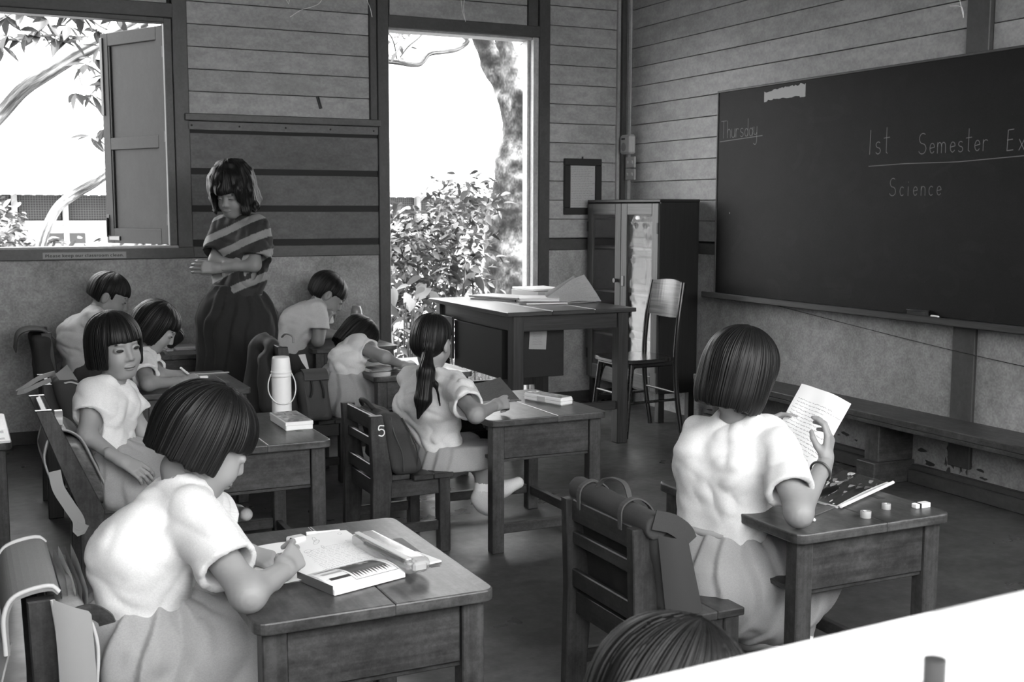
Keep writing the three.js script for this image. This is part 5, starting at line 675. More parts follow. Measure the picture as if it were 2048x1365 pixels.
{ // bulging piped bag behind the writing girl
  const P = bag('school_bag', 'pale canvas school bag with rope piping, stuffed with papers, behind the writing girl', [-4.16, 0.33, 4.64]);
  P('bag_body', bagBody([-4.165, 0.465, 4.645], [0.036, 0.125, 0.19], 0.03, { puff: 0.01, seed: 4, lean: -0.05, cell: 0.006 }), B.light);
  P('flap', strapG([[-4.285, 0.5, 4.645], [-4.283, 0.585, 4.645], [-4.268, 0.61, 4.645], [-4.2, 0.622, 4.645], [-4.188, 0.612, 4.645]], 0.385, 0.008, 24), B.light2 = std(0.24, 0.8, { map: tCloth }));
  for (const z of [4.455, 4.835]) P('piping', tube([[-4.289, 0.5, z], [-4.288, 0.585, z], [-4.27, 0.615, z], [-4.2, 0.628, z], [-4.187, 0.614, z]], 0.0048, 24, 7), B.pipe);
  P('piping', tube([[-4.289, 0.502, 4.455], [-4.289, 0.502, 4.835]], 0.0048, 4, 7), B.pipe); P('piping', tube([[-4.2, 0.6, 4.838], [-4.192, 0.52, 4.843], [-4.19, 0.42, 4.842], [-4.19, 0.35, 4.838]], 0.005, 20, 7), B.pipe); P('piping', tube([[-4.14, 0.58, 4.838], [-4.12, 0.5, 4.842], [-4.125, 0.4, 4.842]], 0.004, 20, 7), B.pipe);
  P('gusset', sheet([[-4.2, 0.605, 4.85], [-4.13, 0.57, 4.85], [-4.12, 0.33, 4.855], [-4.19, 0.33, 4.855]], -0.008, two(0.4, 0.85, { map: tCloth })), two(0.36, 0.85, { map: tCloth }));
  P('buckle_tab', strapG([[-4.165, 0.565, 4.846], [-4.13, 0.57, 4.85], [-4.105, 0.553, 4.852], [-4.1, 0.54, 4.85]], 0.034, 0.004, 16, [0, 1, 0.3]), B.leather);
  P('shoulder_strap', strapG([[-4.288, 0.5, 4.76], [-4.31, 0.43, 4.79], [-4.325, 0.34, 4.81], [-4.315, 0.25, 4.8], [-4.28, 0.2, 4.78]], 0.05, 0.004, 24, [0.4, 0, 0.9]), B.strap);
  const r = rng(17); for (let i = 0; i < 5; i++) { const x = -4.186 + i * 0.0125; const g = sheet([[x, 0.45, 4.8], [x, 0.45, 4.49], [x - 0.004 + 0.004 * r(), 0.612 + 0.014 * r(), 4.5 + 0.012 * r()], [x + 0.006, 0.596 + 0.01 * r(), 4.806 - 0.02 * r()]], 0.003, M.paper, { wave: 0.004, seed: i }); const m = mesh('exercise_book', g, two([0.7, 0.3, 0.75, 0.22, 0.6][i], 0.8)); tag(m, ['pale exercise book at the flap side of the stuffed bag', 'grey exercise book second from the flap in the stuffed bag', 'pale exercise book in the middle of the stuffed bag', 'dark exercise book fourth from the flap in the stuffed bag', 'pale exercise book nearest the girl in the stuffed bag'][i], 'book', 'books in the stuffed bag'); }
}
{ // leather satchel of the girl looking round
  const P = bag('satchel', 'leather satchel with pale piping and a strap handle on the raked chair', [-3.97, 0.33, 2.9]);
  const f0 = boxF([0, 0, 0], [0.062, 0.13, 0.15], 0.04), body = solid((x, y, z) => { const q = y - 0.465, X = x + 3.975 + 0.42 * q; const w = 1 - 0.3 * (q / 0.13); return f0(X / w, q, z - 2.9) * 0.8 - 0.006 * noise(x * 14, y * 10, z * 12); }, [-4.16, 0.31, 2.72], [-3.8, 0.63, 3.08], 0.0065); P('bag_body', body, B.leather);
  P('flap', strapG([[-4.1, 0.53, 2.9], [-4.075, 0.6, 2.9], [-4.04, 0.616, 2.9], [-3.99, 0.59, 2.9], [-3.945, 0.5, 2.9], [-3.905, 0.4, 2.9]], 0.3, 0.006, 24), B.leather);
  for (const z of [2.752, 3.05]) P('piping', tube([[-4.075, 0.42, z], [-4.1, 0.53, z], [-4.076, 0.602, z], [-4.04, 0.619, z], [-3.988, 0.593, z], [-3.943, 0.502, z], [-3.9, 0.395, z], [-3.88, 0.35, z]], 0.0042, 40, 6), B.strap);
  P('handle', strapG([[-4.05, 0.615, 2.86], [-4.045, 0.65, 2.87], [-4.04, 0.662, 2.9], [-4.04, 0.65, 2.935], [-4.045, 0.61, 2.945]], 0.026, 0.005, 20, [1, 0, 0]), std(0.3, 0.3)); P('buckle', bx(-4.062, -4.03, 0.606, 0.616, 2.95, 2.985, 0.002), std(0.55, 0.3, { metalness: 0.7 }));
  P('shoulder_strap', strapG([[-4.07, 0.48, 3.058], [-4.06, 0.42, 3.066], [-4.03, 0.36, 3.07], [-4.0, 0.3, 3.07], [-4.0, 0.265, 3.068], [-3.985, 0.29, 3.07]], 0.04, 0.004, 30, [1, 0.2, 0]), B.strap);
}
{ // canvas bag on the numbered chair
  const P = bag('school_bag', 'dark canvas bag with stitched seams on the chair numbered 5', [-2.8, 0.327, 2.83]);
  P('bag_body', bagBody([-2.795, 0.448, 2.83], [0.055, 0.118, 0.175], 0.035, { lean: -0.28, puff: 0.016, seed: 8, taper: 0.35 }), B.canvas);
  P('seam', tube([[-2.84, 0.565, 3.0], [-2.83, 0.5, 3.014], [-2.8, 0.42, 3.018], [-2.79, 0.345, 3.008]], 0.0025, 20, 5), B.grey); P('seam', tube([[-2.79, 0.555, 2.99], [-2.76, 0.49, 3.01], [-2.735, 0.42, 3.012], [-2.732, 0.345, 3.0]], 0.003, 20, 5), B.dark);
  P('handle', tube([[-2.855, 0.57, 2.7], [-2.875, 0.596, 2.74], [-2.875, 0.6, 2.8], [-2.855, 0.57, 2.85]], 0.009, 24, 7), B.dark);
}
{ // rolled satchel on the slatted chair
  const P = bag('satchel', 'dark satchel with a rolled top and straps behind the girl reading a sheet', [-2.76, 0.33, 4.62]);
  P('bag_body', bagBody([-2.735, 0.445, 4.625], [0.05, 0.115, 0.205], 0.025, { lean: -0.22, puff: 0.008, seed: 2, taper: 0.4 }), B.dark);
  P('rolled_top', solid((x, y, z) => { const q = coneF([-2.785, 0.588, 4.43], [-2.785, 0.575, 4.82], 0.034, 0.034)(x, y, z); return Math.max(q, Math.abs(z - 4.625) - 0.205) - 0.003 * noise(x * 20, y * 20, z * 12); }, [-2.84, 0.53, 4.4], [-2.73, 0.64, 4.85], 0.006), B.canvas);
  for (const z of [4.5, 4.72]) P('strap', strapG([[-2.83, 0.55, z], [-2.825, 0.61, z], [-2.785, 0.628, z], [-2.74, 0.6, z], [-2.72, 0.54, z]], 0.018, 0.004, 20), B.grey);
  P('handle', strapG([[-2.79, 0.615, 4.53], [-2.78, 0.645, 4.56], [-2.77, 0.648, 4.64], [-2.785, 0.612, 4.7]], 0.014, 0.004, 20, [1, 0, 0]), B.grey);
  P('flap_end', strapG([[-2.8, 0.6, 4.835], [-2.75, 0.585, 4.84], [-2.71, 0.555, 4.84], [-2.695, 0.53, 4.838]], 0.05, 0.004, 16, [0.3, 1, 0]), B.canvas); P('gusset', sheet([[-2.79, 0.56, 4.838], [-2.7, 0.54, 4.838], [-2.65, 0.345, 4.838], [-2.76, 0.335, 4.838]], -0.015, M.paper), two(0.045, 0.8, { map: tCloth }));
}
{ // jacket, bag and papers on the chair of the leaning girl
  const j = group('jacket', [-2.95, 0.3, 1.46]); tag(j, 'dark jacket draped over the back of the chair behind the leaning girl', 'jacket', 'school bags on the chairs');
  const f1 = coneF([-2.93, 0.7, 1.33], [-2.93, 0.69, 1.5], 0.035, 0.035), f2 = coneF([-2.96, 0.66, 1.34], [-2.99, 0.36, 1.38], 0.05, 0.075), f3 = coneF([-2.97, 0.62, 1.5], [-2.96, 0.4, 1.55], 0.04, 0.05), jf = blend([f1, f2, f3], 0.06);
  const g = solid((x, y, z) => jf(x, y, z) + 0.014 * Math.abs(noise(x * 18, y * 5, z * 18)) - 0.005, [-3.12, 0.24, 1.2], [-2.82, 0.8, 1.7], 0.008); g.translate(2.95, -0.3, -1.46); mesh('cloth', g, B.dark, j);
  const k = tube([[-2.88, 0.73, 1.5], [-2.87, 0.75, 1.54], [-2.85, 0.74, 1.6], [-2.85, 0.71, 1.61]], 0.006, 20, 6); k.translate(2.95, -0.3, -1.46); mesh('hanger_loop', k, B.strap, j);
  const P = bag('satchel', 'small grey rucksack hanging beside the leaning girl, with two loose straps', [-2.79, 0.33, 1.72]);
  P('bag_body', bagBody([-2.79, 0.455, 1.735], [0.075, 0.12, 0.05], 0.035, { puff: 0.014, seed: 6, lean: -0.15 }), B.grey); P('strap', tube([[-2.815, 0.55, 1.79], [-2.812, 0.52, 1.802], [-2.815, 0.485, 1.804], [-2.822, 0.462, 1.8]], 0.0055, 20, 6), B.dark); P('strap', tube([[-2.77, 0.55, 1.79], [-2.762, 0.515, 1.802], [-2.756, 0.48, 1.804], [-2.755, 0.455, 1.8]], 0.0055, 20, 6), B.dark); P('flap', strapG([[-2.79, 0.585, 1.7], [-2.79, 0.592, 1.74], [-2.79, 0.575, 1.79], [-2.79, 0.545, 1.803]], 0.12, 0.004, 16, [1, 0, 0]), B.grey); P('pocket', sheet([[-2.85, 0.52, 1.79], [-2.74, 0.52, 1.795], [-2.73, 0.36, 1.795], [-2.83, 0.36, 1.795]], 0.012, M.paper), two(0.09, 0.85, { map: tCloth }));
  const rg = new THREE.TorusGeometry(0.024, 0.0025, 6, 24); rg.scale(1, 0.3, 1); rg.translate(-2.78, 0.582, 1.76); P('bright_buckle', rg, std(0.85, 0.2, { metalness: 0.6 }));
  const nt = prism([[0, 0.1], [0.034, 0.102], [0.058, 0], [0.018, 0.062]], 0, 0.0015, 0); nt.translate(-2.86, 0.565, 1.735); tag(mesh('paper_tag', nt, M.card), 'pale pointed paper slip sticking out above the grey rucksack', 'paper');
}
{
  const P = bag('shoulder_bag', 'shoulder bag with a long looped strap on the chair of the long-haired girl', [-3.93, 0.36, 1.78]); P('bag_body', bagBody([-3.9, 0.5, 1.74], [0.055, 0.125, 0.13], 0.035, { lean: -0.25, puff: 0.014, seed: 3 }), B.canvas); P('strap', strapG([[-3.965, 0.645, 1.76], [-4.03, 0.63, 1.78], [-4.1, 0.59, 1.8], [-4.125, 0.575, 1.8], [-4.1, 0.578, 1.81], [-4.03, 0.605, 1.8], [-3.985, 0.62, 1.79]], 0.02, 0.003, 40, [0.2, 1, 0]), B.strap);
  P('flap', sheet([[-3.97, 0.65, 1.84], [-3.92, 0.69, 1.84], [-3.88, 0.62, 1.84], [-3.93, 0.58, 1.86]], 0.004, M.paper), two(0.2, 0.7)); P('stitching', tube([[-3.94, 0.61, 1.86], [-3.91, 0.615, 1.87], [-3.87, 0.6, 1.875]], 0.004, 14, 5), B.pipe);
  const Q = bag('school_bag', 'black bag with a drooping flap on the chair under the window', [-3.93, 0.36, 0.4]); Q('bag_body', bagBody([-3.93, 0.54, 0.38], [0.05, 0.15, 0.15], 0.03, { puff: 0.016, seed: 5, lean: -0.1 }), B.dark); Q('flap', strapG([[-4.07, 0.6, 0.38], [-4.05, 0.69, 0.38], [-4.0, 0.715, 0.38], [-3.92, 0.705, 0.38], [-3.87, 0.66, 0.38]], 0.26, 0.006, 24), B.canvas);
}

// ---------------------------------------------------------------- things on the desks
function scribble(w, h, bg, ink, seed, { lines = 24, gap = 26, top = 40, margin = 30, fig = 0 } = {}) {
  return canvasTex(w, h, (g) => { const r = rng(seed); g.fillStyle = bg; g.fillRect(0, 0, w, h); g.strokeStyle = ink; g.lineCap = 'round'; for (let n = 0; n < lines; n++) { const y = top + n * gap; if (y > h - 20) break; g.lineWidth = 1.4 + r(); let x = margin + r() * 18, e = w - margin - r() * w * 0.3; while (x < e) { const l = 14 + r() * 40; g.beginPath(); g.moveTo(x, y); for (let q = 0; q < l; q += 4) g.lineTo(x + q, y + (r() - 0.5) * 9); g.stroke(); x += l + 9; } }
    for (let n = 0; n < fig; n++) { g.beginPath(); g.ellipse(margin + r() * (w - 2 * margin), h * 0.1 + r() * h * 0.3, 14 + r() * 26, 8 + r() * 14, r() * 3, 0, 7); g.stroke(); } });
}
const H0 = 0.545;
{ // near desk: open book, printed flat box, clear pencil case, pad, eraser, pens
  const t1 = scribble(512, 640, '#f4f4f4', '#9a9a9a', 21, { gap: 24, fig: 7, top: 250, lines: 14 });
  const bk = group('open_book', [-3.6, H0, 4.62]); tag(bk, 'open exercise book with faint handwriting under the writing girl hands', 'book'); const L = (p) => [p[0] + 3.6, p[1] - H0, p[2] - 4.62];
  mesh('page', sheet([[-3.63, H0 + 0.004, 4.46], [-3.47, H0 + 0.006, 4.43], [-3.455, H0 + 0.005, 4.72], [-3.63, H0 + 0.004, 4.77]].map(L), -0.006, M.paper), two(0.95, 0.8, { map: t1 }), bk);
  mesh('page', sheet([[-3.80, H0 + 0.002, 4.5], [-3.63, H0 + 0.004, 4.46], [-3.63, H0 + 0.004, 4.77], [-3.785, H0 + 0.002, 4.8]].map(L), -0.004, M.paper), two(0.82, 0.8), bk); mesh('cover', bx(-0.2, 0.14, 0.0004, 0.0018, -0.15, 0.15, 0), M.card, bk);
  const tb = canvasTex(640, 400, (g, w, h) => { const r = rng(9); g.fillStyle = '#f2f2f2'; g.fillRect(0, 0, w, h); g.fillStyle = '#2c2c2c'; g.beginPath(); g.moveTo(250, 60); for (let i = 0; i <= 12; i++) { g.lineTo(250 + i * 28, i % 2 ? 70 : 96); } g.lineTo(590, 300); for (let i = 0; i <= 22; i++) g.lineTo(590 - i * 15, i % 2 ? 250 + 20 * r() : 320 + 30 * r()); g.closePath(); g.fill(); g.fillStyle = '#dcdcdc'; for (const [x, y, a] of [[470, 120, 30], [505, 140, 24], [450, 150, 18]]) { g.beginPath(); g.ellipse(x, y, a, a * 0.5, 0.4, 0, 7); g.fill(); } g.strokeStyle = '#3a3a3a'; g.lineWidth = 4; g.strokeRect(232, 26, 390, 330); for (const [y, c] of [[120, '#555'], [200, '#a8a8a8'], [290, '#222']]) { g.fillStyle = c; g.beginPath(); g.moveTo(20, y); g.lineTo(60, y - 16); g.lineTo(235, y - 16); g.lineTo(235, y + 16); g.lineTo(60, y + 16); g.fill(); g.fillStyle = '#e8e8e8'; g.beginPath(); g.moveTo(20, y); g.lineTo(52, y - 12); g.lineTo(52, y + 12); g.fill(); } });
  const c = group('pencil_box', [-3.575, H0 + 0.002, 4.8]); tag(c, 'flat printed box of colouring pencils with a rounded dark end', 'box'); c.rotation.y = 0.3;
  const pr = []; for (let i = 0; i <= 8; i++) { const a = i / 8; pr.push([-0.075 + 0.15 * a, 0.004 + 0.018 * Math.sin(Math.PI * (0.12 + 0.88 * a) )]); } const ol = [[-0.075, 0], ...pr.map((q) => [q[0], q[1]]), [0.075, 0]];
  const bg2 = prism(ol, -0.095, 0.095, 0.0005); bg2.rotateY(Math.PI / 2); mesh('carton', bg2, M.paper, c); mesh('end_flap', bx(-0.0965, -0.0955, 0, 0.02, -0.07, 0.07, 0), M.cover, c);
  const top = sheet([[-0.094, 0.0105, -0.074], [0.094, 0.0105, -0.074], [0.094, 0.0105, 0.074], [-0.094, 0.0105, 0.074]], 0, M.paper, { nx: 2, ny: 16 }); { const p = top.attributes.position; for (let i = 0; i < p.count; i++) { const a = (0.075 - p.getZ(i)) / 0.15; p.setY(i, 0.0052 + 0.018 * Math.sin(Math.PI * (0.12 + 0.88 * a))); } top.computeVertexNormals(); } mesh('printed_lid', top, two(0.95, 0.35, { map: tb }), c);
  const pc = group('pencil_case', [-3.452, H0 + 0.006, 4.71]); tag(pc, 'clear plastic pencil case holding pens across the open book', 'pencil case'); pc.rotation.y = -Math.PI / 2 + 0.14;
  const clear = new THREE.MeshPhysicalMaterial({ color: G(0.8), roughness: 0.25, transmission: 0.85, thickness: 0, ior: 1.4 }); const pf = boxF([0, 0.018, 0], [0.145, 0.018, 0.034], 0.016); mesh('clear_sleeve', solid((x, y, z) => pf(x, y, z) + 0.0012 * noise(x * 18, y * 12, z * 18), [-0.16, -0.01, -0.05], [0.16, 0.05, 0.05], 0.005), clear, pc);
  mesh('zip_strip', bx(-0.13, 0.135, 0.034, 0.038, 0.014, 0.028, 0.0015), std(0.6, 0.5), pc); mesh('clasp', bx(0.134, 0.152, 0.008, 0.03, -0.018, 0.018, 0.005), std(0.4, 0.3), pc); const r = rng(6); for (let i = 0; i < 6; i++) mesh('pen', rod([-0.12 + 0.03 * r(), 0.01 + 0.008 * (i % 2), -0.022 + i * 0.008], [0.09 + 0.03 * r(), 0.012 + 0.006 * (i % 3), -0.02 + i * 0.0075], 0.004), std([0.04, 0.5, 0.1, 0.8, 0.2, 0.05][i], 0.4), pc);
  const pd = prism([[-0.05, -0.045], [0.05, -0.055], [0.058, 0.045], [-0.045, 0.05]], 0, 0.005, 0.0012); pd.rotateX(-Math.PI / 2); const pm = mesh('notepad', pd, M.paper); pm.position.set(-3.41, H0, 4.735); pm.rotation.y = 0.35; tag(pm, 'small blank white pad under the clear pencil case', 'pad');
  const er = mesh('eraser', bx(-0.022, 0.022, 0, 0.013, -0.014, 0.014, 0.003), M.card2 = std(0.62, 0.7)); er.position.set(-3.612, H0 + 0.006, 4.475); er.rotation.y = 0.25; tag(er, 'worn white eraser lying on the open book beside the writing hand', 'eraser');
  const pn = group('pen', [-3.52, H0 + 0.004, 4.418]); tag(pn, 'white ballpoint pen at the back edge of the open book', 'pen'); mesh('barrel', rod([-0.045, 0, -0.004], [0.035, 0, 0.004], 0.0042), M.plasticW, pn); mesh('tip', rod([0.035, 0, 0.004], [0.06, 0, 0.0065], 0.003, 0.0008), M.metal, pn); mesh('cap', rod([-0.05, 0, -0.0045], [-0.025, 0, -0.002], 0.0052), M.paper, pn);
  const p2 = mesh('pencil', rod([-3.458, H0 + 0.005, 4.47], [-3.447, H0 + 0.005, 4.6], 0.0038), M.cover); tag(p2, 'dark pencil beside the clear pencil case', 'pencil');
  const p3 = mesh('pencil', [rod([-3.673,0.574,4.62], [-3.657,0.596,4.6], 0.0036), rod([-3.673,0.574,4.62], [-3.683,0.557,4.62], 0.0036, 0.0008)], M.black); tag(p3, 'short dark pencil held by the writing girl', 'pencil');
}
{ // sheet held by the reading girl
  const t = scribble(512, 724, '#ececec', '#4c4c4c', 33, { gap: 27, top: 120, lines: 16 });
  const g = sheet([[-1.955,0.825,4.36], [-1.895,0.781,4.52], [-2.121,0.543,4.58], [-2.156,0.596,4.42]], -0.012, M.paper, { wave: 0.006 }); const c = v3([-1.955,0.825,4.36]); g.translate(-c.x, -c.y, -c.z);
  const o = group('paper_sheet', [c.x, c.y, c.z]); tag(o, 'handwritten test sheet held up by the reading girl', 'paper'); mesh('page', g, two(0.9, 0.85, { map: t }), o);
}
{ // desk of the reading girl
  const tc = canvasTex(512, 512, (g, w, h) => { const r = rng(15); g.fillStyle = '#3a3a3a'; g.fillRect(0, 0, w, h); for (let n = 0; n < 60; n++) { g.fillStyle = ['#111', '#666', '#999', '#222', '#d8d8d8'][Math.floor(r() * 5)]; g.beginPath(); const x = r() * w, y = r() * h, s = 12 + r() * 46; g.moveTo(x, y); g.bezierCurveTo(x + s, y - s, x + s * 2 * r(), y + s, x + s, y + s * r()); g.bezierCurveTo(x, y + s, x - s, y + s * r(), x, y); g.fill(); g.strokeStyle = '#0a0a0a'; g.lineWidth = 2; g.stroke(); } g.fillStyle = '#080808'; g.beginPath(); g.ellipse(150, 180, 90, 60, 0.2, 0, 7); g.fill(); g.fillStyle = '#eee'; g.fillRect(0, 486, w, 26); });
  const k = group('comic_book', [-2.0, H0, 4.63]); tag(k, 'glossy picture book lying under the elbow of the reading girl', 'book'); const L = (p) => [p[0] + 2.0, p[1] - H0, p[2] - 4.63];
  mesh('pages', prism([[-0.18, -0.04], [0.16, 0.19], [0.165, 0.0], [-0.165, -0.15]].map((q) => [q[0], q[1]]), 0, 0.007, 0.001).rotateX(-Math.PI / 2), M.paper, k);
  mesh('cover', sheet([L([-2.185, H0 + 0.0085, 4.66]), L([-1.845, H0 + 0.0085, 4.44]), L([-1.835, H0 + 0.0085, 4.63]), L([-2.165, H0 + 0.0085, 4.785])], -0.004, M.paper), two(1, 0.25, { map: tc }), k); mesh('spine_roll', rod(L([-2.162, H0 + 0.008, 4.79]), L([-1.835, H0 + 0.012, 4.645]), 0.0045, 0.005), M.white, k);
  for (const [x, z, l] of [[-2.16, 4.885, 'roll of tape nearer the desk edge of the reading girl'], [-2.045, 4.84, 'smaller roll of tape between the book and the eraser']]) { const q = group('tape_roll', [x, H0, z]); tag(q, l, 'tape'); const n = x < -2.1 ? 1 : 0.85; mesh('tape_band', lathe([[0.009, 0], [0.0145, 0], [0.0145, 0.018], [0.009, 0.018], [0.009, 0]].map((p) => [p[0] * n, p[1] * n])), std(0.4, 0.3), q); mesh('core', lathe([[0.006, 0.001], [0.009, 0.001], [0.009, 0.0185], [0.006, 0.0185], [0.006, 0.001]].map((p) => [p[0] * n, p[1] * n])), M.card, q); }
  const e = group('eraser', [-1.945, H0, 4.868]); tag(e, 'white eraser half out of its sleeve on the desk of the reading girl', 'eraser'); mesh('rubber', bx(-0.026, -0.012, 0, 0.013, -0.01, 0.01, 0.002), M.white, e); mesh('sleeve', bx(-0.006, 0.026, 0, 0.0135, -0.0105, 0.0105, 0.001), std(0.8, 0.5), e); mesh('stripe', bx(-0.012, -0.006, 0, 0.0133, -0.0102, 0.0102, 0.001), M.black, e);
  const ru = mesh('ruler', bar([-2.32, H0 + 0.002, 4.82], [-2.11, H0 + 0.002, 4.735], 0.003, 0.028, 0.0005), M.cover); tag(ru, 'dark ruler under the arm of the reading girl', 'ruler'); const bd = new THREE.SphereGeometry(0.005, 10, 8); bd.translate(-2.315, H0 + 0.005, 4.86); tag(mesh('bead', bd, M.white), 'tiny white bead by the elbow of the reading girl', 'bead');
}
{ // desk of the ponytail girl
  const tx = canvasTex(512, 160, (g, w, h) => { const r = rng(25); g.fillStyle = '#9c9c9c'; g.fillRect(0, 0, w, h); for (let n = 0; n < 26; n++) { g.fillStyle = ['#fff', '#555', '#2d2d2d', '#c8c8c8'][Math.floor(r() * 4)]; g.beginPath(); g.ellipse(r() * w, r() * h, 8 + 30 * r(), 6 + 16 * r(), r() * 3, 0, 7); g.fill(); } });
  const b = group('pencil_box', [-2.07, H0, 2.845]); tag(b, 'oblong printed pencil box on the desk of the ponytail girl', 'pencil case'); b.rotation.y = -1.25; mesh('case', bx(-0.115, 0.115, 0, 0.034, -0.036, 0.036, 0.006), M.paper, b); mesh('lid_line', bx(-0.116, 0.116, 0.018, 0.02, -0.0368, 0.0368, 0.001), M.card, b); const pl = new THREE.PlaneGeometry(0.22, 0.066); pl.rotateX(-Math.PI / 2); pl.translate(0, 0.0345, 0); mesh('printed_lid', pl, std(1, 0.3, { map: tx }), b); mesh('clasp', bx(-0.03, 0.02, 0.008, 0.028, 0.036, 0.039, 0.001), M.card, b);
  const t = scribble(256, 320, '#6a6a6a', '#484848', 71, { gap: 14, top: 20, lines: 20, margin: 14 });
  const s = group('exercise_book', [-2.28, H0, 2.65]); tag(s, 'dark ruled exercise book propped before the ponytail girl', 'book'); mesh('page', sheet([[-0.09, 0.055, -0.1], [0.12, 0.075, -0.1], [0.12, 0.004, 0.1], [-0.09, 0.004, 0.1]], 0.01, M.paper), two(0.55, 0.7, { map: t }), s); mesh('cover', bx(-0.1, 0.125, 0, 0.003, -0.11, 0.11, 0.001), M.cover, s);
}
{ // vacuum flask and thick box
  const f = group('vacuum_flask', [-3.2, H0, 2.735]); tag(f, 'pale vacuum flask with a wire carrying handle', 'flask'); const w = std(0.72, 0.45);
  mesh('flask_body', lathe([[0, 0], [0.036, 0], [0.0385, 0.004], [0.0385, 0.158], [0.036, 0.166], [0.034, 0.168]], 36), w, f); mesh('collar', lathe([[0.034, 0.164], [0.0405, 0.166], [0.0405, 0.174], [0.0375, 0.178], [0.0405, 0.182], [0.0405, 0.188], [0.035, 0.19]], 36), w, f); mesh('cup', lathe([[0.038, 0.188], [0.0385, 0.19], [0.034, 0.238], [0.031, 0.245], [0, 0.246]], 36), w, f);
  mesh('handle', tube([[-0.041, 0.178, 0], [-0.054, 0.14, 0.006], [-0.052, 0.1, 0.014], [-0.03, 0.068, 0.034], [0, 0.06, 0.042], [0.03, 0.068, 0.034], [0.052, 0.1, 0.014], [0.054, 0.14, 0.006], [0.041, 0.178, 0]], 0.0025, 50, 6), M.card2, f);
  const tx = canvasTex(256, 384, (g, W, Hh) => { const r = rng(55); g.fillStyle = '#8a8a8a'; g.fillRect(0, 0, W, Hh); for (let n = 0; n < 40; n++) { g.fillStyle = ['#555', '#b5b5b5', '#d8d8d8', '#333'][Math.floor(r() * 4)]; g.globalAlpha = 0.6; g.beginPath(); g.ellipse(r() * W, r() * Hh, 10 + 34 * r(), 6 + 24 * r(), r() * 3, 0, 7); g.fill(); } });
  const b = group('card_box', [-3.207, H0, 2.9]); tag(b, 'thick white-edged box with a mottled lid beside the vacuum flask', 'box'); mesh('tray', bx(-0.052, 0.052, 0, 0.03, -0.12, 0.12, 0.003), M.white, b); mesh('lid_edge', bx(-0.0535, 0.0535, 0.018, 0.033, -0.1215, 0.1215, 0.002), M.paper, b); const pl = new THREE.PlaneGeometry(0.1, 0.236); pl.rotateX(-Math.PI / 2); pl.translate(0, 0.0335, 0); mesh('lid_print', pl, std(1, 0.45, { map: tx }), b);
}
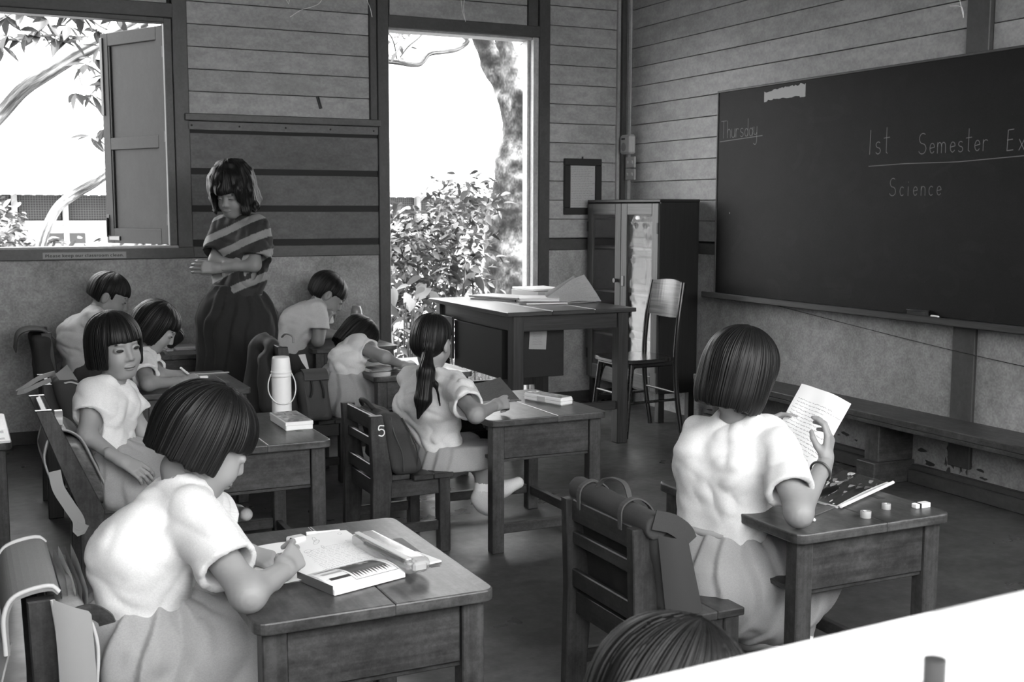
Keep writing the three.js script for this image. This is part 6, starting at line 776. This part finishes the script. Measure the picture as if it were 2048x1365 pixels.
{ // desks farther back
  const t = scribble(256, 256, '#cfcfcf', '#8a8a8a', 81, { gap: 16, top: 18, lines: 14, margin: 14 });
  const o = group('open_book', [-2.34, H0, 1.55]); tag(o, 'open book under the outstretched arm of the leaning girl', 'book'); mesh('page', sheet([[-0.15, 0.012, -0.12], [0, 0.01, -0.12], [0, 0.01, 0.11], [-0.15, 0.006, 0.11]], 0.008, M.paper), two(0.8, 0.8, { map: t }), o); mesh('page', sheet([[0, 0.01, -0.12], [0.15, 0.008, -0.12], [0.15, 0.004, 0.11], [0, 0.01, 0.11]], 0.008, M.paper), two(0.8, 0.8, { map: t }), o); mesh('cover', bx(-0.155, 0.155, 0, 0.003, -0.125, 0.115, 0.001), M.cover, o);
  tag(mesh('paper_sheet', sheet([[-2.1, H0 + 0.004, 1.45], [-1.99, H0 + 0.004, 1.5], [-1.99, H0 + 0.002, 1.8], [-2.12, H0 + 0.002, 1.79]], 0.003, M.paper), two(0.85, 0.8)), 'loose white sheet on the far end of the desk of the leaning girl', 'paper');
  tag(mesh('pencil', rod([-2.3, H0 + 0.006, 1.70], [-2.1, H0 + 0.006, 1.72], 0.0038), M.cover), 'dark pencil along the edge of the desk of the leaning girl', 'pencil');
  const pt = group('ruler', [-3.25, H0, 1.36]); tag(pt, 'clear ruler on the desk of the long-haired girl', 'ruler'); mesh('blade', bx(-0.13, 0.13, 0, 0.004, -0.018, 0.018, 0.001), std(0.25, 0.2), pt); mesh('edge', bx(-0.13, 0.13, 0.004, 0.006, 0.012, 0.018, 0.001), std(0.7, 0.2), pt);
  tag(mesh('pencil', [rod([-3.406,0.624,1.66], [-3.343,0.565,1.62], 0.0052), rod([-3.343,0.565,1.62], [-3.332,0.554,1.62], 0.005, 0.001)], M.white), 'pale pencil held by the long-haired girl', 'pencil'); const es = mesh('eraser', bx(-0.02, 0.02, 0, 0.01, -0.012, 0.012, 0.002), M.paper); es.position.set(-3.27, H0, 1.5); tag(es, 'white eraser on the desk of the long-haired girl', 'eraser');
  for (let i = 0; i < 3; i++) { const q = group('exercise_book', [-3.3 + 0.16 * (i % 2), H0 + (i > 1 ? 0.014 : 0), 0.24 - 0.03 * i]); tag(q, ['closed exercise book at the girl side of the desk under the pinboard', 'closed exercise book at the far end of the desk under the pinboard', 'topmost exercise book on the desk under the pinboard'][i], 'book', 'books under the pinboard'); q.rotation.y = 0.1 * i; mesh('pages', bx(-0.075, 0.078, 0.001, 0.012, -0.1, 0.1, 0.001), M.paper, q); mesh('cover', bx(-0.08, 0.08, 0.0115, 0.0135, -0.105, 0.105, 0.0005), M.card, q); }
  const bt = group('plastic_bottle', [-2.1, H0, 0.3]); tag(bt, 'tall translucent beaker on the desk beside the doorway', 'bottle'); mesh('beaker', lathe([[0, 0], [0.03, 0], [0.033, 0.03], [0.037, 0.12], [0.034, 0.19], [0.027, 0.222], [0, 0.225]], 28), std(0.2, 0.3), bt); mesh('lid_ring', lathe([[0.036, 0.168], [0.0375, 0.17], [0.0365, 0.178], [0.035, 0.18]], 28), M.plasticG, bt);
  const tb = canvasTex(128, 192, (g, w, h) => { g.fillStyle = '#f4f4f4'; g.fillRect(0, 0, w, h); g.fillStyle = '#555'; g.fillRect(14, 20, 100, 46); g.fillRect(20, 96, 80, 20); g.fillRect(14, 140, 100, 30); });
  const ib = group('booklet', [-4.265, H0, 2.7]); tag(ib, 'printed booklet with dark blocks on the desk corner beside the raked chair', 'book'); mesh('pages', bx(-0.07, 0.07, 0, 0.008, -0.12, 0.12, 0.001), M.paper, ib); const ip = new THREE.PlaneGeometry(0.138, 0.238); ip.rotateX(-Math.PI / 2); ip.translate(0, 0.0085, 0); mesh('cover_print', ip, std(1, 0.5, { map: tb }), ib);
}
{ // papers and books on the teacher's desk
  const H = 0.8, book = (n, l, x, z, w, d, h, y, ang, m, mp = M.paper, cat = 'book') => { const q = group(n, [x, H + y, z]); q.rotation.y = ang; tag(q, l, cat, 'books on the teacher desk'); mesh('pages', bx(-w / 2 + 0.003, w / 2, 0.002, h - 0.002, -d / 2 + 0.003, d / 2 - 0.003, 0.001), mp, q); mesh('cover', bx(-w / 2, w / 2 + 0.002, h - 0.002, h, -d / 2, d / 2, 0.0006), m, q); mesh('cover', bx(-w / 2, w / 2 + 0.002, 0, 0.002, -d / 2, d / 2, 0.0006), m, q); mesh('spine', bx(-w / 2 - 0.001, -w / 2 + 0.002, 0, h, -d / 2, d / 2, 0.0006), m, q); return q; };
  book('exercise_book', 'thin dark register lying flat at the doorway side of the teacher desk', -1.2, 0.6, 0.22, 0.42, 0.01, 0, 0.55, std(0.35, 0.3)); book('exercise_book', 'second thin register stacked on the first on the teacher desk', -1.21, 0.57, 0.22, 0.4, 0.012, 0.012, 0.42, std(0.35, 0.3));
  book('exercise_book', 'bottom book of the open-looking pile before the newspaper', -1.12, 0.9, 0.26, 0.3, 0.014, 0, -0.2, M.cover); book('exercise_book', 'pale book on top of the pile before the newspaper', -1.12, 0.88, 0.24, 0.28, 0.018, 0.016, -0.45, std(0.5, 0.4)); book('file_folder', 'thick bound file at the back of the teacher desk', -0.93, 0.52, 0.24, 0.3, 0.05, 0, 0.15, std(0.45, 0.5), M.card); book('file_folder', 'flat pale file lying on the thick bound file', -0.93, 0.5, 0.23, 0.3, 0.012, 0.052, 0.02, std(0.6, 0.5), M.paper);
  const tn = scribble(512, 512, '#bdbdbd', '#8f8f8f', 91, { gap: 9, top: 14, lines: 60, margin: 12 }), n = group('newspaper', [-0.93, H, 0.95]); tag(n, 'crumpled newspaper propped up on the teacher desk', 'newspaper');
  const A = [-0.17, 0.02, 0.05], Bp = [-0.828,0.968,0.92], Cp = [-0.748,0.801,1], top = [Bp[0] + 0.93, Bp[1] - H, Bp[2] - 0.95], low = [Cp[0] + 0.93, 0.008, Cp[2] - 0.95];
  mesh('page', sheet([[-0.19, 0.03, 0.02], top, low, [-0.12, 0.004, 0.1]], -0.014, M.paper, { wave: 0.01 }), two(0.85, 0.85, { map: tn }), n); mesh('page', sheet([[-0.16, 0.06, -0.05], add(top, [-0.04, -0.01, -0.06]), add(low, [-0.03, 0.01, -0.12]), [-0.15, 0.004, -0.04]], -0.02, M.paper, { wave: 0.01, seed: 4 }), two(0.8, 0.85, { map: tn }), n); mesh('fold', sheet([[-0.15, 0.01, 0.02], [0.1, 0.012, -0.1], low, [-0.12, 0.003, 0.11]], 0.004, M.paper), two(0.75, 0.85, { map: tn }), n);
}

{ // white threads of an old paper decoration hanging from the ceiling
  const T = (l, pts) => tag(mesh('paper_streamer', tube(pts, 0.0016, 60, 5), M.white), l, 'streamer', 'threads hanging from the ceiling');
  T('looping white thread hanging from the ceiling before the pinboard wall', [[-2.62, CEIL, 0.7], [-2.622,2.63,0.7], [-2.613,2.523,0.7], [-2.599,2.502,0.7], [-2.59,2.535,0.7], [-2.5, CEIL, 0.7]]); T('curling white thread drooping across the boards above the pinboard', [[-2.2, CEIL, 0.7], [-2.388,2.622,0.7], [-2.418,2.524,0.7], [-2.471,2.495,0.7], [-2.528,2.475,0.7], [-2.592,2.432,0.7]]);
  T('long white thread dangling over the post left of the doorway', [[-2.0, CEIL, 0.7], [-2.158,2.613,0.7], [-2.141,2.559,0.7], [-2.121,2.51,0.7], [-2.112,2.466,0.7]]); T('tangled white thread dangling above the doorway', [[-1.5, CEIL, 0.7], [-1.588,2.687,0.7], [-1.556,2.603,0.7], [-1.547,2.535,0.7], [-1.525,2.478,0.7], [-1.54,2.547,0.7], [-1.531,2.634,0.7], [-1.4, CEIL, 0.7]]); T('white thread dangling beside the post above the blackboard', [[-0.3, CEIL, 2.9], [-0.3,2.333,3.326], [-0.3,2.265,3.35], [-0.3,2.206,3.368], [-0.3,2.255,3.356], [-0.3,2.27,3.287]]);
}

// ---------------------------------------------------------------- outdoors: yard, tree, shrubs, building
const LM = [0.05, 0.1, 0.17, 0.26].map((v) => new THREE.MeshPhysicalMaterial({ color: G(v), roughness: 0.55, side: THREE.DoubleSide, transmission: 0.12, thickness: 0 }));
function leafGeo(l, w, bend = 0.15, fold = 0.25) { // blade along +x, folded on the midrib
  const P = [0, 0, 0], I = [], n = 5; for (let i = 1; i < n; i++) { const t = i / n, h = w * 0.5 * Math.sin(Math.PI * t ** 0.8), y = -bend * l * t * t; P.push(l * t, y + fold * h, h, l * t, y, 0, l * t, y + fold * h, -h); } P.push(l, -bend * l, 0);
  I.push(0, 1, 2, 0, 2, 3); for (let i = 0; i < n - 2; i++) { const a = 1 + i * 3; I.push(a, a + 3, a + 4, a, a + 4, a + 1, a + 1, a + 4, a + 5, a + 1, a + 5, a + 2); } const a = 1 + (n - 2) * 3, e = a + 3; I.push(a, e, a + 1, a + 1, e, a + 2);
  const g = new THREE.BufferGeometry(); g.setAttribute('position', new THREE.Float32BufferAttribute(P, 3)); g.setIndex(I); g.computeVertexNormals(); return g;
}
const LD = [0.02, 0.03, 0.045, 0.06].map((v) => new THREE.MeshPhysicalMaterial({ color: G(v), roughness: 0.5, side: THREE.DoubleSide, transmission: 0.06, thickness: 0 }));
const LEAF = [leafGeo(1, 0.42), leafGeo(1, 0.5, 0.3), leafGeo(1, 0.36, 0.05, 0.4)];
function place(m, p, s, r, droop = 0.3) { m.position.set(...p); m.scale.setScalar(s); m.rotation.set((r() - 0.5) * 1.6, r() * 6.283, (r() - 0.5) * 1.5 - droop, 'YXZ'); m.updateMatrix(); return m; }
function foliage(g, o, count, parts, sample, size, r) { // big leaves in front as parts, the rest in one instanced part
  const pts = Array.from({ length: count }, () => sample()); pts.sort((a, b) => b[2] - a[2]);
  for (let i = 0; i < parts; i++) place(mesh('leaf', LEAF[i % 3], LM[Math.floor(r() * r() * 4)], g), sub(pts[i], o), size * (0.7 + 0.7 * r()), r);
  const rest = pts.slice(parts); if (!rest.length) return; const im = new THREE.InstancedMesh(LEAF[0], new THREE.MeshPhysicalMaterial({ color: G(1), roughness: 0.55, side: THREE.DoubleSide }), rest.length), d = new THREE.Object3D();
  rest.forEach((p, i) => { place(d, sub(p, o), size * (0.7 + 0.7 * r()), r); im.setMatrixAt(i, d.matrix); im.setColorAt(i, G([0.04, 0.07, 0.12, 0.2][Math.floor(r() * 4)])); }); im.name = 'leaves'; im.userData.kind = 'stuff'; g.add(im);
}
{
  const y = setting('yard'); mesh('ground', bx(-40, 40, -0.5, -0.3, -60, -0.12, 0), std(0.42, 0.95, { map: tPlaster }), y); mesh('ground', bx(-40, 40, -0.5, -0.3, ZN + 0.13, 40, 0), std(0.42, 0.95, { map: tPlaster }), y);
  const r = rng(61), bl = new THREE.BufferGeometry(); bl.setAttribute('position', new THREE.Float32BufferAttribute([-0.004, 0, 0, 0.004, 0, 0, 0.012, 0.09, 0.01, 0.03, 0.16, 0.02, -0.004, 0, 0, 0.012, 0.09, 0.01], 3)); bl.setIndex([0, 1, 2, 0, 2, 3]); bl.computeVertexNormals();
  const im = new THREE.InstancedMesh(bl, new THREE.MeshStandardMaterial({ color: G(1), roughness: 0.8, side: THREE.DoubleSide }), 14000), d = new THREE.Object3D(); for (let i = 0; i < 14000; i++) { d.position.set(-2.6 + r() * 4.2, -0.3, -0.3 - r() * 3.6); d.rotation.set((r() - 0.5) * 0.7, r() * 6.28, (r() - 0.5) * 0.7); d.scale.setScalar(0.8 + 1.3 * r()); d.updateMatrix(); im.setMatrixAt(i, d.matrix); im.setColorAt(i, G(0.14 + 0.3 * r())); } im.name = 'grass'; im.userData = { kind: 'stuff', label: 'short grass growing outside the doorway', category: 'grass' }; scene.add(im);
}
{ // big forked tree outside the doorway
  const b0 = [0.567,0.283,-3.1], o = [b0[0], -0.3, -3.1], t = group('forked_tree', o); tag(t, 'thick pale forked tree trunk just outside the doorway', 'tree');
  const tr = [[[b0[0], -0.4, -3.1], [0.588,0.677,-3.1], 0.31, 0.27], [[0.588,0.677,-3.1], [0.597,1.264,-3.1], 0.27, 0.25], [[0.597,1.264,-3.1], [0.661,1.798,-3.1], 0.25, 0.215], [[0.661,1.798,-3.1], [0.725,2.304,-3.1], 0.215, 0.14], [[0.671,2.183,-3.1], [0.46,2.754,-3.2], 0.125, 0.105], [[0.46,2.754,-3.2], [0.242,3.224,-3.3], 0.105, 0.09], [[0.242,3.224,-3.3], [0.1, 4.6, -3.4], 0.09, 0.07], [[0.698,2.177,-3], [0.512,2.73,-2.95], 0.105, 0.085], [[0.512,2.73,-2.95], [0.296,3.261,-2.9], 0.085, 0.075], [[0.296,3.261,-2.9], [0.25, 4.8, -2.8], 0.075, 0.06], [[0.708,1.458,-2.95], [0.404,0.556,-2.78], 0.08, 0.13]].map((c) => coneF(...c)), f = blend(tr, 0.09);
  const g = solid((x, y, z) => { const d = f(x, y, z); return d > 0.08 || d < -0.08 ? d : d + 0.02 * noise(x * 5, y * 4, z * 5) + 0.008 * noise(x * 9, y * 24, z * 9) + 0.004 * noise(x * 30, y * 40, z * 30); }, [-0.6, -0.42, -3.8], [1.3, 4.9, -2.4], 0.015, (x, y, z) => { const n = fbm(x * 7, y * 9, z * 7, 4), m = noise(x * 3, y * 2, z * 3); return Math.max(0.02, Math.min(0.42, 0.17 + 0.4 * n + 0.07 * m)); });
  g.translate(-o[0], -o[1], -o[2]); mesh('trunk', g, new THREE.MeshStandardMaterial({ color: G(1), vertexColors: true, roughness: 0.9, map: tBark }), t);
  const br = (pts, r, n = 24) => { const q = tube(pts.map((p) => sub(p, o)), r, n, 7); mesh('branch', q, std(0.2, 0.9, { map: tBark }), t); };
  br([[-0.975,2.675,-2.7], [-0.744,2.662,-2.7], [-0.507,2.657,-2.7], [-0.421,2.75,-2.7], [-0.266,2.78,-2.7], [-0.144,2.81,-2.7], [-0.023,2.903,-2.75], [-0.3, 3.1, -3.0]], 0.024, 40); br([[-0.72,2.672,-2.7], [-0.625,2.794,-2.7], [-0.481,2.947,-2.7], [-0.8, 3.2, -2.8]], 0.009); br([[-0.72,2.672,-2.7], [-0.824,2.877,-2.6], [-1.2, 3.1, -2.6]], 0.008);
  const r = rng(71), spots = [[-0.778,2.859,-2.6], [-0.69,2.806,-2.65], [-0.675,2.887,-2.6], [-0.802,2.75,-2.6], [-0.74,2.925,-2.6]]; for (let i = 0; i < 46; i++) { const c = spots[i % 5]; place(mesh('leaf', LEAF[i % 3], LM[1 + i % 3], t), sub(add(c, [(r() - 0.5) * 0.16, (r() - 0.5) * 0.2, (r() - 0.5) * 0.2]), o), 0.06 + 0.05 * r(), r); }
  foliage(t, o, 900, 60, () => { const q = [1.286,3.011,-4.2]; return [q[0] + 0.1 + r() * 0.9, q[1] - 0.5 + r() * 1.6, q[2] + (r() - 0.5) * 0.8]; }, 0.13, r);
}
{ // shrubs by the doorway
  const r = rng(81), c = [-0.488,0.748,-2.3], o = [c[0], -0.3, -2.3], s = group('leafy_shrub', o); tag(s, 'dense leafy shrub seen through the doorway beside the tree', 'shrub');
  for (let i = 0; i < 9; i++) mesh('stem', tube([[0, 0, 0], [(r() - 0.5) * 0.4, 0.5, (r() - 0.5) * 0.3], [(r() - 0.5) * 1.3, 1.1 + 0.4 * r(), (r() - 0.5) * 0.6]], 0.009, 12, 5), std(0.08, 0.9), s);
  foliage(s, o, 4200, 240, () => { const u = -0.95 + r() * 1.38, top = 1.5 + 0.45 * u + 0.1 * Math.sin(u * 9) + 0.12 * Math.sin(u * 23); return [c[0] + u * 0.85, -0.2 + (top + 0.1) * Math.sqrt(r()) * 1.0 + 0.06 * r(), -2.3 + (r() - 0.5) * 1.1]; }, 0.085, r);
  const c2 = [-1.093,0.487,-1.5], o2 = [c2[0], -0.3, -1.5], b = group('broad_leaved_plant', o2); tag(b, 'low broad-leaved plant just outside the door post', 'plant'); const R = rng(83);
  for (let i = 0; i < 5; i++) mesh('stem', tube([[0, 0, 0], [(R() - 0.5) * 0.12, 0.4, (R() - 0.5) * 0.1], [(R() - 0.5) * 0.4, 0.8 + 0.3 * R(), (R() - 0.5) * 0.2]], 0.007, 12, 5), std(0.08, 0.9), b);
  for (let i = 0; i < 70; i++) place(mesh('leaf', LEAF[1], LM[[1, 2, 3, 3][i % 4]], b), [(R() - 0.5) * 0.42, 0.2 + 0.95 * R(), (R() - 0.5) * 0.3], 0.1 + 0.07 * R(), R, 0.6);
  const c3 = [-0.573,0.783,-1.7], o3 = [c3[0], -0.3, -1.7], v = group('climbing_plant', o3); tag(v, 'slender plant with large dark leaves rising behind the teacher desk', 'plant'); const Q = rng(89);
  for (const [p, q] of [[[-0.573,0.783,-1.7], [-0.62,0.451,-1.7]], [[-0.437,0.78,-1.7], [-0.415,0.358,-1.7]], [[-0.505,0.948,-1.7], [-0.529,0.447,-1.7]]]) mesh('stem', tube([sub(p, o3), sub(mix(p, q, 0.5), o3), sub(q, o3), sub([q[0], -0.3, q[2]], o3)], 0.008, 16, 5), std(0.05, 0.9), v);
  for (let i = 0; i < 34; i++) { const p = [[-0.708,0.807,-1.7], [-0.618,0.867,-1.7], [-0.482,0.906,-1.7], [-0.437,0.801,-1.7], [-0.619,0.659,-1.7], [-0.686,0.661,-1.7], [-0.391,0.716,-1.7]][i % 7]; place(mesh('leaf', LEAF[i % 2], LM[[0, 0, 1, 2][i % 4]], v), add(sub(p, o3), [(Q() - 0.5) * 0.1, (Q() - 0.5) * 0.1, (Q() - 0.5) * 0.15]), 0.11 + 0.06 * Q(), Q, 0.7); }
}
{ // tree outside the window: pale limbs, big leaves in rosettes
  const o = [-5.2, -0.3, -6.2], t = group('window_tree', o), r = rng(101); tag(t, 'tree with pale limbs and large oval leaves outside the window', 'tree'); const pale = std(0.5, 0.85, { map: tBark }), limb = (pts, rad, m = pale) => mesh('limb', tube(pts.map((p) => sub(p, o)), rad, 40, 9), m, t);
  limb([[-5.2, -0.3, -6.2], [-5.0, 1.5, -6.2], [-4.142,2.02,-6.2], [-3.843,2.336,-6.2], [-3.615,2.603,-6.2], [-3.389,2.769,-6.2], [-3.083,2.982,-6.2], [-2.746,3.18,-6.2], [-2.35,3.407,-6.2]], 0.075); limb([[-4.015,3.005,-5.6], [-3.65,3.047,-5.6], [-3.321,3.107,-5.6], [-3.06,3.094,-5.6]], 0.014, std(0.12, 0.9)); limb([[-3.564,3.433,-5.6], [-3.432,3.257,-5.6], [-3.298,3.099,-5.6]], 0.012, std(0.12, 0.9)); limb([[-3.91,3.218,-5.8], [-3.626,3.371,-5.8], [-3.456,3.522,-5.8]], 0.013, std(0.12, 0.9)); limb([[-3.097,3.55,-5.8], [-2.911,3.287,-5.8], [-2.79,3.218,-5.8]], 0.01, std(0.15, 0.9)); limb([[-3.083,2.982,-6.2], [-3.051,2.723,-6.1], [-3.007,2.56,-6]], 0.008, std(0.3, 0.9));
  const sp = [[-3.763,3.069,-5.6], [-3.601,3.099,-5.6], [-3.385,3.26,-5.6], [-3.627,3.351,-5.8], [-3.313,3.069,-5.6], [-3.18,3.077,-5.6], [-3.185,3.205,-5.6], [-3.055,3.362,-5.8], [-2.871,3.05,-5.8], [-3.106,2.577,-6], [-2.947,2.563,-6], [-2.829,2.766,-6], [-2.89,3.202,-5.8], [-2.995,2.882,-6], [-2.973,2.134,-6], [-2.839,2.211,-6], [-3.76,3.277,-5.8], [-3.826,2.978,-5.6], [-3.483,3.146,-5.6], [-2.7,3.377,-5.8], [-2.534,3.41,-5.8], [-2.903,2.939,-6], [-3.151,3.396,-5.8], [-3.521,3.418,-5.8], [-2.838,2.672,-6]];
  sp.forEach((c, i) => { const n = i === 9 || i === 10 ? 4 : 6; for (let k = 0; k < n; k++) { const m = mesh('leaf', LEAF[2], LD[(i + k) % 4], t); m.position.set(...sub(c, o)); m.scale.set(0.2 + 0.07 * r(), 0.2, 0.24); m.rotation.set((r() - 0.5) * 1.2, k / n * 6.283 + r(), -0.5 + (r() - 0.5) * 1.3, 'YXZ'); } });
  const o2 = [-3.405,0.504,-8]; o2[1] = -0.3; const u = group('leaning_tree', o2); tag(u, 'slender pale trunk leaning across in front of the far building', 'tree'); mesh('trunk', tube([o2, [-3.402,0.868,-8], [-3.299,1.169,-8], [-3.165,1.398,-8], [-2.977,1.544,-8], [-2.77,1.668,-8], [-2.499,1.873,-8], [-2.072,2.158,-8]].map((p) => sub(p, o2)), 0.06, 40, 9), pale, u); mesh('branch', tube([sub([-3.154,1.398,-8], o2), sub([-3.082,1.495,-8], o2), sub([-3.034,1.544,-8], o2)], 0.03, 10, 8), pale, u);
}
{ // long low building beyond the yard
  const z = -14, y1 = 1.6, b = group('school_building', [-2.5, -0.3, z]); tag(b, 'low building with a corrugated roof and mesh windows beyond the yard', 'building'); const L = (x, y, zz) => [x + 2.5, y + 0.3, zz - z];
  const P = [], I = [], n = 420, x0 = -11, x1 = 7, rid = [-3.418,2.876,-18]; for (let i = 0; i <= n; i++) { const x = lerp(x0, x1, i / n), w = 0.022 * Math.sin(i * 1.6); for (const [yy, zz] of [[y1, z + 0.7], [rid[1] + 0.1, -18]]) P.push(...L(x, yy + w, zz)); } for (let i = 0; i < n; i++) { const a = i * 2; I.push(a, a + 2, a + 3, a, a + 3, a + 1); } const rg = new THREE.BufferGeometry(); rg.setAttribute('position', new THREE.Float32BufferAttribute(P, 3)); rg.setIndex(I); rg.computeVertexNormals(); mesh('corrugated_roof', rg, two(0.75, 0.6), b);
  const bxx = (nm, a, e, ya, yb, za, zb, m) => mesh(nm, bx(a + 2.5, e + 2.5, ya + 0.3, yb + 0.3, za - z, zb - z, 0.01), m, b), wl = std(0.42, 0.8), pl = std(0.34, 0.8);
  bxx('lower_wall', x0, x1, -0.3, 1.1, z - 0.2, z, wl); bxx('upper_wall', x0, x1, 1.1, y1, z - 0.24, z - 0.16, std(0.03, 0.9)); bxx('sill', x0, x1, 1.09, 1.16, z - 0.2, z + 0.05, std(0.6, 0.8)); bxx('rail', x0, x1, 0.72, 0.78, z, z + 0.04, std(0.2, 0.8));
  const mm = std(0.085, 0.8, { map: greyTex(128, 128, (u, v) => (u % 0.125 < 0.03 || v % 0.125 < 0.03 ? 1 : 0.62), { repeat: [3, 3] }) });
  for (let i = 0; i < 22; i++) { const x = -10.6 + i * 0.8; bxx('post', x - 0.045, x + 0.045, 0.2, y1 + 0.05, z - 0.14, z + 0.03, pl); bxx('mesh_panel', x + 0.06, x + 0.74, 1.17, y1, z - 0.13, z - 0.11, mm); }
  for (let i = 0; i < 5; i++) bxx('dark_opening', -6.3 + i * 1.7, -5.7 + i * 1.7, 0.55, 0.95, z - 0.05, z + 0.012, std(0.06, 0.9));
  const r = rng(131), hg = (nm, lb, c, w, h, n, parts) => { const o = [c[0], -0.3, c[2]], g = group(nm, o); tag(g, lb, 'shrub'); mesh('stem', tube([[0, 0, 0], [0.05, 0.4, 0], [0, h * 0.6, 0]], 0.02, 8, 6), std(0.1, 0.9), g); foliage(g, o, n, parts, () => [c[0] + (r() * 2 - 1) * w, -0.2 + h * Math.sqrt(r()) * (0.75 + 0.25 * Math.sin(r() * 9)), c[2] + (r() - 0.5) * 0.7], 0.12, r); };
  hg('hedge', 'low leafy hedge below the window line in the yard', [-3.037,0.831,-9], 2.1, 1.2, 2400, 60); hg('round_shrub', 'taller shrub at the hedge end beyond the window', [-3.855,1.042,-8.5], 0.3, 1.72, 900, 60);
}

scene.traverse((o) => { if (o.isMesh) { o.castShadow = true; o.receiveShadow = true; } });
renderer.render(scene, camera);
